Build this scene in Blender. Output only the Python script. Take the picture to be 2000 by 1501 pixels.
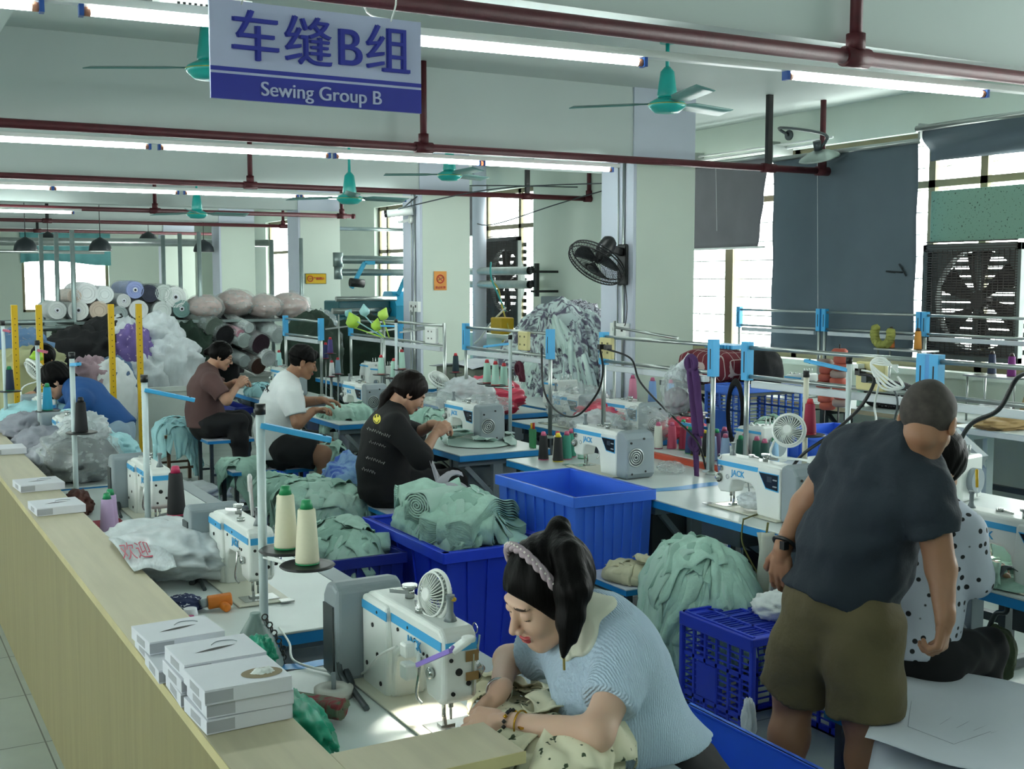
import bpy, bmesh, math, random
import numpy as np
from mathutils import Vector, Matrix, noise
for o in list(bpy.data.objects): bpy.data.objects.remove(o)
S = bpy.context.scene
COL = S.collection
# ---------------------------------------------------------------- camera, sky, exposure
FPX, HCAM = 2300.0, 1.8
PIT, YAW = math.atan(202.5/FPX), math.radians(29.35)
fw = Vector((math.sin(YAW)*math.cos(PIT), math.cos(YAW)*math.cos(PIT), -math.sin(PIT)))
rt = Vector((math.cos(YAW), -math.sin(YAW), 0)); upv = rt.cross(fw)
cam = bpy.data.objects.new('Camera', bpy.data.cameras.new('Camera')); COL.objects.link(cam)
cam.matrix_world = Matrix(((rt.x, upv.x, -fw.x, 0), (rt.y, upv.y, -fw.y, 0), (rt.z, upv.z, -fw.z, HCAM), (0, 0, 0, 1)))
cam.data.sensor_fit = 'HORIZONTAL'; cam.data.sensor_width = 36; cam.data.lens = 36*FPX/2000
cam.data.clip_start = .05; cam.data.clip_end = 200
S.camera = cam
S.view_settings.view_transform = 'Standard'; S.view_settings.look = 'None'
S.view_settings.gamma = 1; S.view_settings.use_curve_mapping = False
S.view_settings.exposure = 1.6
TUBE_E, SKY_E = 13.0, 6.0
w = bpy.data.worlds.new('World'); S.world = w; w.use_nodes = True
w.node_tree.nodes['Background'].inputs[0].default_value = (.93, 1, .97, 1)
w.node_tree.nodes['Background'].inputs[1].default_value = SKY_E
S.cycles.max_bounces = 8; S.cycles.diffuse_bounces = 4; S.cycles.transparent_max_bounces = 12
S.cycles.sample_clamp_indirect = 6; S.cycles.caustics_reflective = False; S.cycles.caustics_refractive = False
def portal(x, y0, y1, z0, z1):      # tells the renderer where daylight comes in
    l = bpy.data.lights.new('window_portal', 'AREA'); l.shape = 'RECTANGLE'; l.size = y1-y0; l.size_y = z1-z0
    l.cycles.is_portal = True
    o = bpy.data.objects.new('window_portal', l); COL.objects.link(o)
    o.location = (x, (y0+y1)/2, (z0+z1)/2); o.rotation_euler = (math.pi/2, 0, math.pi/2)
    return o
# ---------------------------------------------------------------- pixel -> place in the room (camera frame 2000x1501)
CAMP = Vector((0, 0, HCAM))
def ray(px, py): return fw + (px-1000)/FPX*rt - (py-750.5)/FPX*upv
def PZ(px, py, z): r = ray(px, py); return CAMP + r*((z-HCAM)/r.z)
def PX(px, py, x): r = ray(px, py); return CAMP + r*(x/r.x)
def PY(px, py, y): r = ray(px, py); return CAMP + r*(y/r.y)
def PD(px, py, d): return CAMP + ray(px, py)*d
R = math.radians
# ---------------------------------------------------------------- materials
def srgb(h):
    if not isinstance(h, str): return tuple(h)
    h = h.lstrip('#'); c = [int(h[i:i+2], 16)/255 for i in (0, 2, 4)]
    return tuple(x/12.92 if x <= .04045 else ((x+.055)/1.055)**2.4 for x in c)
_M = {}
def M(name, col='#808080', rough=.5, metal=0, var=.12, scale=6, bump=0, bscale=60, kind='', col2=None, alpha=None, emit=0, trans=0, spec=None, sss=0):
    if name in _M: return _M[name]
    m = bpy.data.materials.new(name); m.use_nodes = True; nt = m.node_tree; N = nt.nodes; L = nt.links
    b = N['Principled BSDF']; c = srgb(col)
    b.inputs['Roughness'].default_value = rough; b.inputs['Metallic'].default_value = metal
    if spec is not None: b.inputs['Specular IOR Level'].default_value = spec
    tc = N.new('ShaderNodeTexCoord')
    def nz(sc, det=4, vec=None):
        n = N.new('ShaderNodeTexNoise'); n.inputs['Scale'].default_value = sc; n.inputs['Detail'].default_value = det
        L.new(vec or tc.outputs['Object'], n.inputs['Vector']); return n
    def ramp(src, p0, c0, p1, c1):
        r = N.new('ShaderNodeValToRGB'); r.color_ramp.elements[0].position = p0; r.color_ramp.elements[0].color = (*c0, 1)
        r.color_ramp.elements[1].position = p1; r.color_ramp.elements[1].color = (*c1, 1); L.new(src, r.inputs[0]); return r.outputs[0]
    def mapping(s):
        mp = N.new('ShaderNodeMapping'); mp.inputs['Scale'].default_value = s; L.new(tc.outputs['Object'], mp.inputs[0]); return mp.outputs[0]
    d = tuple(max(0, x*(1-var)) for x in c); u = tuple(min(1, x*(1+var)) for x in c)
    if kind == 'wood':
        out = ramp(nz(scale, 5, mapping((9, .7, 9))).outputs[0], .35, d, .7, u)
    elif kind == 'woodz':
        out = ramp(nz(scale, 5, mapping((7, 7, .5))).outputs[0], .35, d, .7, u)
    elif kind == 'tile':
        br = N.new('ShaderNodeTexBrick'); L.new(tc.outputs['Object'], br.inputs[0]); br.offset = 0
        br.inputs['Scale'].default_value = 1; br.inputs['Mortar Size'].default_value = .003; br.inputs['Brick Width'].default_value = .6; br.inputs['Row Height'].default_value = .6
        L.new(ramp(nz(2.2).outputs[0], .3, d, .7, u), br.inputs['Color1']); L.new(ramp(nz(3.1).outputs[0], .3, d, .7, u), br.inputs['Color2'])
        br.inputs['Mortar'].default_value = (*(x*.35 for x in c), 1); out = br.outputs[0]
    elif kind == 'dots':
        v = N.new('ShaderNodeTexVoronoi'); v.inputs['Scale'].default_value = scale; v.inputs['Randomness'].default_value = .55; L.new(tc.outputs['Object'], v.inputs['Vector'])
        out = ramp(v.outputs['Distance'], .21, srgb(col2), .25, c)
    elif kind == 'marble':
        n1 = nz(scale, 8); n1.inputs['Distortion'].default_value = 2.2
        out = ramp(n1.outputs[0], .42, srgb(col2), .54, c)
    elif kind == 'speck':
        out = ramp(nz(scale, 2).outputs[0], .33, srgb(col2), .36, c)
    elif kind == 'check':
        br = N.new('ShaderNodeTexBrick'); L.new(tc.outputs['Object'], br.inputs[0]); br.offset = 0
        br.inputs['Scale'].default_value = 1; br.inputs['Mortar Size'].default_value = .003; br.inputs['Brick Width'].default_value = scale; br.inputs['Row Height'].default_value = scale
        br.inputs['Color1'].default_value = (*c, 1); br.inputs['Color2'].default_value = (*d, 1); br.inputs['Mortar'].default_value = (*srgb(col2), 1); out = br.outputs[0]
    elif kind == 'thread':
        wv = N.new('ShaderNodeTexWave'); wv.wave_type = 'BANDS'; wv.bands_direction = 'Z'; wv.inputs['Scale'].default_value = 220; wv.inputs['Distortion'].default_value = .6
        L.new(tc.outputs['Object'], wv.inputs['Vector']); out = ramp(wv.outputs[0], .0, d, 1, u)
    elif var > 0:
        out = ramp(nz(scale, 5).outputs[0], .3, d, .7, u)
    else:
        out = None; b.inputs['Base Color'].default_value = (*c, 1)
    if out is not None: L.new(out, b.inputs['Base Color'])
    if bump and bump <= 1:
        bp = N.new('ShaderNodeBump'); bp.inputs['Strength'].default_value = bump; bp.inputs['Distance'].default_value = .01
        if kind == 'knit':
            wv = N.new('ShaderNodeTexWave'); wv.wave_type = 'BANDS'; wv.bands_direction = 'X'; wv.inputs['Scale'].default_value = bscale; wv.inputs['Distortion'].default_value = 3; wv.inputs['Detail Scale'].default_value = 2
            L.new(tc.outputs['Object'], wv.inputs['Vector']); L.new(wv.outputs[0], bp.inputs['Height'])
        elif kind == 'hair':
            L.new(nz(1, 3, mapping((90, 90, 6))).outputs[0], bp.inputs['Height'])
        else:
            L.new(nz(bscale, 3).outputs[0], bp.inputs['Height'])
        L.new(bp.outputs[0], b.inputs['Normal'])
    if emit: b.inputs['Emission Color'].default_value = (*c, 1); b.inputs['Emission Strength'].default_value = emit
    if trans: b.inputs['Transmission Weight'].default_value = trans
    if sss: b.inputs['Subsurface Weight'].default_value = sss; b.inputs['Subsurface Radius'].default_value = (.02, .008, .004); b.inputs['Subsurface Scale'].default_value = .5
    if alpha is not None: b.inputs['Alpha'].default_value = alpha
    _M[name] = m; return m
# shared materials
WHITE = M('white_enamel', '#e3e8e4', .35, var=.04); GREY = M('grey_plastic', '#8b979c', .45, var=.05); DGREY = M('dark_grey_metal', '#4c5457', .4, .6, .1)
STEEL = M('steel', '#a9b0ad', .3, .85, .1); BLACK = M('black_plastic', '#101214', .4, var=.1); BLUE = M('blue_edge', '#1f86c8', .4, var=.06)
LBLUE = M('light_blue_stripe', '#3fa6dc', .4, var=.03); BIN = M('blue_bin_plastic', '#2a4fd0', .38, var=.06); NAVY = M('navy_bin_plastic', '#1c2b8c', .4, var=.08)
CRATE = M('crate_blue', '#273fc6', .4, var=.06); TOP = M('table_laminate', '#cfd8d6', .3, var=.03, spec=.5); TWOOD = M('laminate_wood', '#b5a98a', .5, var=.1, kind='wood', scale=3)
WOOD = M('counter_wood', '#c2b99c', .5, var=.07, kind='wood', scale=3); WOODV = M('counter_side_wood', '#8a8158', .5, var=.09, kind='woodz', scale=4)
MINT = M('mint_cotton', '#a6cabb', .85, var=.14, scale=14, bump=.35, bscale=60); MINTL = M('mint_lining', '#c6dad3', .85, var=.05)
SKYC = M('sky_blue_cotton', '#a5d6dd', .85, var=.08, bump=.3, bscale=200); WCLOTH = M('white_cotton', '#dfe4e4', .85, var=.04, bump=.2, bscale=200)
GCLOTH = M('grey_cotton', '#8f929c', .85, var=.1, bump=.2, bscale=200); BCLOTH = M('black_cotton', '#0d0f12', .85, var=.2); NCLOTH = M('dark_green_cotton', '#12291d', .85, var=.3)
MARB = M('marbled_fabric', '#c3d2d0', .85, kind='marble', scale=7, col2='#5d5a6b'); CREAM = M('cream_print', '#ddd9bd', .85, kind='speck', scale=45, col2='#3c4a33')
SKIN = M('skin', '#b98f76', .5, var=.05, scale=12, sss=.12); SKIN2 = M('skin_tan', '#9a6f54', .5, var=.06, scale=12, sss=.1); SKIN3 = M('skin_pale', '#c9a58f', .5, var=.05, sss=.12)
HAIR = M('black_hair', '#070606', .5, var=.2, kind='hair', bump=.3, spec=.1); LIPS = M('lips', '#a8484a', .4, var=.03); BROW = M('brow', '#3a2a22', .6, var=.05)
BLUET = M('blue_tape', '#2f8fd2', .3, var=.05); YEL = M('yellow_plastic', '#cda611', .4, var=.04); PIPE = M('red_pipe', '#4c121b', .55, var=.18, scale=14, bump=.1)
PAPER = M('white_paper', '#cdd3dc', .6, var=.03); CARD = M('white_carton', '#dcdee6', .5, var=.03); TUBEM = M('tube_glow', (.9, 1, .97), .5, var=0, emit=TUBE_E)
TEALF = M('teal_enamel', '#1fa39b', .3, var=.06); POLEW = M('white_pole', '#c7d6d8', .35, var=.04)
def plastic(name, col='#e8efee', a=.35, rough=.22, bump=.25, bs=12):
    if name in _M: return _M[name]
    m = M(name, col, rough, var=.05, bump=bump, bscale=bs, spec=.8); b = m.node_tree.nodes['Principled BSDF']; nt = m.node_tree
    n = nt.nodes.new('ShaderNodeTexNoise'); n.inputs['Scale'].default_value = 7; n.inputs['Detail'].default_value = 3
    mr = nt.nodes.new('ShaderNodeMapRange'); mr.inputs[1].default_value = .3; mr.inputs[2].default_value = .7; mr.inputs[3].default_value = max(0, a-.1); mr.inputs[4].default_value = min(1, a+.14)
    nt.links.new(n.outputs[0], mr.inputs[0]); nt.links.new(mr.outputs[0], b.inputs['Alpha']); return m
CLEAR = plastic('clear_polythene', '#d5dfdf', .27); MILKY = plastic('milky_polythene', '#d3dcdf', .78, .35)
# ---------------------------------------------------------------- mesh helper
class B:
    """collects shapes in one bmesh and links them as ONE object"""
    def __init__(s): s.b = bmesh.new(); s.mi = 0; s.mats = []
    def m(s, mat):
        if mat not in s.mats: s.mats.append(mat)
        s.mi = s.mats.index(mat); return s
    def _fin(s, fs, smooth=False):
        for f in fs: f.material_index = s.mi; f.smooth = smooth
    def box(s, x0, x1, y0, y1, z0, z1, mat4=None):
        v = [s.b.verts.new((x, y, z)) for x in (x0, x1) for y in (y0, y1) for z in (z0, z1)]
        if mat4: 
            for q in v: q.co = mat4 @ q.co
        fs = [s.b.faces.new([v[i] for i in t]) for t in ((0, 1, 3, 2), (4, 6, 7, 5), (0, 4, 5, 1), (2, 3, 7, 6), (0, 2, 6, 4), (1, 5, 7, 3))]
        s._fin(fs); return s
    def cb(s, c, size, mat4=None):
        x, y, z = c; a, b_, d = (q/2 for q in size); return s.box(x-a, x+a, y-b_, y+b_, z-d, z+d, mat4)
    def bar(s, p, q, w_, h_=None, up=None):
        p, q = Vector(p), Vector(q); d = q-p; h_ = h_ or w_; z = d.normalized(); u = Vector(up) if up else (Vector((0, 0, 1)) if abs(z.z) < .9 else Vector((0, 1, 0)))
        x = u.cross(z).normalized(); y = z.cross(x)
        return s.box(-w_/2, w_/2, -h_/2, h_/2, 0, d.length, Matrix(((x.x, y.x, z.x, p.x), (x.y, y.y, z.y, p.y), (x.z, y.z, z.z, p.z), (0, 0, 0, 1))))
    def cyl(s, p, q, r, r2=None, n=14, cap=True):
        p, q = Vector(p), Vector(q); r2 = r if r2 is None else r2; z = (q-p).normalized(); u = Vector((0, 0, 1)) if abs(z.z) < .9 else Vector((1, 0, 0))
        x = u.cross(z).normalized(); y = z.cross(x); a, c = [], []
        for i in range(n):
            t = 2*math.pi*i/n; d = x*math.cos(t)+y*math.sin(t); a.append(s.b.verts.new(p+d*r)); c.append(s.b.verts.new(q+d*r2))
        s._fin([s.b.faces.new((a[i], a[(i+1) % n], c[(i+1) % n], c[i])) for i in range(n)], True)
        if cap: s._fin([s.b.faces.new(a[::-1]), s.b.faces.new(c)])
        return s
    def tube(s, pts, r, n=8, sub=0):
        P = [Vector(p) for p in pts]
        if sub: P = smooth_path(P, sub)
        rings = []; rr = r if hasattr(r, '__len__') else [r]*len(P); px = None
        if len(rr) != len(P): rr = list(np.interp(np.linspace(0, 1, len(P)), np.linspace(0, 1, len(rr)), rr))
        for i, p in enumerate(P):
            t = (P[min(i+1, len(P)-1)]-P[max(i-1, 0)]).normalized()
            if px is None: px = (Vector((0, 0, 1)) if abs(t.z) < .9 else Vector((1, 0, 0))).cross(t).normalized()
            px = (px - t*px.dot(t)).normalized(); py = t.cross(px)
            rings.append([s.b.verts.new(p+(px*math.cos(2*math.pi*k/n)+py*math.sin(2*math.pi*k/n))*rr[i]) for k in range(n)])
        for a, c in zip(rings, rings[1:]): s._fin([s.b.faces.new((a[k], a[(k+1) % n], c[(k+1) % n], c[k])) for k in range(n)], True)
        s._fin([s.b.faces.new(rings[0][::-1]), s.b.faces.new(rings[-1])]); return s
    def lathe(s, c, prof, n=20, axis=(0, 0, 1), smooth=True):
        c = Vector(c); z = Vector(axis).normalized(); u = Vector((1, 0, 0)) if abs(z.x) < .9 else Vector((0, 1, 0)); y = z.cross(u).normalized(); x = y.cross(z); rings = []
        for r, h in prof:
            rings.append([s.b.verts.new(c+z*h+(x*math.cos(2*math.pi*k/n)+y*math.sin(2*math.pi*k/n))*max(r, 1e-4)) for k in range(n)])
        for a, d in zip(rings, rings[1:]): s._fin([s.b.faces.new((a[k], a[(k+1) % n], d[(k+1) % n], d[k])) for k in range(n)], smooth)
        s._fin([s.b.faces.new(rings[0][::-1]), s.b.faces.new(rings[-1])]); return s
    def prism(s, poly, d0, d1, fn):
        """poly: 2-D outline; fn(u, v, d) -> point; extruded from d0 to d1"""
        a = [s.b.verts.new(fn(u, v, d0)) for u, v in poly]; c = [s.b.verts.new(fn(u, v, d1)) for u, v in poly]; n = len(a)
        s._fin([s.b.faces.new(a[::-1]), s.b.faces.new(c)]+[s.b.faces.new((a[i], a[(i+1) % n], c[(i+1) % n], c[i])) for i in range(n)]); return s
    def quad(s, *p):
        s._fin([s.b.faces.new([s.b.verts.new(q) for q in p])]); return s
    def grid(s, fn, nu, nv, smooth=True, closeu=False):
        g = [[s.b.verts.new(fn(i/nu, j/nv)) for j in range(nv+1)] for i in range(nu+(0 if closeu else 1))]; k = len(g)
        s._fin([s.b.faces.new((g[i][j], g[(i+1) % k][j], g[(i+1) % k][j+1], g[i][j+1])) for i in range(nu) for j in range(nv)], smooth); return s
    def torus(s, c, R_, r, axis=(0, 0, 1), n=28, k=6, a0=0, a1=2*math.pi):
        c = Vector(c); z = Vector(axis).normalized(); u = Vector((1, 0, 0)) if abs(z.x) < .9 else Vector((0, 1, 0)); y = z.cross(u).normalized(); x = y.cross(z); full = a1-a0 > 6.28
        def fn(a, b_):
            t = a0+(a1-a0)*a; p = 2*math.pi*b_; d = x*math.cos(t)+y*math.sin(t); return c+d*(R_+r*math.cos(p))+z*r*math.sin(p)
        return s.grid(fn, n, k, True, full)
    def add(s, verts, faces, mis=None, smooth=True):
        v = [s.b.verts.new(p) for p in verts]
        for i, f in enumerate(faces):
            try: q = s.b.faces.new([v[k] for k in f]); q.smooth = smooth; q.material_index = s.mi if mis is None else mis[i]
            except ValueError: pass
        return s
    def out(s, name, mat=None, parent=None, bevel=0, seg=2, solid=0, sub=0):
        if not s.mats and mat: s.mats = [mat]
        elif mat and mat not in s.mats: s.mats.insert(0, mat)
        me = bpy.data.meshes.new(name); bmesh.ops.recalc_face_normals(s.b, faces=s.b.faces) if len(s.b.faces) < 60000 else None
        s.b.to_mesh(me); s.b.free()
        for q in s.mats: me.materials.append(q)
        o = bpy.data.objects.new(name, me); COL.objects.link(o)
        if parent: o.parent = parent
        if solid: md = o.modifiers.new('t', 'SOLIDIFY'); md.thickness = solid; md.offset = 0
        if bevel: md = o.modifiers.new('b', 'BEVEL'); md.width = bevel; md.segments = seg; md.limit_method = 'ANGLE'; md.angle_limit = R(40)
        if sub: md = o.modifiers.new('s', 'SUBSURF'); md.levels = md.render_levels = sub
        return o
def smooth_path(P, sub):
    out = []; n = len(P)
    for i in range(n-1):
        p0, p1, p2, p3 = P[max(i-1, 0)], P[i], P[i+1], P[min(i+2, n-1)]
        for k in range(sub):
            t = k/sub; out.append(.5*((2*p1)+(p2-p0)*t+(2*p0-5*p1+4*p2-p3)*t*t+(3*p1-p0-3*p2+p3)*t**3))
    out.append(P[-1]); return out
def thing(name, label, cat, loc=(0, 0, 0), rz=0, group=None):
    o = bpy.data.objects.new(name, None); o.empty_display_size = .1; COL.objects.link(o); o.location = loc; o.rotation_euler = (0, 0, rz)
    return tag(o, label, cat, group)
def tag(o, label, cat=None, group=None, kind=None):
    o['label'] = label
    if cat: o['category'] = cat
    if group: o['group'] = group
    if kind: o['kind'] = kind
    return o
def struct(o): o['kind'] = 'structure'; return o
def dup(root, loc, rz, label, group=None, scale=None):
    def cp(o, par):
        c = o.copy(); COL.objects.link(c); c.parent = par
        for ch in list(kids.get(o.name, [])): cp(ch, c)
        return c
    kids = {}
    for o in root_kids(root): kids.setdefault(o.parent.name, []).append(o)
    r = cp(root, None); r.location = loc; r.rotation_euler = (0, 0, rz); r['label'] = label
    if group: r['group'] = group
    if scale: r.scale = scale if hasattr(scale, '__len__') else (scale,)*3
    return r
def root_kids(root):
    out = []
    for c in root.children: out.append(c); out += root_kids(c)
    return out
def text_mesh(body, size, fn, mat, name, parent, bold=0, align='CENTER', depth=.0008, spacing=1):
    """fn(u, v, d) puts text coordinates into the parent's space"""
    cu = bpy.data.curves.new('t', 'FONT'); cu.body = body; cu.size = size; cu.align_x = align; cu.offset = bold; cu.extrude = depth; cu.space_character = spacing
    to = bpy.data.objects.new('t', cu); COL.objects.link(to); dg = bpy.context.evaluated_depsgraph_get()
    me = bpy.data.meshes.new_from_object(to.evaluated_get(dg)); bpy.data.objects.remove(to)
    for v in me.vertices: v.co = fn(v.co.x, v.co.y, v.co.z)
    me.materials.clear(); me.materials.append(mat); me.name = name
    o = bpy.data.objects.new(name, me); COL.objects.link(o)
    if parent: o.parent = parent
    return o
# ---------------------------------------------------------------- surfaces from distance fields
def surface(f, lo, hi, h):
    """surface nets: zero level of f([x, y, z]) in the box lo..hi with cell size h"""
    lo = np.array(lo, float); n = np.ceil((np.array(hi)-lo)/h).astype(int)+1
    ax = [lo[i]+h*np.arange(n[i]) for i in range(3)]
    V = f([a.astype(np.float32) for a in np.meshgrid(*ax, indexing='ij')]); ins = V < 0
    c = np.zeros(tuple(n-1), np.int8)
    for dx in (0, 1):
        for dy in (0, 1):
            for dz in (0, 1): c += ins[dx:n[0]-1+dx, dy:n[1]-1+dy, dz:n[2]-1+dz]
    act = (c > 0) & (c < 8); idx = -np.ones(act.shape, int); cells = np.argwhere(act); idx[act] = np.arange(len(cells))
    acc = np.zeros((len(cells), 3)); cnt = np.zeros(len(cells)); cs = [(a, b, d) for a in (0, 1) for b in (0, 1) for d in (0, 1)]
    vals = {k: V[cells[:, 0]+k[0], cells[:, 1]+k[1], cells[:, 2]+k[2]] for k in cs}
    for a in cs:
        for i in range(3):
            if a[i] == 0:
                b = list(a); b[i] = 1; b = tuple(b); va, vb = vals[a], vals[b]; m = (va < 0) != (vb < 0)
                t = np.where(m, va/np.where(m, va-vb, 1), 0); p = np.tile(np.array(a, float), (len(cells), 1)); p[:, i] += t
                acc += p*m[:, None]; cnt += m
    P = lo+(cells+acc/cnt[:, None])*h; faces = []
    for i in range(3):
        j, k = (i+1) % 3, (i+2) % 3; sl0 = [slice(None)]*3; sl1 = [slice(None)]*3; sl0[i] = slice(0, -1); sl1[i] = slice(1, None)
        e = np.argwhere(ins[tuple(sl0)] != ins[tuple(sl1)]); e = e[(e[:, j] > 0) & (e[:, k] > 0) & (e[:, j] < n[j]-1) & (e[:, k] < n[k]-1)]
        if not len(e): continue
        def g(dj, dk): q = e.copy(); q[:, j] -= dj; q[:, k] -= dk; return idx[q[:, 0], q[:, 1], q[:, 2]]
        q = np.stack([g(1, 1), g(0, 1), g(0, 0), g(1, 0)], 1); fl = ~ins[e[:, 0], e[:, 1], e[:, 2]]; q[fl] = q[fl][:, ::-1]; faces.append(q)
    F = np.concatenate(faces) if faces else np.zeros((0, 4), int); return P, F[(F >= 0).all(1)]
def mesh_np(name, chunks, mats, parent=None, mi=None):
    Ps, Fs, off = [], [], 0
    for P, F in chunks: Ps.append(P); Fs.append(F+off); off += len(P)
    P = np.concatenate(Ps); F = np.concatenate(Fs); me = bpy.data.meshes.new(name)
    me.vertices.add(len(P)); me.vertices.foreach_set('co', P.astype(np.float32).ravel())
    me.loops.add(len(F)*4); me.loops.foreach_set('vertex_index', F.astype(np.int32).ravel())
    me.polygons.add(len(F)); me.polygons.foreach_set('loop_start', np.arange(0, len(F)*4, 4, dtype=np.int32)); me.polygons.foreach_set('loop_total', np.full(len(F), 4, np.int32))
    me.polygons.foreach_set('use_smooth', np.ones(len(F), bool))
    for m in mats: me.materials.append(m)
    if mi is not None: c = P[F].mean(1); me.polygons.foreach_set('material_index', mi(c).astype(np.int32))
    me.update(calc_edges=True); o = bpy.data.objects.new(name, me); COL.objects.link(o)
    if parent: o.parent = parent
    return o
def sc_cone(X, a, b, r1, r2):
    a = np.array(a, np.float32); b = np.array(b, np.float32); d = b-a; L2 = float(d@d)+1e-9
    t = np.clip(((X[0]-a[0])*d[0]+(X[1]-a[1])*d[1]+(X[2]-a[2])*d[2])/L2, 0, 1)
    return np.sqrt((X[0]-a[0]-t*d[0])**2+(X[1]-a[1]-t*d[1])**2+(X[2]-a[2]-t*d[2])**2)-(r1+(r2-r1)*t)
def sc_ell(X, c, r, fr=None):
    q = [X[i]-c[i] for i in range(3)]
    if fr is not None: q = [q[0]*f[0]+q[1]*f[1]+q[2]*f[2] for f in fr]
    k = np.sqrt(sum((q[i]/r[i])**2 for i in range(3))); return (k-1)*min(r)*(1+.0*k)
def smin(a, b, k): h = np.clip(.5+.5*(b-a)/k, 0, 1); return b+(a-b)*h-k*h*(1-h)
def wob(X, s, seed=0):      # smooth folds
    a, b, c = X; r = random.Random(seed); p = [r.uniform(0, 6) for _ in range(6)]
    u = np.sin(a*s+1.7*np.sin(b*s*.7+p[0])+p[1])*np.sin(b*s*.9+1.3*np.sin(c*s*.8+p[2])+p[3])+np.sin(c*s*1.1+1.5*np.sin(a*s*.6+p[4])+p[5])
    return u*.5
def fbm(p, s, o=3): return noise.fractal(Vector(p)*s, 1, 2, o)
def ridge(p, s, seed=0):
    q = Vector(p)*s+Vector((seed*3.1, seed*1.7, seed)); q += Vector((noise.noise(q*.6), noise.noise(q*.6+Vector((5, 0, 0))), 0))*1.2; return 1-abs(noise.noise(q))*2
# ================================================================ THE ROOM
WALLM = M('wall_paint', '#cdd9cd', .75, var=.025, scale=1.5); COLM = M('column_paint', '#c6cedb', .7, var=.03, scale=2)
CEILM = M('ceiling_paint', '#c2cdc9', .8, var=.03, scale=1.2); BEAMM = M('beam_paint', '#c4cfcc', .75, var=.025, scale=1)
FLOORM = M('floor_tile', '#a9b5b0', .18, var=.12, scale=2, kind='tile'); FRAMEM = M('window_bronze', '#756f55', .45, .3, .1)
o = B().m(FLOORM).quad((-9, -6, 0), (8, -6, 0), (8, 28.5, 0), (-9, 28.5, 0)).out('floor'); struct(o)
o = B().m(CEILM).box(-9, 8.3, -6, 28.8, 3.4, 3.55).out('ceiling'); struct(o)
ZS, ZT, XW = 1.05, 3.06, 8.0
openings = [(1.0, 3.8), (5.0, 10.75), (13.65, 16.6), (17.3, 19.1), (22.3, 25.2)]
b = B().m(WALLM)
b.box(XW, XW+.25, -6, 28.5, 0, ZS); b.box(XW, XW+.25, -6, 28.5, ZT, 3.4); y = -6
for a, c in openings+[(28.5, 28.5)]:
    b.box(XW, XW+.25, y, a, ZS, ZT); y = c
struct(b.out('wall_right'))
b = B().m(WALLM); b.box(-9, 3.42, 28.5, 28.7, 0, 3.4); b.box(5.3, 8, 28.5, 28.7, 0, 3.4); b.box(3.42, 5.3, 28.5, 28.7, 0, 1.09); b.box(3.42, 5.3, 28.5, 28.7, 2.8, 3.4)
struct(b.out('wall_back'))
b = B().m(WALLM); y = -6
for a, c in [(0, 3), (8, 11), (16, 19), (28.5, 28.5)]:
    b.box(-9.2, -9, y, a, 0, 3.4); y = c
    if a < 28: b.box(-9.2, -9, a, c, 0, 1.1); b.box(-9.2, -9, a, c, 2.9, 3.4)
struct(b.out('wall_left')); struct(B().m(WALLM).box(-9, 8, -6.2, -6, 0, 3.4).out('wall_front'))
# windows in the right wall
GLASS = M('window_glass', '#eef6f4', .05, var=0, trans=1, alpha=.25, spec=.3); BAR = M('grille_white', '#dfe6e2', .5, var=.03)
def window(n, y0, y1, z0, z1, mull, rails, x=XW, axis='y'):
    def bx(b_, a0, a1, c0, c1, d0=.08, d1=.14):
        b_.box(x+d0, x+d1, a0, a1, c0, c1) if axis == 'y' else b_.box(a0, a1, 28.5+d0, 28.5+d1, c0, c1)
    f = B().m(FRAMEM)
    for m_ in [y0+.03, y1-.03]+mull: bx(f, m_-(.06 if m_ == 9.72 else .035), m_+(.06 if m_ == 9.72 else .035), z0, z1)
    for r_ in [z0+.03, z1-.03]+rails: bx(f, y0, y1, r_-.03, r_+.03)
    f = struct(f.out('window_%d' % n)); g = B().m(BAR); z = z0+.2
    while z < z1-.05: bx(g, y0, y1, z-.006, z+.006, .19, .2); z += .19
    yy = y0+.3
    while yy < y1: bx(g, yy-.006, yy+.006, z0, z1, .19, .2); yy += .42
    g.out('window_grille', parent=f); p = B().m(GLASS); bx(p, y0, y1, z0, z1, .105, .11); p.out('pane', parent=f)
window(1, 1.0, 3.8, ZS, ZT, [2.4], [2.5]); window(2, 5.0, 10.75, ZS, ZT, [6.55, 7.08, 8.72, 9.72], [2.62])
window(3, 13.65, 16.6, ZS, ZT, [14.15, 15.1], [2.55]); window(4, 17.3, 19.1, ZS, ZT, [18.72], [2.3]); window(5, 22.3, 25.2, ZS, ZT, [23.7], [2.4])
window(6, 3.42, 5.3, 1.09, 2.8, [4.55], [2.3], axis='x')
for i, (a, c) in enumerate(openings): portal(XW+.3, a, c, ZS, ZT)
struct(B().m(WALLM).box(7.9, 8.0, -6, 28.5, 1.0, 1.05).out('trim_1'))
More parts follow.
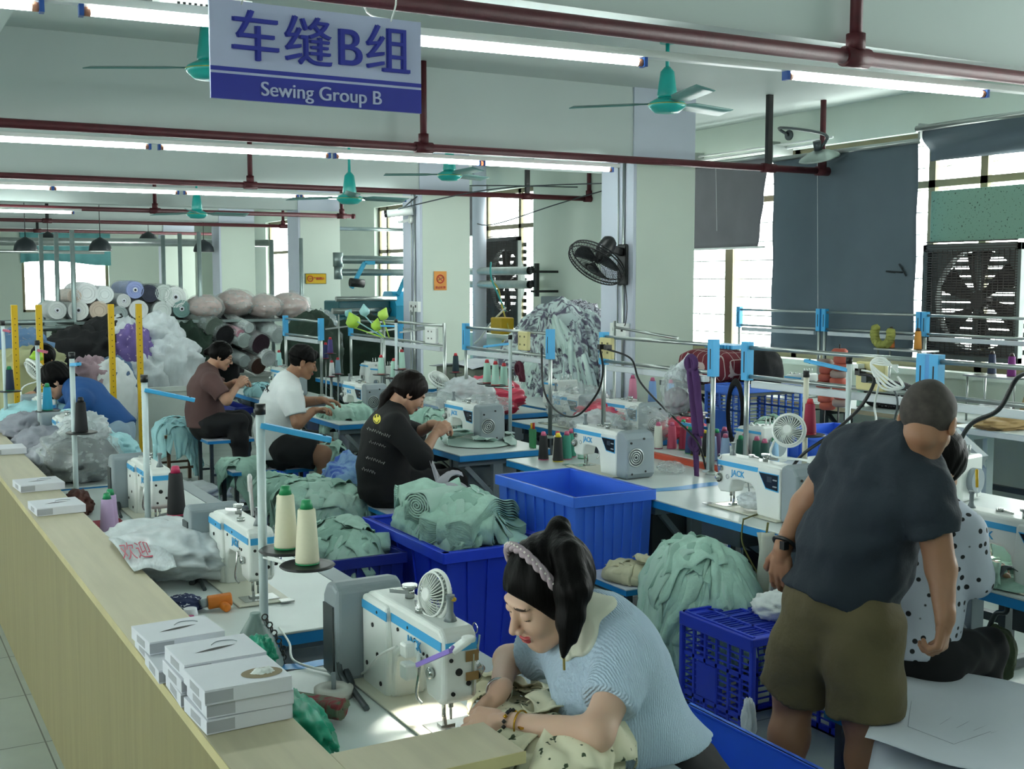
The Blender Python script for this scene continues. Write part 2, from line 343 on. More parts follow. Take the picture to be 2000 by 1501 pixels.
# columns, bluish shaded side and green-lit front put into the colour; ceiling beams
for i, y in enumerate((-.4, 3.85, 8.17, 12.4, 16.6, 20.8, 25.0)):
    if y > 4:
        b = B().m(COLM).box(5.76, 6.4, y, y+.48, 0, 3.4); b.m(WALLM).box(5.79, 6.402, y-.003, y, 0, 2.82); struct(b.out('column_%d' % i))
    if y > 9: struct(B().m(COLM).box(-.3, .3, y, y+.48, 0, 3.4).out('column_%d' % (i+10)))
    struct(B().m(BEAMM).box(-9, 6.4, y+.012, y+.3, 2.83, 3.4).out('ceiling_beam_%d' % i))
struct(B().m(BEAMM).box(.28, .6, 4.15, 8.17, 2.83, 3.4).out('ceiling_beam_9'))
struct(B().m(BEAMM).box(6.4, 8.0, 10.9, 11.2, 3.0, 3.4).out('ceiling_beam_10'))
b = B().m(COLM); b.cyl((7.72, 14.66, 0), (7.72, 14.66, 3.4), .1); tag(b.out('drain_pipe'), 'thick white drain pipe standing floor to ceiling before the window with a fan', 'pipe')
# pipes on the columns
for y, n in ((8.17, 'first'), (12.4, 'second')):
    b = B().m(STEEL).cyl((5.745, y+.12, .02), (5.745, y+.12, 2.8), .012); b.cyl((5.745, y+.2, 1.4), (5.745, y+.2, 2.8), .006)
    tag(b.out('cable_conduit'), 'thin grey conduit running up the %s column from the camera' % ('nearest' if n == 'first' else 'second'), 'pipe')
# ================================================================ SPRINKLER PIPES, TUBES, FANS
def sprinkler(y0, x0, x1, y1, z, label, risers, r=.03):
    t = thing('sprinkler_pipe', label, 'pipe', (x0, y0, z), 0)
    f = lambda x: (x-x0, (y1-y0)*(x-x0)/(x1-x0), 0)
    b = B().m(PIPE).cyl(f(x0), f(x1), r, n=16)
    for x, _ in risers: p = f(x); b.cyl((p[0]-.07, p[1], 0), (p[0]+.07, p[1], 0), r*1.35)
    b.cyl(f(x1-.02), f(x1+.02), r*1.25); b.out('pipe_run', parent=t)
    for x, k in risers:
        p = f(x)
        if k == 'r': B().m(PIPE).cyl(p, (p[0], p[1], 3.4-z), r*.85).cyl((p[0], p[1], .03), (p[0], p[1], .1), r*1.3).out('riser', parent=t)
        else: b = B().m(BLACK).box(p[0]-.025, p[0]+.025, p[1]-.02, p[1]+.02, .03, 3.4-z).out('bracket', parent=t)
sprinkler(3.95, -8.5, 8, 3.75, 2.76, 'nearest dark red sprinkler pipe, the one carrying the blue and white sign', [(3.84, 'r')], .032)
sprinkler(8.13, -8.5, 7.66, 7.93, 2.775, 'dark red sprinkler pipe crossing in front of the nearest column', [(3.74, 'r'), (7.02, 'b'), (7.64, 'r')], .03)
sprinkler(12.33, -8.5, 8, 12.25, 2.8, 'dark red sprinkler pipe passing the second column from the camera', [(3.74, 'r'), (7.1, 'b'), (7.97, 'r')], .03)
sprinkler(16.55, -8.5, 6.58, 16.5, 2.75, 'dark red sprinkler pipe in front of the third column', [(3.7, 'r'), (6.4, 'r')], .03)
sprinkler(20.75, -8.5, 7.0, 20.7, 2.78, 'dark red sprinkler pipe over the fabric racks', [(2.9, 'b'), (6.9, 'r')], .03)
sprinkler(24.95, -8.5, 7.0, 24.9, 2.78, 'farthest dark red sprinkler pipe near the back wall', [(3.3, 'b')], .03)
b = B().m(STEEL).cyl((-2, 21.6, 2.42), (6.9, 21.6, 2.5), .07); b.cyl((-2, 21.9, 2.3), (4, 21.9, 2.3), .03); tag(b.out('duct_pipe'), 'silver foil wrapped pipe high over the fabric racks', 'pipe')
def tube_proto():
    t = thing('fluorescent_light', 'x', 'light')
    B().m(TUBEM).cyl((-.57, 0, 0), (.57, 0, 0), .0145).out('tube', parent=t)
    for s in (-1, 1):
        B().m(M('tube_cap', '#a9735a', .4, var=.05)).cyl((s*.57, 0, 0), (s*.598, 0, 0), .016).out('end_cap', parent=t)
        B().m(M('holder_blue', '#1d4f9a', .4)).box(s*.6-.008, s*.6+.008, -.02, .02, -.018, .035).out('holder', parent=t)
    return t
TUBE = tube_proto(); first = [TUBE]
LN = ['nearest light row', 'second light row', 'third light row', 'fourth light row', 'fifth light row']
def light_row(y0, slope, z, xs, row, names, r0, r1):
    b = B().m(WHITE); b.box(r0, r1, -.025, .025, .02, .05)
    o = b.out('light_rail', bevel=.003); o.location = (0, y0, z); o.rotation_euler = (0, 0, math.atan(slope)); tag(o, 'white channel rail above the tubes of the %s' % (LN[row] if y0 > 0 else 'row behind the camera'), 'rail')
    for x, nm in zip(xs, names):
        lab = 'glowing tube light, %s' % nm; loc = (x, y0+slope*x, z)
        if first: t = first.pop(); t.location = loc; t.rotation_euler = (0, 0, math.atan(slope)); t['label'] = lab
        else: dup(TUBE, loc, math.atan(slope), lab)
light_row(4.28, -.07, 2.7, [-.0, 1.32, 2.32, 4.25, -2.5, -3.72], 0, ['cut off at the top left corner of the photo', 'just hidden behind the left half of the blue sign', 'right of the blue and white sign', 'at the top right with blue holders, beside the pipe joint', 'of the nearest row, left of the frame', 'of the nearest row, far left of the frame'], -4.4, 6.2)
light_row(8.3, -.04, 2.7, [.0, 1.22, 2.48, 3.72, 4.88, -1.3, -3.6], 1, ['second row, hanging at the left edge', 'second row, right of the one at the left edge', 'second row, below and left of the sign', 'second row, directly below the sign', 'second row, ending against the nearest column', 'second row, left of the frame', 'second row, far left of the frame'], -4.3, 5.55)
light_row(12.45, -.04, 2.7, [-.08, 1.19, 2.4, 3.66, 4.9, -2.4], 2, ['third row, at the left edge', 'third row, second from the left edge', 'third row, left of the middle ceiling fan', 'third row, behind the middle ceiling fan', 'third row, ending at the second column', 'third row, left of the frame'], -3.2, 5.6)
light_row(16.35, -.04, 2.68, [2.0, .75, -.5], 3, ['fourth row, ending above the hanging dark lamps', 'fourth row, at the far left', 'fourth row, left of the frame'], -1.2, 2.7)
light_row(-.2, 0, 2.7, [-3.2, -1.6, 0, 1.6, 3.2, 4.8], 0, ['row behind the camera, number %s from its left end' % k for k in ('one', 'two', 'three', 'four', 'five', 'six')], -4, 5.6)
def fan_proto():
    t = thing('ceiling_fan', 'x', 'fan')
    B().m(TEALF).cyl((0, 0, .2), (0, 0, .5), .013).lathe((0, 0, .5), [(.05, 0), (.06, .04), (.03, .07)]).out('stem', parent=t)
    B().m(TEALF).lathe((0, 0, .03), [(.06, 0), (.065, .02), (.055, .1), (.045, .17), (.02, .2)]).out('cup', parent=t)
    B().m(TEALF).lathe((0, 0, -.06), [(.03, -.005), (.08, .0), (.115, .03), (.125, .045), (.115, .065), (.07, .09)], 28).m(M('gold_line', '#b9b35a', .3, .5)).torus((0, 0, -.012), .122, .004).out('motor', parent=t)
    for k in range(3):
        a = 2*math.pi*k/3; c, s_ = math.cos(a), math.sin(a); b = B().m(M('fan_blade', '#5d8a86', .4, var=.06))
        def fn(u, v): r_ = .12+u*.52; w_ = (.03 if u < .12 else .062); q = (v-.5)*2*w_; return (c*r_-s_*q, s_*r_+c*q, -.0-q*.25)
        b.grid(fn, 10, 2); b.out('blade', parent=t, solid=.005)
    return t
FAN = fan_proto()
for i, (x, y, z, rz, lab) in enumerate([(4.7, 6.3, 2.95, .25, 'green ceiling fan near the top right, between the two nearest light rows'), (1.7, 6.25, 2.91, .55, 'green ceiling fan half hidden behind the left edge of the sign'),
        (4.12, 10.42, 2.575, .2, 'turquoise ceiling fan with tall stem hanging in the middle of the photo'), (3.66, 14.15, 2.6, .15, 'turquoise ceiling fan farthest away, over the fabric racks'), (5.2, 10.5, 2.84, .5, 'turquoise ceiling fan almost hidden behind the second light row')]):
    if i == 0: FAN.location = (x, y, z); FAN.rotation_euler = (0, 0, rz); FAN['label'] = lab; f = FAN
    else: f = dup(FAN, (x, y, z), rz, lab)
    st = [c for c in f.children if c.name.startswith('stem')][0]
    if i in (2, 3): st.data = st.data.copy(); [setattr(v.co, 'z', v.co.z+(3.4-z-.57)) for v in st.data.vertices if v.co.z > .3]
    if i in (0, 1, 4): st.data = st.data.copy(); [setattr(v.co, 'z', v.co.z-(.57-3.4+z)) for v in st.data.vertices if v.co.z > .3]
# hanging sign
SB = M('sign_blue', '#232c9c', .45, var=.02); SW = M('sign_white', '#b9bfdd', .5, var=.02)
t = thing('hanging_sign', 'blue and white hanging sign reading Sewing Group B with Chinese characters', 'sign', (.998, 3.66, 2.36))
b = B().m(SW).box(0, .71, 0, .012, 0, .3); b.out('sign_board', parent=t)
b = B().m(SB).box(0, .71, -.001, 0, 0, .077); b.box(0, .71, -.001, 0, .085, .098); b.out('blue_band', parent=t)
F1 = lambda ox, oz, k=0: (lambda u, v, d: (ox+u, -.003-d-k*.0022, oz+v))
bb = t.children[1]
for k, q in enumerate((-.003, 0, .003)): text_mesh('车缝B组', .165, F1(.365+q, .135+abs(q)*.5, k), SB, 'sign_characters', t.children[0], spacing=1.1)
for k, q in enumerate((-.001, .001)): text_mesh('Sewing Group B', .062, F1(.36+q, .018, k), SW, 'sign_lettering', bb)
for x in (.1, .6): B().m(WHITE).tube([(x, -.004, .29), (x+.004, -.04, .36), (x+.01, .05, .47), (x+.005, .26, .47), (x, .2, .36), (x, .01, .3)], .003, 6, 4).out('hanger_wire', parent=t)
# white vent unit and cables high up
b = B().m(WHITE).box(0, .33, 0, .12, 0, .06).m(BLACK)
for i in range(9): b.box(.06+i*.02, .07+i*.02, -.002, 0, .005, .03)
o = b.out('vent_unit', bevel=.004); o.location = PY(312, 16, 4.3); o.rotation_euler = (.2, 0, 0); tag(o, 'white slotted vent unit fixed on the beam left of the sign', 'vent')
# wall fan on the nearest column
def wall_fan():
    t = thing('wall_fan', 'black oscillating wall fan on the nearest column, tilted downward', 'fan', (5.76, 8.3, 1.94)); b = B().m(BLACK)
    b.box(-.03, 0, -.07, .07, -.18, .17); b.out('wall_plate', parent=t, bevel=.02)
    ax = (rt*-.5-upv*.8-fw*.36).normalized(); c = PD(1165, 513, 9.75)-Vector((5.76, 8.3, 1.94)); mc = c-ax*.17
    B().m(BLACK).bar((-.03, 0, .1), (-.17, -.03, .13), .06, .07).bar((-.15, -.03, .13), mc-ax*-.02, .05, .05).out('arm', parent=t, bevel=.008)
    b = B().m(BLACK).lathe(mc-ax*.0, [(.03, -.1), (.062, -.07), (.07, -.02), (.075, .04), (.05, .1), (.03, .16)], 20, ax); b.out('motor', parent=t)
    b = B().m(BLACK)
    for rr, h in ((.255, 0), (.245, .03), (.245, -.03)): b.torus(c+ax*h, rr, .006, ax, 40)
    for rr, h in ((.06, .065), (.12, .06), (.18, .048)): b.torus(c+ax*h, rr, .002, ax, 36, 4)
    u = ax.orthogonal().normalized(); v = ax.cross(u)
    for k in range(54):
        a = 2*math.pi*k/54; d = u*math.cos(a)+v*math.sin(a); d2 = u*math.cos(a+.25)+v*math.sin(a+.25)
        b.tube([c+ax*.07+d*.05, c+ax*.062+d2*.14, c+ax*.03+d2*.245, c+d2*.253, c-ax*.03+d2*.245, c-ax*.06+d2*.13, c-ax*.07+d*.06], .0018, 4)
    b.lathe(c+ax*.06, [(.05, 0), (.05, .012), (.02, .018)], 18, ax); b.out('guard', parent=t); b = B().m(M('smoke_blade', '#1b1d20', .3))
    for k in range(3):
        a0 = 2*math.pi*k/3
        def fn(p, q): a = a0+q*1.25+p*.3; r_ = .03+p*.17; return c+(u*math.cos(a)+v*math.sin(a))*r_+ax*(.025*(q-.5))
        b.grid(fn, 6, 6)
    b.out('blades', parent=t, solid=.003); B().m(CARD).cb(mc+Vector((-.075, -.02, -.0)), (.01, .05, .05)).out('rating_label', parent=t)
    B().m(BLACK).tube([(-.02, -.05, -.18), (-.05, -.12, -.35), (-.05, -.1, -.5), (-.02, 0, -.54)], .004, 6, 6).out('power_cord', parent=t)
    return t
wall_fan()
# wall sockets on the columns
for (x, y, z, lab) in ((5.755, 8.32, 1.38, 'white double socket box on the nearest column under the black fan'), (5.755, 12.5, 1.5, 'white socket box on the second column beside the steel rail')):
    b = B().m(WHITE).box(-.04, 0, -.12, .12, -.06, .06).m(BLACK)
    for k in (-.06, .06): b.box(-.042, -.04, k-.015, k+.015, -.01, .02)
    o = b.out('wall_socket', bevel=.006); o.location = (x, y, z); tag(o, lab, 'socket')
# security camera
t = thing('security_camera', 'white bullet security camera mounted high on the second column', 'camera', (5.75, 12.6, 2.53)); B().m(WHITE).bar((0, 0, -.02), (-.18, -.03, -.06), .03).cyl((-.0, 0, -.02), (-.03, 0, -.02), .05).out('bracket', parent=t)
B().m(WHITE).cyl((-.03, -.1, .07), (-.28, .06, .04), .045).out('housing', parent=t); B().m(BLACK).cyl((-.28, .06, .04), (-.31, .078, .036), .042).out('lens', parent=t)
# posters
t = thing('warning_poster', 'yellow warning plate on the third column', 'sign', (5.86, 16.585, 1.76)); B().m(YEL).box(0, .31, 0, .008, 0, .14).m(BLACK).box(-.006, .316, .002, .009, -.006, .146).out('plate', parent=t)
RED = M('sign_red', '#b5321f', .5); B().m(RED).torus((.07, -.002, .07), .04, .006, (0, 1, 0), 20, 4).box(.05, .09, -.003, 0, .064, .074).out('symbol', parent=t); text_mesh('严禁烟火', .045, F1(.2, .055), RED, 'lettering', t, bold=.001)
t = thing('no_smoking_poster', 'small orange no smoking poster on the second column', 'sign', (5.93, 12.385, 1.69)); B().m(M('poster_orange', '#d9903f', .6)).box(0, .16, 0, .006, 0, .22).out('sheet', parent=t)
B().m(RED).torus((.08, -.002, .13), .045, .007, (0, 1, 0), 22, 4).m(BLACK).bar((.05, -.003, .115), (.11, -.003, .145), .006).m(RED).bar((.05, -.004, .16), (.11, -.004, .1), .008).out('symbol', parent=t); text_mesh('禁止吸烟', .032, F1(.08, .02), RED, 'lettering', t, bold=.001)
# blinds
BL1 = M('blind_grey_brown', '#727276', .8, var=.06, scale=4); BL2 = M('blind_slate', '#56656e', .75, var=.05, scale=3)
def blind(x, y0, y1, z0, z1, mat, lab, skew=0, wavy=.006):
    t = thing('roller_blind', lab, 'blind', (x, y0, z0)); L_ = y1-y0; h = z1-z0
    def fn(u, v): return (wavy*math.sin(u*19+v*3)+wavy*math.sin(v*17), u*L_*(1-(skew*(1-v) if u < .0 else 0))+(skew*(1-v)*(1-u)), v*h)
    B().m(mat).grid(fn, 24, 24).out('blind_fabric', parent=t, solid=.004); B().m(STEEL).cyl((0, -.03, h+.02), (0, L_+.03, h+.02), .022).out('roller', parent=t)
    B().m(WHITE).box(-.012, .012, skew*.0, L_, -.02, .0).out('bottom_bar', parent=t, bevel=.003); [B().m(STEEL).box(-.01, 8.0-x, q, q+.02, h-.01, h+.16).out('wall_bracket', parent=t) for q in (-.02, L_)]; B().m(WHITE).cyl((-.03, L_*.62, h*.2), (-.03, L_*.65, h), .002).out('pull_cord', parent=t)
    return t
blind(7.86, 8.9, 10.06, 2.14, 2.99, BL1, 'grey brown roller blind half down, beside the nearest column', .12)
t = blind(7.76, 6.95, 8.7, 1.15, 2.93, BL2, 'long slate grey roller blind covering the window nearly to the sill', 0)
b = B().m(M('dark_scuff', '#20282c', .8)); b.tube([(-.012, .72-.6, .98-.26), (-.012, .6-.3, .96-.23), (-.012, .5-.3, .98-.26)], .008, 5, 4).tube([(-.012, .42-.3, .95-.2), (-.012, .36-.2, .99-.2), (-.012, .33-.25, .93-.24)], .007, 5, 4); b.out('black_scuff', parent=t)
blind(7.82, 14.95, 15.4, 2.45, 3.0, BL1, 'short dark blind beside the white drain pipe')
t = thing('roller_blind', 'rolled up grey blind fabric above the window at the top right', 'blind', (7.7, 5.2, 2.78)); B().m(BL2).grid(lambda u, v: (.15*(1-v)+.02*math.sin(v*9+u*5), u*1.68, v*.26), 20, 10).out('blind_fabric', parent=t, solid=.005); B().m(STEEL).cyl((0, -.02, .26), (0, 1.72, .26), .025).box(0, .3, 1.68, 1.7, .24, .28).box(0, .3, 0, .02, .24, .28).out('roller', parent=t)
b = B().m(M('curtain_teal', '#6fb0b3', .8, var=.05)).grid(lambda u, v: (3.4+u*1.95, 28.475+.02*math.sin(u*40), 2.2+.05*math.sin(u*5)*(1-v)+v*.68), 60, 4); tag(b.out('window_curtain', solid=.01), 'short teal curtain over the back wall window', 'curtain')
# exhaust fans standing in the windows
def exhaust(y0, y1, z0, z1, lab, x=7.93):
    t = thing('exhaust_fan', lab, 'fan', (x, y0, z0)); w_, h = y1-y0, z1-z0; G = M('fan_frame', '#4c5552', .5, .3, .12); cy, cz, r_ = w_*.46, h*.52, min(w_, h)*.44
    B().m(G).box(0, .06, 0, w_, 0, .05).box(0, .06, 0, w_, h-.06, h).box(0, .06, 0, .05, 0, h).box(0, .06, w_-.05, w_, 0, h).out('housing', parent=t, bevel=.004)
    b = B().m(G); k = 48; q = []
    for i in range(k):
        a = 2*math.pi*i/k; c, s_ = math.cos(a), math.sin(a); m_ = 1/max(abs(c)/(w_/2-.03), abs(s_)/(h/2-.04)); q.append(((w_/2+c*m_, h/2+s_*m_), (cy+c*r_, cz+s_*r_)))
    for i in range(k): p, n_ = q[i], q[(i+1) % k]; b.quad((.05, *p[0]), (.05, *n_[0]), (.05, *n_[1]), (.05, *p[1])); b.quad((.05, *p[1]), (.05, *n_[1]), (.13, *n_[1]), (.13, *p[1]))
    b.out('shroud', parent=t); b = B().m(M('mesh_guard', '#3a3532', .6, .3))
    for i in range(int(w_/.05)): b.box(-.006, -.002, .05+i*.05, .054+i*.05, .04, h-.05)
    for i in range(int(h/.021)): b.box(-.004, 0, .03, w_-.03, .04+i*.021, .051+i*.021)
    b.out('mesh_guard', parent=t, ); b = B().m(M('fan_rotor', '#2b2725', .5, .3)); b.cyl((.06, cy, cz), (.16, cy, cz), .07)
    for i in range(6):
        a0 = i*math.pi/3
        b.grid(lambda u, v: (.1+.04*(v-.5), cy+math.cos(a0+.55*v+.2*u)*(.06+u*(r_-.08)), cz+math.sin(a0+.55*v+.2*u)*(.06+u*(r_-.08))), 6, 4)
    b.out('rotor', parent=t, solid=.004); b = B().m(G).box(.09, .13, w_*.5-.03, w_*.5+.03, .05, h-.05)
    for k in range(12): b.box(.17, .19, .05, w_-.05, .06+k*(h-.1)/12, .06+(k+.6)*(h-.1)/12)
    b.out('shutter', parent=t)
exhaust(6.06, 7.02, 1.15, 2.1, 'large dusty exhaust fan with wire mesh below the green panel'); exhaust(13.98, 14.98, 1.15, 2.4, 'exhaust fan behind the white drain pipe, in the second window', 7.95)
b = B().m(M('green_panel', '#6f9584', .6, kind='speck', scale=55, col2='#2d4238')).box(0, .03, 0, 1.75, 0, .42); o = b.out('window_panel', bevel=.004); o.location = (7.95, 5.22, 2.125); tag(o, 'speckled green metal panel above the large exhaust fan', 'panel')
# high bay lamp on a gooseneck
t = thing('wall_lamp', 'dish shaped metal wall lamp on a curved arm, high by the slate blind', 'lamp', (7.98, 8.75, 3.2)); LM = M('lamp_dish', '#a9b6b0', .3, .7)
dc = PD(1600, 306, 10.3)-Vector((7.98, 8.75, 3.2)); ax = Vector((.35, .1, -1)).normalized(); B().m(LM).lathe(dc-ax*.06, [(.03, 0), (.1, .02), (.17, .06), (.18, .075), (.165, .07), (.02, .03)], 28, ax).out('dish', parent=t)
B().m(DGREY).tube([(0, 0, 0), (-.12, -.02, .06), dc-ax*.06+Vector((.1, .02, .14)), dc-ax*.06], .014, 8, 6).cyl((.02, 0, 0), (0, 0, 0), .05).cyl(dc-ax*.14, dc-ax*.05, .035).out('arm', parent=t)
b = B().m(WHITE).cyl((7.93, 8.2, 3.07), (7.93, 10.3, 3.07), .013).cyl((7.93, 8.1, 3.11), (7.93, 10.3, 3.11), .01); tag(b.out('curtain_rail'), 'thin white rails fixed above the two roller blinds', 'rail')
# wires along the ceiling right of the second column
b = B().m(DGREY)
for p in (((5.4, 12.2, 2.6), (6.6, 12.0, 2.86), (7.9, 10.9, 2.9)), ((5.5, 12.3, 2.62), (6.2, 12.6, 2.9), (7.9, 12.4, 2.95)), ((7.9, 15.5, 2.8), (7.6, 14.2, 2.55), (7.7, 12.5, 2.75), (7.8, 11.2, 2.9))): b.tube(p, .008, 6, 8)
tag(b.out('ceiling_cable'), 'grey cables sagging between the second column and the window wall', 'cable')
# dark enamel lamps over the far tables
def pend():
    t = thing('pendant_lamp', 'x', 'lamp'); B().m(M('lamp_black', '#2a3236', .4)).lathe((0, 0, 0), [(.18, 0), (.18, .02), (.165, .09), (.12, .16), (.05, .2), (.02, .22)], 24).out('lamp_shade', parent=t)
    B().m(WHITE).lathe((0, 0, -.004), [(.165, 0), (.17, .005)], 24).out('diffuser', parent=t); B().m(BLACK).cyl((0, 0, .21), (0, 0, .62), .006).out('cord', parent=t); return t
PEN = pend()
for i, (px, py, Y_, lab) in enumerate([(50, 490, 20, 'dark bell pendant lamp at the far left'), (196, 490, 20, 'dark bell pendant lamp above the left steel posts'), (94, 477, 22, 'dark pendant lamp behind the three left steel posts'), (290, 475, 22.5, 'flat dark pendant lamp hanging between the two post groups'), (398, 492, 21, 'dark pendant lamp right of the second post group')]):
    p = PY(px, py, Y_)
    if i: q = dup(PEN, p, 0, lab)
    else: q = PEN; PEN.location = p; PEN['label'] = lab
    cd = [c for c in q.children if c.name.startswith('cord')][0]; cd.data = cd.data.copy(); [setattr(v.co, 'z', 3.4-p.z) for v in cd.data.vertices if v.co.z > .5]
# ================================================================ COUNTER
t = thing('counter', 'long pale wooden counter screen running along the left side, turning at the camera', 'counter', (0, 0, 0))
b = B().m(WOOD); b.box(.605, .8, 1.985, 9.6, .835, .86); b.box(.8, 1.147, 1.985, 2.165, .835, .86); b.out('countertop', parent=t, bevel=.002)
b = B().m(WOODV); b.box(.625, .645, 2.0, 9.6, 0, .835); b.box(.76, .78, 2.16, 9.6, .5, .835); b.out('side_panel', parent=t)
b = B().m(WOODV); b.box(.645, 1.12, 2.0, 2.02, 0, .835); b.out('end_panel', parent=t)
B().m(M('edge_band', '#c9bd8b', .45)).box(.6035, .605, 1.985, 9.6, .835, .86).box(.6035, 1.148, 1.9835, 1.985, .835, .86).out('edge_band', parent=t)
# ================================================================ SEWING TABLES
def table(x0, x1, y0, y1, label, z=.75, edge=BLUE, leg=GREY, top=TOP, ctrl=True, group=None, kind='sewing_table'):
    t = thing(kind, label, 'table', (x0, y0, 0), 0, group); w_, l = x1-x0, y1-y0
    b = B().m(top).box(0, w_, 0, l, z-.008, z); b.out('tabletop', parent=t, bevel=.003)
    b = B().m(edge).box(.001, w_-.001, .001, l-.001, z-.042, z-.008); b.out('edge_band', parent=t)
    for y in (.12, l-.12):
        b = B().m(leg).box(w_*.5-.035, w_*.5+.035, y-.02, y+.02, .04, z-.05).box(.04, w_-.04, y-.022, y+.022, z-.09, z-.05).box(.02, w_-.02, y-.025, y+.025, .015, .055).bar((w_*.5, y, z-.32), (w_*.15, y, z-.09), .03)
        for q in (.05, w_-.05): b.cyl((q, y, 0), (q, y, .02), .018)
        b.out('leg', parent=t, bevel=.003)
    b = B().m(leg).box(w_*.5-.02, w_*.5+.02, .12, l-.12, .22, .26); b.out('crossbar', parent=t)
    if ctrl:
        B().m(DGREY).box(w_*.3, w_*.8, l*.35, l*.65, .12, .135).bar((w_*.55, l*.5, .1), (w_*.6, l*.5, .24), .02).out('treadle', parent=t)
        B().m(GREY).box(w_*.25, w_*.8, .2, .42, z-.25, z-.06).out('motor_box', parent=t, bevel=.01)
        B().m(BLACK).tube([(w_*.5, .3, z-.2), (w_*.4, .45, z-.4), (w_*.55, .6, z-.3), (w_*.5, l-.2, z-.1)], .006, 6, 6).out('cable', parent=t)
        B().m(DGREY).box(.02, .2, l*.4, l*.6, z-.12, z-.045).out('oil_pan', parent=t)
    return t
table(.802, 1.44, 1.95, 3.0, 'white sewing table of the woman with the hairband, enclosed by the counter')
table(.80, 1.44, 3.34, 4.8, 'white sewing table with blue edge holding the stand with two cream thread cones')
table(.80, 1.44, 4.88, 6.2, 'white sewing table along the counter, holding the stand with the black thread cone')
table(.80, 1.44, 6.28, 7.6, 'sewing table along the counter heaped with grey cloth'); table(.80, 1.44, 7.68, 9.0, 'farthest sewing table along the counter, in front of the bending person')
table(3.35, 3.95, 1.8, 3.06, 'sewing table at the right edge where the person in the dotted blouse sews'); table(3.35, 3.95, 3.42, 4.745, 'white sewing table with long blue edge in front of the standing man', z=.75)
table(3.35, 3.95, 4.76, 6.03, 'white sewing table behind the light blue empty bin'); table(3.18, 3.82, 6.3, 7.7, 'blue edged sewing table of the woman in the black printed shirt')
table(3.1, 3.72, 8.1, 9.35, 'blue edged sewing table of the man in the white T-shirt'); table(3.15, 3.78, 10.0, 11.3, 'blue edged sewing table of the person in the brown T-shirt')
table(4.32, 4.88, 3.4, 4.7, 'white rear table behind the machine with the small round fan', leg=DGREY); table(4.32, 4.88, 4.76, 6.03, 'white rear table crowded with coloured thread cones', leg=DGREY)
table(4.32, 4.9, 6.3, 7.7, 'rear table heaped with clear bags beside the nearest column', leg=DGREY); table(4.3, 4.9, 8.1, 9.35, 'rear table holding an overlock machine and black thread cones', leg=DGREY)
for (a, c, n) in ((3.42, 4.72, 'between the white tables under the steel rail in the foreground'), (4.76, 6.03, 'between the white tables beside the nearest column')):
    b = B().m(TOP).box(3.955, 4.27, a, c, .7, .715).box(3.955, 3.965, a, c, .65, .74).m(M('orange_strip', '#c94a2c', .5)).box(4.27, 4.315, a, c, .68, .745)
    for y in (a+.1, c-.1): b.m(DGREY).box(4.1, 4.14, y-.02, y+.02, 0, .7)
    tag(b.out('table_trough'), 'pale trough with orange edge %s' % n, 'trough')
table(7.2, 7.86, 7.6, 9.3, 'wooden edged work table under the half drawn blind', edge=TWOOD, leg=DGREY, ctrl=False); table(7.2, 7.86, 5.35, 7.55, 'wooden edged work table under the slate blind', edge=TWOOD, leg=DGREY, ctrl=False)
table(6.62, 7.18, 4.5, 5.6, 'white ironing table at the right edge of the photo', z=.8, edge=WHITE, leg=POLEW, ctrl=False, kind='ironing_table')
table(5.0, 5.6, 7.9, 9.3, 'table in the back beside the column bearing a spool stand', leg=DGREY); table(4.4, 5.1, 10.4, 12.2, 'far table with overlock machines before the teal machine', leg=DGREY)
t = B().m(BLUET).grid(lambda u, v: (3.36+u*.56, 4.7+v*.09+.01*math.sin(u*9), .7512), 10, 2).out('blue_tape'); tag(t, 'strip of light blue film taped over the joint of two white tables', 'tape')
t = B().m(BLUET).grid(lambda u, v: (.84+u*.55, 3.0+v*.05+.01*math.sin(u*9), .7515+.002*math.sin(u*30)), 20, 2).out('blue_tape'); tag(t, 'crumpled blue and silver film behind the nearest sewing machine', 'tape')
b = B().m(GREY).box(1.445, 1.52, 3.34, 5.0, .735, .748).box(1.445, 1.52, 5.05, 6.2, .735, .748); tag(b.out('metal_ledge', bevel=.002), 'narrow metal ledge along the aisle side of the left tables', 'ledge')
b = B().m(GREY).box(1.445, 1.53, 1.9, 3.0, .735, .748); tag(b.out('metal_ledge', bevel=.002), 'narrow metal ledge under the hands of the woman with the hairband', 'ledge')
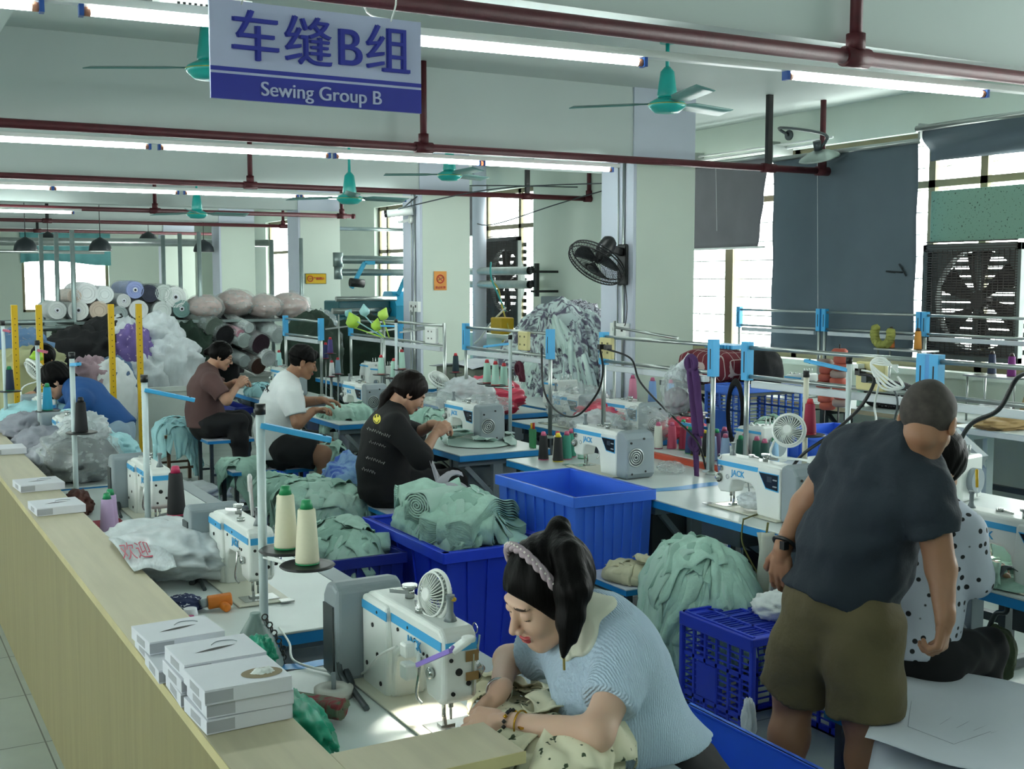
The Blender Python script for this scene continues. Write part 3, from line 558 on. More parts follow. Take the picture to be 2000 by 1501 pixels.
# ================================================================ SEWING MACHINES (needle at the origin, arm along +x, operator on the -y side)
SILV = M('polished_steel', '#b9bdbb', .22, .9, .05); CREAMP = M('machine_bed', '#c9c9b8', .35, var=.03); SCRN = M('panel_dark', '#141c2a', .25, var=.02); HOLE = M('hole_black', '#0c0d0e', .6, var=0); LOGO = M('logo_blue', '#3a9fd6', .4, var=0)
def machine():
    t = thing('sewing_machine', 'x', 'machine'); F = lambda u, v, d: (u, d, v)
    prof = [(-.052, .085), (-.055, .2), (-.05, .235), (-.03, .25), (.36, .25), (.405, .238), (.405, 0), (.235, 0), (.23, .06), (.215, .115), (.185, .138), (.1, .142), (.06, .138), (.045, .1), (.04, .075), (-.03, .07)]
    B().m(WHITE).prism(prof, -.045, .045, F).prism([(.25, 0), (.405, 0), (.405, .236), (.25, .236), (.235, .12)], -.058, .058, F).out('arm', parent=t, bevel=.011, seg=3); arm = t.children[0]
    B().m(CREAMP).box(-.08, .42, -.09, .09, 0, .006).out('bed', parent=t, bevel=.003)
    B().m(SILV).box(-.05, .03, -.06, .06, .006, .008).box(-.1, -.06, -.095, -.05, .002, .007).out('needle_plate', parent=t)
    B().m(LBLUE).box(-.0575, -.0555, -.04, .04, .2, .222).box(-.045, .24, -.0465, -.045, .2, .222).box(-.045, .24, .045, .0465, .2, .222).box(.24, .4, .058, .0595, .2, .222).out('blue_stripe', parent=arm)
    b = B().m(GREY).prism([(.41, .0), (.41, .25), (.44, .262), (.49, .255), (.515, .22), (.52, .03), (.5, .0)], -.062, .125, F); mc = b.out('motor_cover', parent=t, bevel=.014, seg=3)
    b = B().m(DGREY).cyl((.515, -.005, .12), (.5205, -.005, .12), .05, n=28).m(STEEL)
    for rr in (.048, .035, .023, .011): b.torus((.5205, -.005, .12), rr, .0035, (1, 0, 0), 26, 5)
    b.m(HOLE)
    for y, z in ((-.035, .2), (.05, .22), (.06, .04), (-.03, .03)): b.cyl((.515, y, z), (.5215, y, z), .006, n=10)
    b.m(DGREY).box(.43, .5, .1255, .13, .02, .2).out('vent', parent=mc)
    b = B().m(LBLUE).prism([(.26, .21), (.395, .21), (.395, .13), (.31, .135)], -.0605, -.058, F).m(SCRN).prism([(.267, .206), (.391, .206), (.391, .136), (.313, .141)], -.062, -.058, F).m(M('lcd', '#3b4552', .2)).box(.32, .352, -.0625, -.061, .17, .195)
    b.m(M('key_grey', '#b9c2c6', .4))
    for i in range(4):
        for j in range(2): b.box(.36+.007*i, .364+.007*i, -.0628, -.061, .15+j*.03, .156+j*.03)
    b.out('control_panel', parent=t)
    b = B().m(SILV).cyl((0, 0, .02), (0, 0, .09), .0035, n=8).cyl((0, 0, .05), (0, 0, .1), .007, n=10).cyl((.0, .018, .03), (.0, .018, .09), .005, n=8).box(-.012, .012, -.006, .03, .008, .013).bar((0, .015, .012), (0, .018, .035), .008)
    b.out('needle_bar', parent=t)
    b = B().m(SILV); b.lathe((-.03, -.046, .14), [(.014, -.002), (.02, .0), (.006, .006), (.02, .012), (.012, .02), (.005, .028)], 16, (0, -1, 0)); b.out('tension_dial', parent=t); b = B().m(SILV); b.lathe((-.02, -.046, .185), [(.01, 0), (.013, .004), (.004, .01), (.012, .014)], 14, (0, -1, 0))
    b.bar((-.035, -.05, .16), (-.04, -.056, .225), .004).torus((-.03, -.05, .24), .012, .0015, (0, 1, 0), 14, 4).torus((.03, -.05, .15), .01, .0015, (0, 1, 0), 14, 4).bar((-.05, -.03, .09), (-.056, -.03, .19), .012, .004)
    b.out('take_up_guide', parent=t); B().m(HOLE).cyl((-.03, -.05, .13), (-.03, -.058, .13), .013).out('tension_knob', parent=t)
    b = B().m(SILV).cyl((.25, -.01, .25), (.25, -.01, .275), .012).cyl((.25, -.01, .275), (.25, -.01, .285), .02).bar((.24, -.005, .268), (.3, .02, .262), .01)
    b.out('bobbin_winder', parent=t); b = B().m(SILV).cyl((.12, .02, .25), (.12, .02, .262), .014, n=16).bar((.13, .02, .256), (.19, .0, .256), .008); b.out('thread_guide', parent=t); b = B()
    b.m(M('pin_grey', '#7a8488', .4)).lathe((.02, -.01, .25), [(.016, 0), (.013, .01), (.008, .02), (.008, .05), (.011, .055), (.011, .062)], 14)
    b.out('thread_pin', parent=t)
    b = B().m(HOLE)
    for x, z, r_ in ((.03, .17, .005), (.05, .17, .004), (.1, .19, .005), (.2, .19, .005), (.07, .14, .004), (.3, .1, .006), (.33, .17, .006), (.28, .03, .006), (.37, .06, .006), (.3, .21, .004), (.14, .21, .004)): b.cyl((x, .044, z), (x, .0605 if x > .25 else .0475, z), r_, n=10)
    for y, z, r_ in ((.005, .15, .009), (-.02, .12, .006), (.02, .1, .005), (.025, .18, .005)): b.cyl((-.05, y, z), (-.0565, y, z), r_, n=12)
    b.out('screw_hole', parent=arm)
    B().m(SILV).tube([(.06, .05, .16), (.055, .056, .12), (.06, .06, .07), (.05, .05, .05)], .004, 6, 5).lathe((.0, .046, .14), [(.012, 0), (.014, .01), (.01, .014)], 12, (0, 1, 0)).out('knee_lifter', parent=t)
    B().m(DGREY).tube([(.44, .11, .1), (.4, .12, .03), (.3, .12, .01), (.2, .13, .004)], .008, 6, 6).tube([(.42, .1, .03), (.36, .11, .012), (.3, .15, .006)], .012, 6, 5).out('cable', parent=t)
    text_mesh('JACK', .04, lambda u, v, d: (.1+u, -.0462-d, .16+v), LOGO, 'brand_lettering', arm, bold=.0008); text_mesh('JACK', .034, lambda u, v, d: (.1-u, .0475+d, .17+v), LOGO, 'brand_lettering', arm, bold=.0006)
    return t
MACH = machine(); MACH.location = (1.195, 2.42, .752); MACH.rotation_euler = (0, 0, R(90)); MACH['label'] = 'white sewing machine nearest the camera, with the ribbed mini fan on its arm'
UP, DN = R(90), R(-90)
for (x, y, rz, lab) in [(1.14, 3.74, UP, 'white sewing machine on the left table, red and white pens standing on it'), (1.14, 5.15, UP, 'white sewing machine on the left row before the grey stuffed bag'), (1.1, 7.15, UP, 'white sewing machine on the left row with a small red label and screw holes'), (1.15, 8.45, UP, 'farthest sewing machine of the left row beside the bending person'),
        (3.56, 4.24, DN, 'white sewing machine beside the standing man, small round fan on its top'), (3.6, 5.56, DN, 'white sewing machine behind the light blue bin, next to black and green cones'), (3.47, 2.83, DN, 'white sewing machine at the right edge being used by the person in the dotted blouse'),
        (3.55, 7.12, DN, 'sewing machine used by the woman in the black printed shirt'), (3.5, 8.9, DN, 'sewing machine used by the man in the white T-shirt'), (3.5, 10.75, DN, 'sewing machine used by the person in the brown T-shirt'),
        (4.5, 7.35, DN, 'white sewing machine behind the hanging black cable, before the marbled fabric heap'), (4.55, 6.1+.6, DN, 'white sewing machine under the clear bags on the rear table')]:
    dup(MACH, (x, y, .752), rz, lab, scale=.97)
SIR = M('panel_grey', '#a0aaa6', .4); t = thing('machine_control_box', 'grey control box with red lettering under the long blue edged table', 'box', (3.72, 4.35, .22)); B().m(SIR).box(0, .18, -.45, 0, 0, .3).out('case', parent=t, bevel=.01)
B().m(BLACK).box(-.002, 0, -.43, -.02, .2, .29).out('dark_panel', parent=t); text_mesh('SIRUBA', .12, lambda u, v, d: (-.003-d, -.22-u, .06+v), M('siruba_red', '#a53a3a', .5), 'brand_lettering', t, bold=.002)
# thin cabinet column beside it
b = B().m(DGREY).box(3.4, 3.6, 4.64, 4.74, 0, .7); tag(b.out('table_support', bevel=.005), 'dark grey support plate under the long blue edged table', 'support')
# ================================================================ STEEL RAIL FRAMES ABOVE THE TABLES
LEDW = M('rail_lightbar', '#c3cbd0', .4, var=.03)
def rail(x, y0, y1, z, lab, zb=.75, clamp=LBLUE, bar=True):
    t = thing('overhead_rail', lab, 'frame', (x, y0, zb)); l = y1-y0; h = z-zb
    for y in (0, l):
        B().m(STEEL).cyl((0, y, 0), (0, y, h), .014).lathe((0, y, 0), [(.035, 0), (.03, .01), (.016, .02)]).out('post', parent=t)
        if clamp: B().m(clamp).box(-.022, .022, y-.024, y+.024, h-.19, h+.01).m(HOLE).box(-.0225, -.022, y-.004, y+.004, h-.15, h-.04).out('clamp', parent=t, bevel=.004)
    B().m(STEEL).cyl((0, 0, h-.02), (0, l, h-.02), .011).cyl((0, 0, h-.17), (0, l, h-.17), .011).out('rail', parent=t)
    if bar: B().m(LEDW).box(-.018, .018, .05, l-.05, h-.225, h-.19).out('light_bar', parent=t, bevel=.004)
    return t
rail(4.06, 5.0, 6.06, 1.475, 'steel rail frame with blue clamps and a yellow socket, beside the nearest column'); rail(4.06, 3.57, 4.725, 1.475, 'steel rail frame in front of the standing man, carrying the yellow socket and white plugs')
rail(4.06, 2.1, 3.5, 1.475, 'steel rail frame at the right edge above the standing man'); rail(4.06, 6.7, 7.93, 1.47, 'steel rail frame with blue clamps above the woman in black'); rail(4.06, 8.3, 9.5, 1.47, 'grey rail frame with a white socket box before the second column', clamp=None)
rail(7.6, 7.88, 8.97, 1.54, 'rail frame by the window under the half drawn blind'); rail(7.6, 6.74, 7.81, 1.54, 'rail frame by the window before the slate blind'); rail(7.6, 5.4, 6.68, 1.54, 'rail frame by the window before the large exhaust fan')
rail(3.74, 10.2, 11.2, 1.45, 'rail frame behind the man in the white T-shirt'); rail(4.7, 10.6, 11.9, 1.4, 'rail frame at the overlock machines before the teal machine')
SOCK = M('socket_cream', '#cfc68e', .5, var=.03)
def sock(x, y, z, lab, mat=SOCK, w_=.13):
    t = thing('power_socket', lab, 'socket', (x, y, z)); B().m(mat).box(-.045, -.015, -w_/2, w_/2, -.065, .065).out('box', parent=t, bevel=.008); b = B().m(HOLE)
    for yy in (-.03, .03): 
        for zz in (-.025, .03): b.box(-.047, -.045, yy-.007, yy-.003, zz-.006, zz+.006).box(-.047, -.045, yy+.003, yy+.007, zz-.006, zz+.006)
    b.out('outlet_holes', parent=t)
sock(4.05, 5.97, 1.39, 'cream socket with a plugged grey lead beside the nearest column'); sock(4.05, 6.98, 1.39, 'cream socket at the right end of the frame above the woman in black'); sock(4.05, 3.83, 1.37, 'cream socket with white and grey plugs above the standing man', w_=.17); sock(4.05, 8.45, 1.37, 'white socket strip on the grey rail frame before the second column', WHITE, .2)
def plug(p, q, mat, lab, mid, r=.005):
    p, q = Vector(p), Vector(q); b = B().m(mat).cb(p+Vector((-.02, 0, 0)), (.04, .03, .03)).tube([p+Vector((-.03, 0, -.01))]+[Vector(m) for m in mid]+[q], r, 7, 8); tag(b.out('power_cable'), lab, 'cord')
plug((4.0, 5.97, 1.4), (4.03, 6.75, 1.36), BLACK, 'black cable looping down between the two frames beside the nearest column', [(4.0, 5.98, 1.25), PX(1165, 770, 4.0), PX(1125, 812, 4.0), PX(1085, 800, 4.0), PX(1062, 760, 4.0), PX(1058, 690, 4.0)], .007)
plug((4.0, 5.9, 1.4), (4.1, 5.1, .76), BLACK, 'black cable falling from the cream socket to the table behind the purple cloth', [PX(1232, 700, 4.02), PX(1250, 745, 4.0), PX(1300, 800, 4.0), PX(1360, 860, 4.0)], .006)
plug((4.0, 3.86, 1.39), (3.9, 4.3, .77), BLACK, 'thick black cable slanting left from the socket above the standing man', [PX(1708, 740, 3.95), PX(1680, 795, 3.9), PX(1620, 850, 3.9), PX(1560, 895, 3.85)], .008)
plug((4.0, 3.82, 1.36), (3.95, 3.9, .76), DGREY, 'grey cable hanging straight down from the socket above the standing man', [PX(1745, 760, 3.98), PX(1742, 830, 3.98)], .005)
plug((4.0, 3.87, 1.41), (3.9, 4.05, .76), WHITE, 'white cable hanging from the socket above the standing man', [PX(1715, 735, 3.98), PX(1708, 790, 3.98), PX(1700, 850, 3.95)], .005)
b = B().m(WHITE); 
for k in range(4): b.tube([(4.0, 3.66, 1.4+.01*k), (3.97, 3.72, 1.46-.01*k), (3.96, 3.78, 1.43), (3.95, 3.7-.02*k, 1.33+.01*k), (3.97, 3.6, 1.34), (4.0, 3.66, 1.38)], .005, 6, 6)
tag(b.out('power_cable'), 'coiled white cable bundle wound around the blue clamp above the standing man', 'cord')
plug((3.6, 2.6, 1.5), (3.9, 3.3, 1.0), BLACK, 'black cable crossing the upper right below the exhaust fan', [PX(1990, 735, 3.7), PX(1950, 800, 3.7), PX(1890, 835, 3.75)], .009)
# ================================================================ THREAD STANDS
def stand(x, y, lab, zb=.75, zt=1.43, arm=(1, -.35, -.25), trays=(), armcol=LBLUE, pole=POLEW, armlen=.2):
    t = thing('thread_stand', lab, 'stand', (x, y, zb)); h = zt-zb; a = Vector(arm).normalized()*armlen
    B().m(pole).cyl((0, 0, 0), (0, 0, h), .0125, n=14).lathe((0, 0, 0), [(.035, 0), (.033, .006), (.014, .012)]).out('pole', parent=t); B().m(BLACK).cyl((0, 0, h), (0, 0, h+.03), .015).out('cap', parent=t)
    if armlen: B().m(armcol).bar((0, 0, h-.03), Vector((0, 0, h-.03))+a, .028, .016).m(HOLE).cyl(Vector((0, 0, h-.03))+a*.9+Vector((0, 0, -.012)), Vector((0, 0, h-.03))+a*.9+Vector((0, 0, .012)), .005).out('guide_arm', parent=t, bevel=.003)
    for dx, dy, dz in trays:
        tr = B().m(BLACK).lathe((dx, dy, dz), [(.07, 0), (.075, .004), (.07, .008), (.06, .006), (.03, .009), (.01, .009)], 28).out('spool_tray', parent=t); B().m(STEEL).cyl((dx, dy, dz), (dx, dy, dz+.17), .004).bar((0, 0, dz-.006), (dx, dy, dz-.006), .015, .006).out('spool_pin', parent=tr)
    return t
stand(.985, 3.18, 'white thread stand with two cream cones in front of the left row', trays=[(.035, -.1, .31), (.06, -.2, .285)])
stand(1.02, 4.82, 'white thread stand with blue arm beside the single large black cone', zt=1.395, trays=[(.1, -.06, .1)], arm=(1, -.3, -.25))
stand(.92, 5.93, 'white thread stand holding a black cone before the grey stuffed bag', trays=[(.03, -.02, .32)], arm=(.3, -1, .1), armlen=.07)
stand(.99, 7.65, 'white thread stand with a blue cone, pink tip, near the far left', zt=1.41, trays=[(.05, .02, .25)], armlen=.06, armcol=M('pink_tip', '#c86a80', .4))
stand(.9, 8.6, 'white thread stand with red knob at the far left edge', zt=1.5, trays=[(.03, .0, .3)], armlen=.05, armcol=M('pink_tip', '#c86a80', .4))
stand(4.1, 5.08, 'white thread stand behind the purple hanging cloth', zt=1.02, arm=(-.4, .9, .1), armcol=LBLUE, trays=[(-.02, .12, .3), (.06, .2, .3)], armlen=.17)
stand(4.0, 3.95, 'white thread stand with blue arm to the left of the cream socket above the man', zt=1.42, arm=(-.1, 1, .12), trays=[], armlen=.26)
stand(3.9, 4.12, 'cream pole holding a dark red cone beside the man with tray', zt=1.35, armlen=0, trays=[(-.02, -.05, .33)], pole=M('cream_pole', '#cfcdbb', .5))
stand(3.95, 7.05, 'thread stand with mint cones and blue arm before the marbled fabric', zt=1.4, arm=(-.2, 1, -.12), trays=[(-.05, .12, .32), (.05, .18, .3), (-.02, .3, .32)], armlen=.28)
stand(4.0, 9.1, 'thread stand with mint cones beside the teal machine', zt=1.45, arm=(-.1, 1, -.02), trays=[(.02, .1, .22), (-.02, .28, .24), (.05, .0, .3)], armlen=.25)
# ================================================================ THREAD CONES
def cone(col, tip, name='thread_cone'):
    t = thing(name, 'x', 'thread cone'); c = M('thread_'+col[1:], col, .75, var=.1, kind='thread'); B().m(c).lathe((0, 0, .004), [(.03, 0), (.031, .004), (.0225, .135), (.02, .138)], 20).out('thread', parent=t)
    k = M('cone_tip_'+tip[1:], tip, .4, var=.04); B().m(k).lathe((0, 0, 0), [(.031, 0), (.031, .004)], 20).out('cone_base', parent=t); B().m(k).lathe((0, 0, .142), [(.017, 0), (.012, .022), (.008, .024)], 16).out('cone_tip', parent=t); return t
_C = {}
def put_cone(x, y, z, col, tip, lab, s=1, group=None, rot=None):
    k = (col, tip)
    if k not in _C: _C[k] = r = cone(col, tip); r.location = (x, y, z); r['label'] = lab; r.scale = (s,)*3; 
    else: r = dup(_C[k], (x, y, z), 0, lab, scale=s)
    if rot: r.rotation_euler = rot
    if group: r['group'] = group
    return r
CR, BK, GN, MT, RD, TI = '#e3dfc4', '#15171a', '#2a6b57', '#a9cfc0', '#8e1f3a', '#1f8f5a'
put_cone(1.02, 3.08, 1.069, CR, TI, 'cream thread cone on the rear tray of the nearest stand', 1.05); put_cone(1.045, 2.98, 1.044, CR, TI, 'cream thread cone on the front tray of the nearest stand', 1.05)
put_cone(1.12, 4.76, .859, BK, '#b52a55', 'big black thread cone with pink tip on the left row', 1.2); put_cone(.95, 5.91, 1.079, BK, '#16181a', 'black thread cone on the stand before the grey stuffed bag'); put_cone(1.04, 7.67, 1.009, '#2a9cc4', TI, 'bright blue thread cone on the far left stand'); put_cone(.93, 8.6, 1.059, '#1d2b45', TI, 'navy thread cone on the farthest left stand')
LC = '#b9a0c4'
put_cone(.9, 5.03, .75, LC, TI, 'lilac thread cone nearer the white box on the counter', 1.05); put_cone(.93, 5.12, .75, LC, TI, 'lilac thread cone standing just behind its twin', 1.05)
for i, (x, y, c, tp, l) in enumerate([(3.53, 5.9, BK, '#c2577a', 'black pink-tipped cone at the left end of the group behind the blue bin'), (3.57, 5.8, BK, '#d9c52a', 'black cone with yellow tip in the cone group behind the blue bin'), (3.61, 5.87, '#dcd8c4', '#c2303a', 'thin cream cone between black and green cones'), (3.66, 5.85, '#3f8f7b', '#c2577a', 'green cone in front of its twin behind the blue bin'), (3.735, 5.92, '#3f8f7b', '#c2577a', 'green cone behind its twin, behind the blue bin'), (3.76, 5.83, MT, TI, 'mint cone touching the sewing machine behind the blue bin')]): put_cone(x, y, .752, c, tp, l)
cols = ['#2c3f6e', BK, BK, '#5c3a66', '#9fb9dc', '#9fb9dc', '#1f4f44', '#7a4a6a', '#24574a', '#8fb7d6', '#17413a', '#3a2a55', RD, '#d8dcd0', '#b34a62', GN]
nms = ['navy', 'black', 'black', 'violet', 'pale blue', 'pale blue', 'dark teal', 'plum', 'bottle green', 'light blue', 'deep green', 'indigo', 'crimson', 'off white', 'rose', 'sea green']
plc = ['left end of the crowd', 'second from the left of the crowd', 'third from the left of the crowd', 'behind the black cones', 'beside the lying tube', 'next to its pale blue twin', 'before the stand pole', 'half hidden by the stand pole', 'right of the stand pole', 'right end of the crowd', 'back right of the crowd', 'in the back row', 'by itself near the machine', 'by itself left of the crimson one', 'left of the crimson one', 'against the column']
P_ = [(4.44, 5.68), (4.42, 5.6), (4.44, 5.52), (4.5, 5.5), (4.37, 5.38), (4.4, 5.3), (4.43, 5.2), (4.5, 5.25), (4.48, 5.12), (4.53, 5.03), (4.45, 5.02), (4.6, 5.55), (4.5, 5.82), (4.4, 5.95), (4.47, 5.9), (4.62, 5.98)]
for i, (x, y) in enumerate(P_): put_cone(x, y, .752, cols[i], '#c9b52a' if i in (1, 2) else ('#b5577a' if i % 3 else TI), '%s thread cone on the rear white table, %s' % (nms[i], plc[i]))
for i, (x, y, z, c, l) in enumerate([(4.08, 5.2, 1.069, '#33373b', 'dark cone on the tray behind the hanging purple cloth'), (3.88, 4.07, 1.089, '#8e1f3a', 'dark red thread cone on the cream pole by the standing man'), (3.9, 7.17, 1.079, MT, 'mint cone at the left of the stand before the marbled fabric'), (4.0, 7.23, 1.059, MT, 'mint cone at the right of the stand before the marbled fabric'), (3.93, 7.35, 1.079, MT, 'mint cone at the back of the stand before the marbled fabric'), (4.02, 9.2, .979, MT, 'mint cone in front on the stand beside the teal machine'), (3.98, 9.38, .999, MT, 'mint cone at the back of the stand beside the teal machine'), (4.05, 9.1, 1.059, MT, 'mint cone highest on the stand beside the teal machine'), (4.45, 8.5, .752, '#1c2b33', 'dark cone in front of the second column'), (4.5, 8.4, .752, '#17302c', 'dark green cone in front of the second column')]): put_cone(x, y, z, c, '#c2303a', l)
# cones on the shelf at the column
b = B().m(STEEL).box(5.02, 5.25, 6.6, 7.4, .9, .91).cyl((5.04, 7.38, 0), (5.04, 7.38, 1.5), .012).cyl((5.04, 6.62, 0), (5.04, 6.62, .9), .012).cyl((5.24, 7.38, 0), (5.24, 7.38, .9), .01).cyl((5.24, 6.62, 0), (5.24, 6.62, .9), .01).cyl((5.04, 7.38, 1.45), (5.04, 6.6, 1.4), .01); tag(b.out('spool_rack'), 'thin metal spool rack right beside the nearest column', 'rack')
for x, y, c, l in ((5.12, 7.25, '#d98aa5', 'pink thread cone on the thin rack beside the nearest column'), (5.12, 7.0, '#7a9fd0', 'slim blue thread cone between the pink and the wide blue one'), (5.12, 6.78, '#6fa3d8', 'wide blue thread cone on the thin rack beside the nearest column')): put_cone(x, y, .912, c, '#b5577a', l, 1.1)
for x, y, c, l, z in ((7.45, 6.9, '#b9672a', 'brown orange cone on the window rail, left', 1.25), (7.45, 6.62, '#c98a3a', 'ochre orange cone beside the cream socket', 1.25), (7.35, 7.12, MT, 'mint cone on the wall table before the patterned black bag', .752), (7.4, 5.7, '#7a2f7a', 'purple cone by the window at the right', 1.1), (7.5, 5.95, '#25304a', 'navy cone by the window at the right', 1.1), (7.4, 8.5, '#d9d2bd', 'beige cone on the wall table behind the frame post', .752), (7.45, 8.42, '#d9d2bd', 'second beige cone on the wall table', .752)): put_cone(x, y, z, c, '#3a2a22', l, 1.05)
for x0, x1, y0, y1, z_, l_ in ((7.36, 7.56, 6.5, 7.0, 1.235, 'small steel spool shelf with the two orange brown cones'), (7.3, 7.56, 5.6, 6.05, 1.085, 'small steel spool shelf with the purple cone')):
    b = B().m(STEEL).box(x0, x1, y0, y1, z_, z_+.013)
    for x, y in ((x0+.03, y0+.02), (x1-.03, y1-.02), (x0+.03, y1-.02), (x1-.03, y0+.02)): b.cyl((x, y, .75), (x, y, z_), .008)
    tag(b.out('spool_shelf'), l_, 'shelf')
# ================================================================ STOOLS
def stool(x0, x1, y0, y1, lab, z=.46, edge=BLUE, top=M('stool_top', '#c3c8d4', .5, var=.04), leg=DGREY):
    t = thing('stool', lab, 'stool', (x0, y0, 0)); w_, l = x1-x0, y1-y0; B().m(top).box(0, w_, 0, l, z-.006, z).out('seat', parent=t, bevel=.002); B().m(edge).box(.001, w_-.001, .001, l-.001, z-.03, z-.006).out('seat_edge', parent=t)
    for x in (.04, w_-.04):
        for y in (.04, l-.04): B().m(leg).box(x-.014, x+.014, y-.014, y+.014, 0, z-.03).out('leg', parent=t)
    B().m(leg).box(.04, w_-.04, .034, .046, .15, .17).box(.04, w_-.04, l-.046, l-.034, .15, .17).out('stretcher', parent=t); return t
stool(2.66, 2.98, 6.1, 6.75, 'white stool with blue edge under the woman in black'); stool(2.68, 3.0, 8.05, 8.6, 'stool with blue edge under the man in the white T-shirt'); stool(2.58, 2.98, 9.8, 10.25, 'stool with pale top under the person in the brown T-shirt')
stool(2.3, 2.64, 6.55, 7.2, 'wooden topped stool under the spread of mint shirts', edge=TWOOD, top=TWOOD); stool(2.3, 2.62, 8.1, 8.5, 'stool buried under a mint shirt behind the man in white'); stool(2.35, 2.7, 10.35, 10.8, 'brown wooden stool under the light blue garments', edge=M('brown_wood', '#5a4334', .5), top=TWOOD, leg=M('brown_wood', '#5a4334', .5))
stool(2.94, 3.3, 4.2, 5.3, 'long blue edged bench carrying the light blue bin', z=.44); stool(2.98, 3.3, 3.72, 4.15, 'stool hidden under the big mint garment heap', z=.44); stool(1.55, 1.85, 5.3, 5.75, 'wooden topped stool with mint cloth beside the left row', edge=TWOOD, top=TWOOD, leg=M('brown_wood', '#5a4334', .5))
stool(2.62, 3.12, 2.12, 2.66, 'stool under the white paper patterns', z=.46)
stool(1.62, 1.98, 1.95, 2.4, 'stool under the woman with the hairband', z=.46); stool(2.86, 3.14, 2.5, 2.82, 'stool under the person in the dotted blouse', z=.5)
# ================================================================ BINS AND CRATES
def bin_(x0, x1, y0, y1, z0, h, mat, lab, taper=.06, rz=0, ribs=5, rim=.03, name='storage_bin'):
    t = thing(name, lab, 'bin', ((x0+x1)/2, (y0+y1)/2, z0), rz); a, c = (x1-x0)/2, (y1-y0)/2; th = .006
    def sh(k, q): return [(sx*(a-k-taper*(1-q)), sy*(c-k-taper*(1-q)), h*q) for sx, sy in ((-1, -1), (1, -1), (1, 1), (-1, 1))]
    b = B().m(mat); o0, o1, i1, i0 = sh(0, 0), sh(0, 1), sh(th, 1), sh(th, 0); i0 = [(x, y, th) for x, y, z in i0]
    for k in range(4): n = (k+1) % 4; b.quad(o0[k], o0[n], o1[n], o1[k]); b.quad(i0[n], i0[k], i1[k], i1[n]); b.quad(o1[k], o1[n], i1[n], i1[k])
    b.quad(*o0[::-1]); b.quad(*i0); b.out('body', parent=t)
    b = B().m(mat)
    for k in range(4):
        n = (k+1) % 4; p, q = Vector(o1[k]), Vector(o1[n]); d = (q-p).normalized(); nrm = Vector((d.y, -d.x, 0)); w_ = rim
        b.prism([(-w_*.3, 0), (w_*.5, 0), (w_*.5, -.05), (w_*.4, -.05), (w_*.35, -.008), (-w_*.3, -.008)], -w_*.4, (q-p).length+w_*.4, lambda u, v, s_: p+d*s_+nrm*u+Vector((0, 0, v)))
    b.out('rim', parent=t, bevel=.004); b = B().m(mat)
    for k in range(4):
        n = (k+1) % 4
        for i in range(1, ribs+1):
            f = i/(ribs+1); p = Vector(o0[k]).lerp(Vector(o0[n]), f); q = Vector(o1[k]).lerp(Vector(o1[n]), f); d = (Vector(o1[n])-Vector(o1[k])).normalized(); nrm = Vector((d.y, -d.x, 0))
            b.bar(p+nrm*.004, q+nrm*.004-Vector((0, 0, .03)), .009, .008, up=nrm)
    b.out('ribs', parent=t); return t
bin_(2.32, 2.87, 4.74, 5.66, 0, .57, M('deep_blue_bin', '#2b48e2', .35, var=.05), 'tall deep blue bin overflowing with mint bundles behind the woman with the hairband', .07, ribs=4, rim=.05)
bin_(2.9, 3.34, 4.56, 5.3, .44, .36, M('light_blue_bin', '#3f74ea', .35, var=.05), 'empty light blue bin standing on the long bench', .012, ribs=7); bin_(1.86, 2.28, 5.12, 5.72, .0, .5, NAVY, 'navy blue bin with mint cloth rolls left of the deep blue bin', .02, ribs=6)
bin_(1.84, 2.38, 2.32, 3.04, 0, .4, M('light_blue_bin', '#3f74ea', .35, var=.05), 'blue bin at the bottom edge, right of the woman with the hairband', .015, ribs=6)
bin_(1.46, 1.72, 3.55, 4.2, 0, .4, M('deep_blue_bin', '#2b48e2', .35), 'blue bin in the gap behind the nearest table', .01); bin_(2.9, 3.1, 8.75, 9.3, 0, .62, M('light_blue_bin', '#3f74ea', .35), 'blue bin hung with a black bag between brown and white T-shirts', .01)
bin_(3.0, 3.14, 10.4, 11.1, .3, .36, NAVY, 'blue bin under the table of the person in the brown T-shirt', .01); bin_(5.0, 5.45, 5.0, 5.5, 0, .9, M('light_blue_bin', '#3f74ea', .35), 'stacked blue bins behind the small round fan', .01)
bin_(5.0, 5.4, 5.6, 6.0, 0, .72, M('light_blue_bin', '#3f74ea', .35), 'low blue bin with pale cloth beside the small round fan', .01)
WB = M('translucent_bin', '#c3ccc6', .4, var=.04, trans=.0)
bin_(2.35, 3.3, 12.2, 13.3, 0, .72, WB, 'large white plastic bin in front of the fabric heaps', .05, ribs=0, rim=.06); bin_(3.3, 4.35, 13.6, 15.0, 0, .72, WB, 'large white plastic bin behind the person in the brown T-shirt', .05, ribs=0, rim=.06)
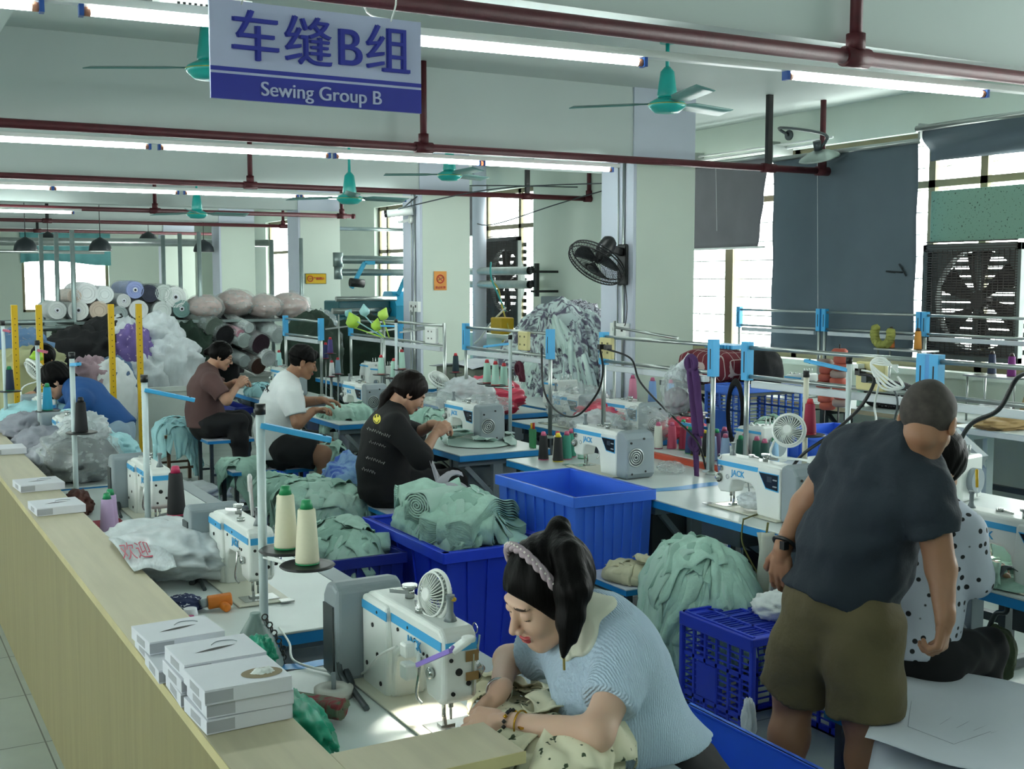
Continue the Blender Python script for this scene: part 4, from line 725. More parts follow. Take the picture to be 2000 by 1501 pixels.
def crate(x0, y0, z0, w_, l, h, lab, mat=CRATE, nx=6, nz=3, lie=True, inner=True):
    t = thing('plastic_crate', lab, 'crate', (x0, y0, z0)); b = B().m(mat)
    def face(fn, W_, H_, nu, nv, solid=None):   # slotted wall; fn(u, v, d)
        def bx(u0, u1, v0, v1, d0=0, d1=.012): P = [fn(u, v, d) for u in (u0, u1) for v in (v0, v1) for d in (d0, d1)]; q = [b.b.verts.new(p) for p in P]; b._fin([b.b.faces.new([q[i] for i in t_]) for t_ in ((0, 1, 3, 2), (4, 6, 7, 5), (0, 4, 5, 1), (2, 3, 7, 6), (0, 2, 6, 4), (1, 5, 7, 3))])
        for i in range(nu+1): bx(W_*i/nu-.006, W_*i/nu+.006, 0, H_)
        for j in range(nv+1): bx(0, W_, H_*j/nv-.008, H_*j/nv+.008)
        k = 6*nv
        for j in range(k): bx(0, W_, H_*j/k-.003, H_*j/k+.003, .003, .009)
        bx(0, W_, 0, .03); bx(0, W_, H_-.045, H_)
        if solid: bx(W_*.5, W_*.5+W_/nu*1.7, H_*.36, H_*.64, -.001, .012)
    face(lambda u, v, d: (d, u, v), l, h, nx, nz, True); face(lambda u, v, d: (u, v, h-d), w_, l, 4, 3); face(lambda u, v, d: (w_-d, u, v), l, h, nx, nz)
    face(lambda u, v, d: (u, l-d, v), w_, h, 5, nz); b.out('slotted_wall', parent=t)
    for x in (0, w_): 
        for y in (0, l): B().m(mat).box(x-.01, x+.01, y-.01, y+.01, 0, h).out('corner_post', parent=t, bevel=.004)
    B().m(mat).box(-.012, .0, -.01, l+.01, h-.05, h+.004).out('rim', parent=t, bevel=.005); B().m(mat).box(-.012, w_+.012, -.012, .004, h-.03, h+.004).out('rim', parent=t, bevel=.005); return t
crate(2.86, 3.27, 0, .48, .42, .48, 'slotted blue crate standing on end in front of the mint heap, left of the man'); crate(5.62, 6.54, .52, .52, .46, .5, 'upper of two slotted blue crates beside the plaid cloth', M('crate_light', '#3a6fd0', .4)); crate(5.62, 6.54, 0, .52, .46, .5, 'lower of two slotted blue crates beside the plaid cloth', M('crate_light', '#3a6fd0', .4))
crate(2.62, 2.1, .0, .5, .5, .2, 'blue crate on the floor under the papers', CRATE, 5, 1); crate(3.4, 3.1, .0, .4, .3, .16, 'low blue crate on the floor behind the standing man', CRATE, 5, 1)
# ================================================================ PEOPLE
def scr(x, y, z): return (rt*x+upv*y-fw*z).normalized()     # right, up, towards the viewer
def frame(f, u):
    f = f.normalized(); r_ = f.cross(u).normalized(); u = r_.cross(f).normalized(); return r_, f, u
def head_prims(c, fr, s):
    r_, f, u = fr; L = lambda x, y, z: np.array(c+(r_*x+f*y+u*z)*s)
    fm = [tuple(v) for v in fr]
    def F(X):
        d = sc_ell(X, L(0, -.015, .022), [.074*s, .09*s, .084*s], fm)
        d = smin(d, sc_ell(X, L(0, .03, -.035), [.056*s, .06*s, .075*s], fm), .02*s)
        for q in (-1, 1):
            d = smin(d, sc_cone(X, L(q*.048, .0, -.05), L(q*.012, .068, -.092), .022*s, .018*s), .02*s)
            d = smin(d, sc_ell(X, L(q*.032, .062, -.028), [.026*s, .026*s, .028*s], fm), .015*s)
        d = smin(d, sc_ell(X, L(0, .076, .022), [.045*s, .014*s, .011*s], fm), .012*s)
        for q in (-1, 1): e = .011*s-np.sqrt(sum((X[i]-L(q*.03, .102, .0)[i])**2 for i in range(3))); d = -smin(-d, -e, .012*s)
        for q in (-1, 1): d = smin(d, sc_ell(X, L(q*.03, .078, .001), [.015*s, .012*s, .011*s], fm), .004*s)
        d = smin(d, sc_cone(X, L(0, .084, .006), L(0, .108, -.03), .007*s, .0095*s), .009*s)
        for q in (-1, 1): d = smin(d, sc_ell(X, L(q*.011, .1, -.034), [.008*s, .009*s, .007*s], fm), .004*s)
        d = smin(d, sc_ell(X, L(0, .09, -.058), [.02*s, .01*s, .0055*s], fm), .004*s); d = smin(d, sc_ell(X, L(0, .089, -.067), [.017*s, .01*s, .006*s], fm), .003*s)
        for q in (-1, 1):
            e = sc_ell(X, L(q*.077, -.006, -.012), [.01*s, .018*s, .031*s], fm); g = sc_ell(X, L(q*.086, -.003, -.008), [.007*s, .01*s, .018*s], fm); d = smin(d, np.maximum(e, -g), .005*s)
        return d
    return F
def hand_prims(w_, d, n, s=1, curl=(.35, .5, .4), side=1, spread=.0, thumb=.6):
    d = d.normalized(); n = (n-d*n.dot(d)).normalized(); l = d.cross(n); P = []; K = []
    c = w_+d*.048*s; P.append(('e', c, (.044*s, .036*s, .0145*s), (tuple(d), tuple(l), tuple(n)))); P.append(('c', w_-d*.02*s, w_+d*.03*s, .023*s, .022*s))
    for i, (o, ln) in enumerate(((-.029, .064), (-.0095, .076), (.0105, .071), (.029, .055))):
        o *= side; p = w_+d*(.082-.006*(i == 3)-.003*(i == 0))*s+l*o*s; P.append(('c', w_+d*.03*s+l*o*.7*s, p, .0125*s, .0098*s)); a = 0; dr = (d+l*spread*o*20).normalized()
        for k, (fr_, rr) in enumerate(((.46, .0095), (.31, .0086), (.23, .0076))):
            a += curl[k]*(1+.12*i); v = dr*math.cos(a)+n*math.sin(a); q = p+v*ln*fr_*s; P.append(('c', p, q, rr*s, (rr-.0008)*s)); p = q
    tdir = (d*.62-l*side*.72*thumb+n*.3).normalized(); p = w_+d*.018*s-l*side*.022*s+n*.004*s; q = p+tdir*.042*s; r2 = (tdir*.8+d*.5+n*.15).normalized(); P += [('c', p, q, .0145*s, .0115*s), ('c', q, q+r2*.03*s, .011*s, .0095*s), ('c', q+r2*.03*s, q+(r2+n*.3).normalized()*.052*s, .0095*s, .008*s)]
    def F(X):
        o = None
        for t in P: v = sc_ell(X, t[1], t[2], t[3]) if t[0] == 'e' else sc_cone(X, t[1], t[2], t[3], t[4]); o = v if o is None else smin(o, v, .0045*s)
        return o
    return F
def boxd(X, lo, hi): return np.maximum.reduce([np.maximum(lo[i]-X[i], X[i]-hi[i]) for i in range(3)])
def bound(pts, m): a = np.array([tuple(p) for p in pts]); return a.min(0)-m, a.max(0)+m
def torso_of(J, k):
    def torso(X, g=0):
        d = smin(sc_cone(X, J['pel'], J['waist'], .135*k+g, .115*k+g), sc_cone(X, J['waist'], J['chest'], .115*k+g, .118*k+g), .05); d = smin(d, sc_cone(X, J['chest'], (J['chest']*.3+J['neck']*.7), .115*k+g, .07*k+g), .05)
        for q in 'AB': d = smin(d, sc_cone(X, J['neck']*.6+J['chest']*.15+J['sh'+q]*.25, J['sh'+q], .06*k+g, .052*k+g), .05); d = smin(d, sc_cone(X, J['chest']*.5+J['sh'+q]*.5, J['pel']*.2+J['waist']*.8+(J['sh'+q]-J['chest'])*.22, .08*k+g, .085*k+g), .06)
        return d
    return torso
def person(label, J, skin=SKIN, shirt=None, bottom=None, hair=None, hs=1.0, sl=.6, bl=1.0, build=1.0, fine=.0042, h=.009, hd=(None, None), shoe=None, lip=LIPS, foot=True, folds=.006, neckr=.048, collar=None):
    t = thing('person', label, 'person', (J['pel'].x, J['pel'].y, 0)); org = Vector(t.location); k = build
    fr = frame(J['hf'], J['hu']); HP = head_prims(J['head'], fr, hs); neckt = J['head']-fr[1]*.028*hs-fr[2]*.06*hs
    hands = [(J['wr'+q], hand_prims(J['wr'+q], *hd[i][:2], **(hd[i][2] if len(hd[i]) > 2 else {}))) if hd[i] else None for i, q in enumerate('AB')]
    tor = [('e', J['pel'], .15*k, .12*k), ]
    torso = torso_of(J, k)
    def arm(X, q, g=0, g2=None):
        g2 = g if g2 is None else g2; return smin(sc_cone(X, J['sh'+q], J['el'+q], .048*k+g, .038*k+g2), sc_cone(X, J['el'+q], J['wr'+q], .037*k+g2, .0245*k+g2), .02)
    def leg(X, q, g=0, g2=None):
        g2 = g if g2 is None else g2; a = sc_cone(X, J['hip'+q], J['kn'+q], .085*k+g, .058*k+g2); m_ = J['kn'+q]*.65+J['an'+q]*.35
        return smin(smin(a, sc_cone(X, J['kn'+q], m_, .054*k+g2, .054*k+g2), .03), sc_cone(X, m_, J['an'+q], .054*k+g2, .036*k+g2), .03)
    def body(X):
        d = torso(X); d = smin(d, sc_cone(X, J['neck'], neckt, neckr*1.15*k, neckr), .03); d = smin(d, HP(X), .018)
        for q in 'AB': d = smin(d, arm(X, q), .025)
        if 'hipA' in J:
            for q in 'AB':
                d = smin(d, leg(X, q), .03)
                if foot: d = smin(d, sc_cone(X, J['an'+q]-Vector((0, 0, .03)), J['an'+q]+J['toe']*.15-Vector((0, 0, .045)), .035, .028), .02)
        for hh in hands:
            if hh: d = smin(d, hh[1](X), .01)
        return d
    pts = [J[a] for a in J if isinstance(J[a], Vector) and a not in ('hf', 'hu', 'toe')]; lo, hi = bound(pts, .2); lo[2] = max(lo[2], 0.0)
    hb = bound([J['head']], .15*hs); cb = [hb]+[bound([hh[0], hh[0]+hd[i][0].normalized()*.1], .075) for i, hh in enumerate(hands) if hh]
    def coarse(X):
        d = body(X)
        for b_ in cb: d = np.maximum(d, -boxd(X, b_[0]+h*1.7, b_[1]-h*1.7))
        return d
    ch = [surface(coarse, lo, hi, h)]+[surface(body, b_[0], b_[1], fine if i == 0 else min(fine, .0036)) for i, b_ in enumerate(cb)]
    def mi(c):
        q = [(c-np.array(J['head']))@np.array(v)/hs for v in fr]; m_ = np.zeros(len(c)); m_[(abs(q[0]) < .021) & (q[1] > .088) & (q[1] < .13) & (q[2] > -.0735) & (q[2] < -.0535)] = 1
        m_[(abs(q[0]) > .013) & (abs(q[0]) < .043) & (q[1] > .06) & (q[1] < .12) & (q[2] > .017) & (q[2] < .0245)] = 2; m_[(abs(q[0]) > .017) & (abs(q[0]) < .043) & (q[1] > .06) & (q[1] < .12) & (q[2] > -.0065) & (q[2] < -.0025)] = 2; return m_
    o = mesh_np('body', ch, [skin, lip, BROW], t, mi); o.matrix_parent_inverse = Matrix.Translation(-org)
    out = [o]
    if shirt:
        mat, hem, ax = shirt[0], shirt[1], shirt[2]      # hem: point, ax: direction pointing down out of the shirt
        def sf(X):
            g = .016*k; d = smin(torso(X, g), sc_cone(X, J['neck'], J['neck'].lerp(neckt, .28), neckr*1.2*k+.012, neckr+.013), .03)
            hd_ = sum((X[i]-hem[i])*ax[i] for i in range(3)); d = np.maximum(d-np.clip((hd_+.25), 0, .25)*.06, hd_)
            for q in 'AB':
                a, e = J['sh'+q], J['el'+q]; v = (e-a)
                if sl <= 1: s_ = sc_cone(X, a, e, .058*k+g*.6, .05*k+g); cut = sum((X[i]-(a+v*sl)[i])*v.normalized()[i] for i in range(3)); s_ = np.maximum(s_, cut)
                else: w_ = J['wr'+q]; s_ = smin(sc_cone(X, a, e, .058*k+g*.6, .048*k+g), sc_cone(X, e, e.lerp(w_, sl-1), .046*k+g, .04*k+g*.8), .02)
                d = smin(d, s_, .022)
            d = d+folds*(wob(X, 24, 3)*.6+wob(X, 47, 8)*.3+wob(X, 90, 6)*.12)
            return d
        slo, shi = bound([J['pel'], J['waist'], J['chest'], J['neck'], J['shA'], J['shB'], J['shA'].lerp(J['elA'], min(sl, 1)), J['shB'].lerp(J['elB'], min(sl, 1))]+([J['wrA'], J['wrB']] if sl > 1 else []), .19)
        o2 = mesh_np('shirt', [surface(sf, slo, shi, min(h, .008))], [mat], t); o2.matrix_parent_inverse = Matrix.Translation(-org); out.append(o2)
    if bottom and 'hipA' in J:
        mat, g2 = bottom
        def bf(X):
            d = sc_cone(X, J['pel'], J['pel'].lerp(J['waist'], .75), .15*k, .128*k)
            for q in 'AB':
                s_ = leg(X, q, .018, g2)
                if bl < 1: v = J['kn'+q]-J['hip'+q]; s_ = sc_cone(X, J['hip'+q], J['kn'+q]+v*.05, .09*k+.018, .062*k+g2); s_ = np.maximum(s_, sum((X[i]-(J['hip'+q]+v*bl)[i])*v.normalized()[i] for i in range(3)))
                elif bl < 2: v = J['an'+q]-J['kn'+q]; s_ = np.maximum(s_, sum((X[i]-(J['kn'+q]+v*(bl-1))[i])*v.normalized()[i] for i in range(3)))
                d = smin(d, s_, .03)
            return d+.008*wob(X, 26, 5)+.003*wob(X, 60, 7)
        blo, bhi = bound([J['pel'], J['waist'], J['hipA'], J['hipB'], J['knA'], J['knB']]+([J['anA'], J['anB']] if bl > 1 else []), .17)
        o3 = mesh_np('shorts' if bl < 1 else 'trousers', [surface(bf, blo, bhi, .009)], [mat], t); o3.matrix_parent_inverse = Matrix.Translation(-org)
    if hair:
        F, pl, mt, hh = hair(J, fr, hs); o4 = mesh_np('hair', [surface(F, *pl, hh)], [mt], t); o4.matrix_parent_inverse = Matrix.Translation(-org)
    if shoe and foot:
        for q in 'AB':
            a = J['an'+q]; o5 = mesh_np('shoe', [surface(lambda X: smin(sc_cone(X, a-Vector((0, 0, .045))-J['toe']*.03, a+J['toe']*.15-Vector((0, 0, .05)), .042, .034), sc_cone(X, a-Vector((0, 0, .02)), a-Vector((0, 0, .05)), .045, .04), .02), *bound([a, a+J['toe']*.15], .09), .008)], [shoe], t); o5.matrix_parent_inverse = Matrix.Translation(-org)
    return t, fr, org
def LL(J, fr, s): r_, f, u = fr; return lambda x, y, z: np.array(J['head']+(r_*x+f*y+u*z)*s)
def cap_hair(front=.045, low=-.05, thick=.012, short=True, extra=None, hh=.005, mt=None, wv=.0018, pad=.17, fade=0):
    def H(J, fr, s):
        L = LL(J, fr, s); fm = [tuple(v) for v in fr]
        def F(X):
            d = sc_ell(X, L(0, -.016, .024), [(.076+thick)*s, (.092+thick)*s, (.088+thick)*s], fm); q = [sum((X[i]-J['head'][i])*v[i] for i in range(3))/s for v in fr]
            face = np.maximum.reduce([-(q[1]-front+.0)+np.clip(.06-q[2], 0, .2)*.55, ]) ; cutf = -(face)     # in front of a slanted plane there is no hair
            hairline = q[1]-(front-.0)-np.clip(q[2]-.0, -.1, .12)*.55; d = np.maximum(d, hairline*s); d = np.maximum(d, (low-q[2])*s)
            if fade: e = np.maximum(sc_ell(X, L(0, -.016, .024), [.0795*s, .0955*s, .0915*s], fm), np.maximum((q[1]-.02-np.clip(q[2], -.1, .1)*.5)*s, (-fade-q[2]+q[1]*.25)*s)); d = smin(d, e, .008*s)
            if extra:
                for a, b_, r1, r2 in extra: d = smin(d, sc_cone(X, L(*a) if not isinstance(a, Vector) else a, L(*b_) if not isinstance(b_, Vector) else b_, r1*s, r2*s), .012*s)
            return d+wv*np.sin(150*q[0]+8*np.sin(30*q[1]))*s+.0015*wob(X, 60, 2)
        pts = [J['head']]+([Vector(L(*b_)) if not isinstance(b_, Vector) else b_ for a, b_, _, _ in extra] if extra else []); return F, bound(pts, pad*s), mt or HAIR, hh
    return H
# ---- 1 woman with the hairband
J = dict(head=PD(1070, 1152, 2.68), hf=scr(-.80, -.52, .38), hu=scr(-.5, .75, .45), neck=PD(1172, 1212, 2.7), chest=PD(1192, 1300, 2.7), waist=PD(1208, 1400, 2.68), pel=Vector((1.7, 2.16, .6)),
    shA=PD(1228, 1282, 2.57), elA=PD(1165, 1432, 2.43), wrA=PD(992, 1412, 2.55), shB=PD(1100, 1268, 2.86), elB=PD(992, 1288, 2.96), wrB=PD(974, 1352, 2.75),
    hipA=Vector((1.68, 2.06, .57)), knA=Vector((1.33, 2.07, .55)), anA=Vector((1.42, 2.08, .09)), hipB=Vector((1.68, 2.27, .57)), knB=Vector((1.32, 2.3, .55)), anB=Vector((1.4, 2.32, .09)), toe=Vector((-1, 0, 0)))
J['pel'] = Vector((1.66, 2.16, .6)); KNIT = M('blue_knit', '#b3c9dd', .8, var=.03, kind='knit', bump=.45, bscale=55)
pony = [((0, -.05, .085), (0, -.08, .108), .02, .022), ((0, -.08, .108), PD(1108, 1092, 2.6), .022, .034), (PD(1108, 1085, 2.6), PD(1120, 1150, 2.56), .036, .036), (PD(1120, 1150, 2.56), PD(1110, 1215, 2.55), .037, .026), (PD(1112, 1210, 2.55), PD(1100, 1282, 2.54), .024, .006), (PD(1120, 1200, 2.55), PD(1122, 1250, 2.54), .02, .005)]
t, fr, org = person('woman in pale blue knit top and braided hairband sewing at the nearest machine', J, SKIN3, (KNIT, PD(1205, 1478, 2.68), scr(.1, -1, 0)), (BCLOTH, .02), cap_hair(.052, -.045, .01, extra=pony, hh=.0036, wv=.0012), 1.08, .62, 2, .93, .003, .007,
    ((scr(-1, -.02, -.3), scr(.1, -.6, -.6), dict(curl=(.5, .6, .4), side=-1, s=.92)), (scr(-.55, -.62, .1), scr(.1, -.8, .6), dict(curl=(.5, .55, .4), side=1, s=.92, spread=.02))), lip=M('red_lips', '#b03a40', .35), folds=.003, shoe=BLACK)
L = lambda x, y, z: Vector(LL(J, fr, 1.08)(x, y, z))-org
b = B().m(M('hairband_mauve', '#a5949c', .6, var=.1)); pa = [L(.09*math.cos(a), .012+.012*math.sin(a), .02+.108*math.sin(a)) for a in [R(-12+i*204/30) for i in range(31)]]
for k in range(3): b.tube([p+Vector((math.sin(i*1.1+k*2.1)*.005, math.cos(i*1.1+k*2.1)*.005, math.sin(i*1.1+k*2.1+1)*.005)) for i, p in enumerate(pa)], .0065, 8, 3)
b.m(M('pearl', '#e8e2dc', .2))
for i in range(0, 30, 1): b.lathe(pa[i]+(pa[i]-L(0, 0, 0)).normalized()*.011, [(.0005, -.003), (.003, 0), (.0005, .003)], 8)
b.out('hairband', parent=t)
b = B().m(M('pearl', '#e8e2dc', .2))
for i in range(9): a = i*.7; b.lathe(L(.022*math.cos(a), -.045+.02*math.sin(a), .103+.004*(i % 3)), [(.001, -.005), (.005, 0), (.001, .005)], 8)
b.out('hair_tie', parent=t)
nk = J['neck']-(J['neck']-PD(1140, 1240, 2.62)).normalized()*-.0+(PD(1140, 1240, 2.6)-J['neck'])*.3; ax = (J['head']-J['neck']).normalized(); tip = PD(1100, 1262, 2.62)
def collar_f(X):
    d = torso_of(J, .93)(X, .022); sd_ = np.sqrt(sum((X[i]-nk[i])**2 for i in range(3))); e = np.maximum(d, sd_-.078); e = smin(e, np.maximum(d, np.sqrt(sum((X[i]-tip[i])**2 for i in range(3)))-.034), .02)
    e = smin(e, np.maximum(d, np.sqrt(sum((X[i]-PD(1145, 1248, 2.6)[i])**2 for i in range(3)))-.042), .02)
    return smin(e, sc_cone(X, nk-ax*.02, nk+ax*.028, .07, .064), .012)
o = mesh_np('collar', [surface(collar_f, *bound([nk, tip], .13), .004)], [M('cream_collar', '#d3d3c2', .8, var=.03)], t); o.matrix_parent_inverse = Matrix.Translation(-org)
b = B().m(M('silver_bangle', '#bfc3c6', .2, .9)); w2 = J['wrB']-org; d2 = (J['wrB']-J['elB']).normalized(); b.torus(w2-d2*.015, .029, .003, d2).torus(w2-d2*.008, .03, .002, d2); b.out('bangle', parent=t)
w1 = J['wrA']-org; d1 = (J['wrA']-J['elA']).normalized(); b = B().m(M('gold', '#c9992e', .25, .9)).torus(w1-d1*.035, .03, .0022, d1).cb(w1-d1*.035+scr(0, .1, 1)*.03, (.012, .012, .004)); b.out('gold_bracelet', parent=t)
b = B().m(HOLE)
for i in range(16):
    a = i*math.pi/8; u = d1.orthogonal().normalized(); v = d1.cross(u); b.mi = 0; b.m(HOLE if i % 4 else M('gold', '#c9992e')).lathe(w1-d1*.008+(u*math.cos(a)+v*math.sin(a))*.029, [(.001, -.005), (.0055, 0), (.001, .005)], 8)
b.out('bead_bracelet', parent=t)
b = B().m(M('zip_gold', '#a58f4a', .3, .8)).bar(PD(1101, 1270, 2.585)-org, PD(1102, 1308, 2.585)-org, .004); b.out('zip_pull', parent=t)
# ---- 2 standing man
J = dict(head=PD(1812, 820, 3.42), hf=scr(.46, -.42, -.72), hu=scr(.22, .85, -.15), neck=PD(1778, 872, 3.46), chest=PD(1722, 962, 3.52), waist=PD(1672, 1070, 3.58), pel=PD(1645, 1170, 3.6),
    shA=PD(1655, 880, 3.62), elA=PD(1572, 985, 3.72), wrA=PD(1528, 1072, 3.66), shB=PD(1812, 968, 3.38), elB=PD(1838, 1110, 3.36), wrB=PD(1846, 1208, 3.3),
    hipA=PD(1600, 1200, 3.62), knA=PD(1552, 1350, 3.7), anA=PD(1520, 1600, 3.66), hipB=PD(1690, 1225, 3.5), knB=PD(1690, 1400, 3.5), anB=PD(1700, 1640, 3.5), toe=scr(.5, 0, -.9))
J['toe'].z = 0; J['toe'].normalize(); TEE = M('charcoal_tee', '#1e2832', .85, var=.1, bump=.15, bscale=120)
buzz = lambda J, fr, s: cap_hair(.058, -.07, .0035, wv=0, hh=.005, mt=M('buzz_hair', '#3d3733', .8, var=.3, scale=40))(J, fr, s)
t, fr, org = person('man in dark grey T-shirt and khaki shorts standing bent at the right', J, SKIN2, (TEE, PD(1640, 1182, 3.6), scr(-.4, -.92, 0)), (M('khaki', '#5f553a', .85, var=.12, bump=.2), .045), buzz, .98, .55, .98, 1.12, .004, .009,
    ((scr(-.05, -1, -.1), scr(.6, 0, -.8), dict(curl=(.3, .35, .3), side=1, s=1.0, thumb=.8)), (scr(-.15, -1, .0), scr(-.75, -.1, -.6), dict(curl=(.75, .8, .5), side=-1, s=1.0))), shoe=M('sandal', '#2b2420', .6), folds=.021, neckr=.045)
w1 = J['wrA']-org; d1 = (J['wrA']-J['elA']).normalized(); B().m(BLACK).torus(w1-d1*.02, .036, .007, d1, 24, 8).cb(w1-d1*.02+scr(-.3, 0, 1)*.038, (.02, .02, .025)).out('wristband', parent=t)
# ---- 3 person in the dotted blouse
J = dict(head=Vector((3.2, 2.75, 1.18)), hf=Vector((.8, .1, -.55)), hu=Vector((.5, 0, .85)), neck=Vector((3.12, 2.7, 1.07)), chest=Vector((3.07, 2.66, .94)), waist=Vector((3.03, 2.66, .77)), pel=Vector((3.0, 2.66, .6)),
    shA=Vector((3.1, 2.54, 1.0)), elA=Vector((3.14, 2.53, .84)), wrA=Vector((3.36, 2.68, .83)), shB=Vector((3.12, 2.84, 1.0)), elB=Vector((3.3, 2.92, .86)), wrB=Vector((3.42, 2.84, .83)),
    hipA=Vector((3.02, 2.57, .58)), knA=Vector((3.3, 2.6, .56)), anA=Vector((3.24, 2.6, .09)), hipB=Vector((3.02, 2.75, .58)), knB=Vector((3.32, 2.8, .56)), anB=Vector((3.26, 2.8, .09)), toe=Vector((1, 0, 0)))
DOT = M('dotted_blouse', '#bfc5d3', .8, kind='dots', scale=26, col2='#15171c', bump=0)
t, fr, org = person('person in white dotted blouse and black trousers sewing behind the standing man', J, SKIN, (DOT, Vector((3.0, 2.66, .6)), Vector((0, 0, -1))), (BCLOTH, .012), cap_hair(.05, -.05, .02, extra=[((0, -.08, -.03), (0, -.1, -.12), .04, .03)]), 1, 1.6, 2, .95, .006, .009,
    ((Vector((1, .1, -.15)), Vector((0, 0, -1)), dict(curl=(.4, .5, .4), side=1)), (Vector((1, -.2, -.15)), Vector((0, 0, -1)), dict(curl=(.4, .5, .4), side=-1))), shoe=BLACK)
# ---- 4 woman in black printed shirt
D = 7.05
J = dict(head=PD(801, 765, D), hf=scr(.75, -.55, -.25), hu=scr(.45, .85, .0), neck=PD(768, 806, D), chest=PD(757, 850, D), waist=PD(748, 905, D), pel=PD(756, 945, D), shA=PD(772, 832, D-.2), elA=PD(822, 893, D-.22), wrA=PD(848, 850, D-.1), shB=PD(762, 826, D+.18), elB=PD(810, 848, D+.25), wrB=PD(846, 828, D+.1),
    hipA=Vector((2.86, 6.4, .58)), knA=Vector((3.2, 6.42, .56)), anA=Vector((3.12, 6.45, .09)), hipB=Vector((2.86, 6.62, .58)), knB=Vector((3.2, 6.66, .56)), anB=Vector((3.12, 6.66, .09)), toe=Vector((1, 0, 0)))
pn = [((0, -.09, .01), PD(752, 775, D), .035, .03), (PD(752, 775, D), PD(742, 812, D-.03), .028, .022), (PD(742, 812, D-.03), PD(736, 842, D-.03), .022, .01)]
t, fr, org = person('woman with low ponytail in black shirt with a smiling face on the back', J, SKIN, (M('black_tee', '#0b0c0e', .85, var=.1), PD(762, 972, D), Vector((0, 0, -1))), (BCLOTH, .02), cap_hair(.048, -.05, .014, extra=pn, hh=.006, mt=M('brown_hair', '#120b09', .5, kind='hair', bump=.4, spec=.15)), 1.02, 1.1, 2, 1.12, .006, .01,
    ((scr(.7, .6, -.2), scr(.3, -.2, -1), dict(curl=(.5, .6, .4), side=-1)), (scr(1, -.1, -.2), scr(0, -1, -.1), dict(curl=(.5, .6, .4), side=1))), shoe=BLACK, folds=.006)
c = PD(736, 817, D-.3)-org; n_ = scr(-.25, .15, 1); u_ = n_.cross(Vector((0, 0, 1))).normalized(); v_ = n_.cross(u_); v_ = -v_ if v_.z < 0 else v_; u_ = u_ if u_.dot(rt) > 0 else -u_
def shirt_hit(px, py, d0, obj):
    o_ = CAMP-org; return None
def stick(t_, px, py, d, org): return PD(px, py, d)-org
SH = [c_ for c_ in t.children if c_.name.startswith('shirt')][0]
from mathutils.bvhtree import BVHTree
def bvh(o_): return BVHTree.FromPolygons([v.co for v in o_.data.vertices], [p.vertices for p in o_.data.polygons])
T_ = bvh(SH)
def on_shirt(px, py, lift=.003):
    r_ = ray(px, py).normalized(); h_ = T_.ray_cast(CAMP, r_); return (h_[0]+h_[1]*lift-org) if h_[0] else PD(px, py, D-.15)-org
b = B().m(M('smile_yellow', '#e3d84a', .6, var=.03)); ce = on_shirt(737, 818)
b.b.verts.new(ce); ring = [b.b.verts.new(on_shirt(737+7.5*math.cos(a), 818+9.5*math.sin(a))) for a in [i*math.pi/8 for i in range(16)]]; b.b.verts.ensure_lookup_table(); b._fin([b.b.faces.new((b.b.verts[0], ring[i], ring[(i+1) % 16])) for i in range(16)])
b.m(BLACK)
for (x, y, a, c2) in ((734, 814, .5, 2.6), (739.5, 813, .5, 2.6)): b.tube([on_shirt(x, y-c2, .005), on_shirt(x, y+c2*.5, .005)], .004, 5)
b.tube([on_shirt(732, 821, .005), on_shirt(735, 825, .005), on_shirt(739, 825, .005), on_shirt(742, 820, .005)], .0025, 5, 3); b.out('smiley_print', parent=t)
b = B().m(M('print_grey', '#a9a9a4', .7, var=.05)); rr = random.Random(4)
for (x0, y0, n) in ((718, 836, 42), (722, 861, 30), (716, 892, 34), (708, 914, 24)):
    pts = [on_shirt(x0+i*1.1, y0+i*.38+3.2*math.sin(i*1.5+rr.random())*(1 if i % 7 else .1), .004) for i in range(0, n)]; b.tube(pts, .0014, 4)
b.out('script_print', parent=t)
# ---- 5 man in white T-shirt
D = 8.5
J = dict(head=PD(592, 706, D), hf=scr(.85, -.3, -.25), hu=scr(.3, .92, .0), neck=PD(560, 743, D), chest=PD(552, 785, D), waist=PD(540, 835, D), pel=PD(552, 872, D), shA=PD(566, 772, D-.22), elA=PD(582, 826, D-.25), wrA=PD(612, 802, D-.15), shB=PD(560, 768, D+.2), elB=PD(592, 785, D+.25), wrB=PD(628, 781, D+.12),
    hipA=PD(562, 878, D-.12), knA=PD(630, 888, D-.12), anA=Vector((3.02, 8.0, .09)), hipB=PD(572, 868, D+.12), knB=PD(636, 868, D+.15), anB=Vector((3.05, 8.3, .09)), toe=Vector((1, 0, 0)))
t, fr, org = person('man with short black hair in white T-shirt and black shorts sewing', J, SKIN2, (WCLOTH, PD(548, 893, D), Vector((0, 0, -1))), (BCLOTH, .03), cap_hair(.056, .02, .015, extra=[((0, .06, .085), (0, .085, .072), .022, .016)], hh=.005, fade=.055), 1.0, .72, .8, 1.15, .006, .01,
    ((scr(.9, .2, 0), scr(0, -1, 0), dict(curl=(.5, .6, .4), side=-1)), (scr(1, -.05, -.2), scr(0, -1, -.1), dict(curl=(.3, .4, .3), side=1))), shoe=M('sandal', '#2b2420', .6))
T_ = bvh([c_ for c_ in t.children if c_.name.startswith('shirt')][0]); b = B().m(BLACK)
for p in (((518, 752), (526, 764)), ((519, 763), (526, 752)), ((522, 750), (523, 766))): b.tube([on_shirt(*p[0]), on_shirt(*p[1])], .0035, 4)
b.out('shirt_print', parent=t)
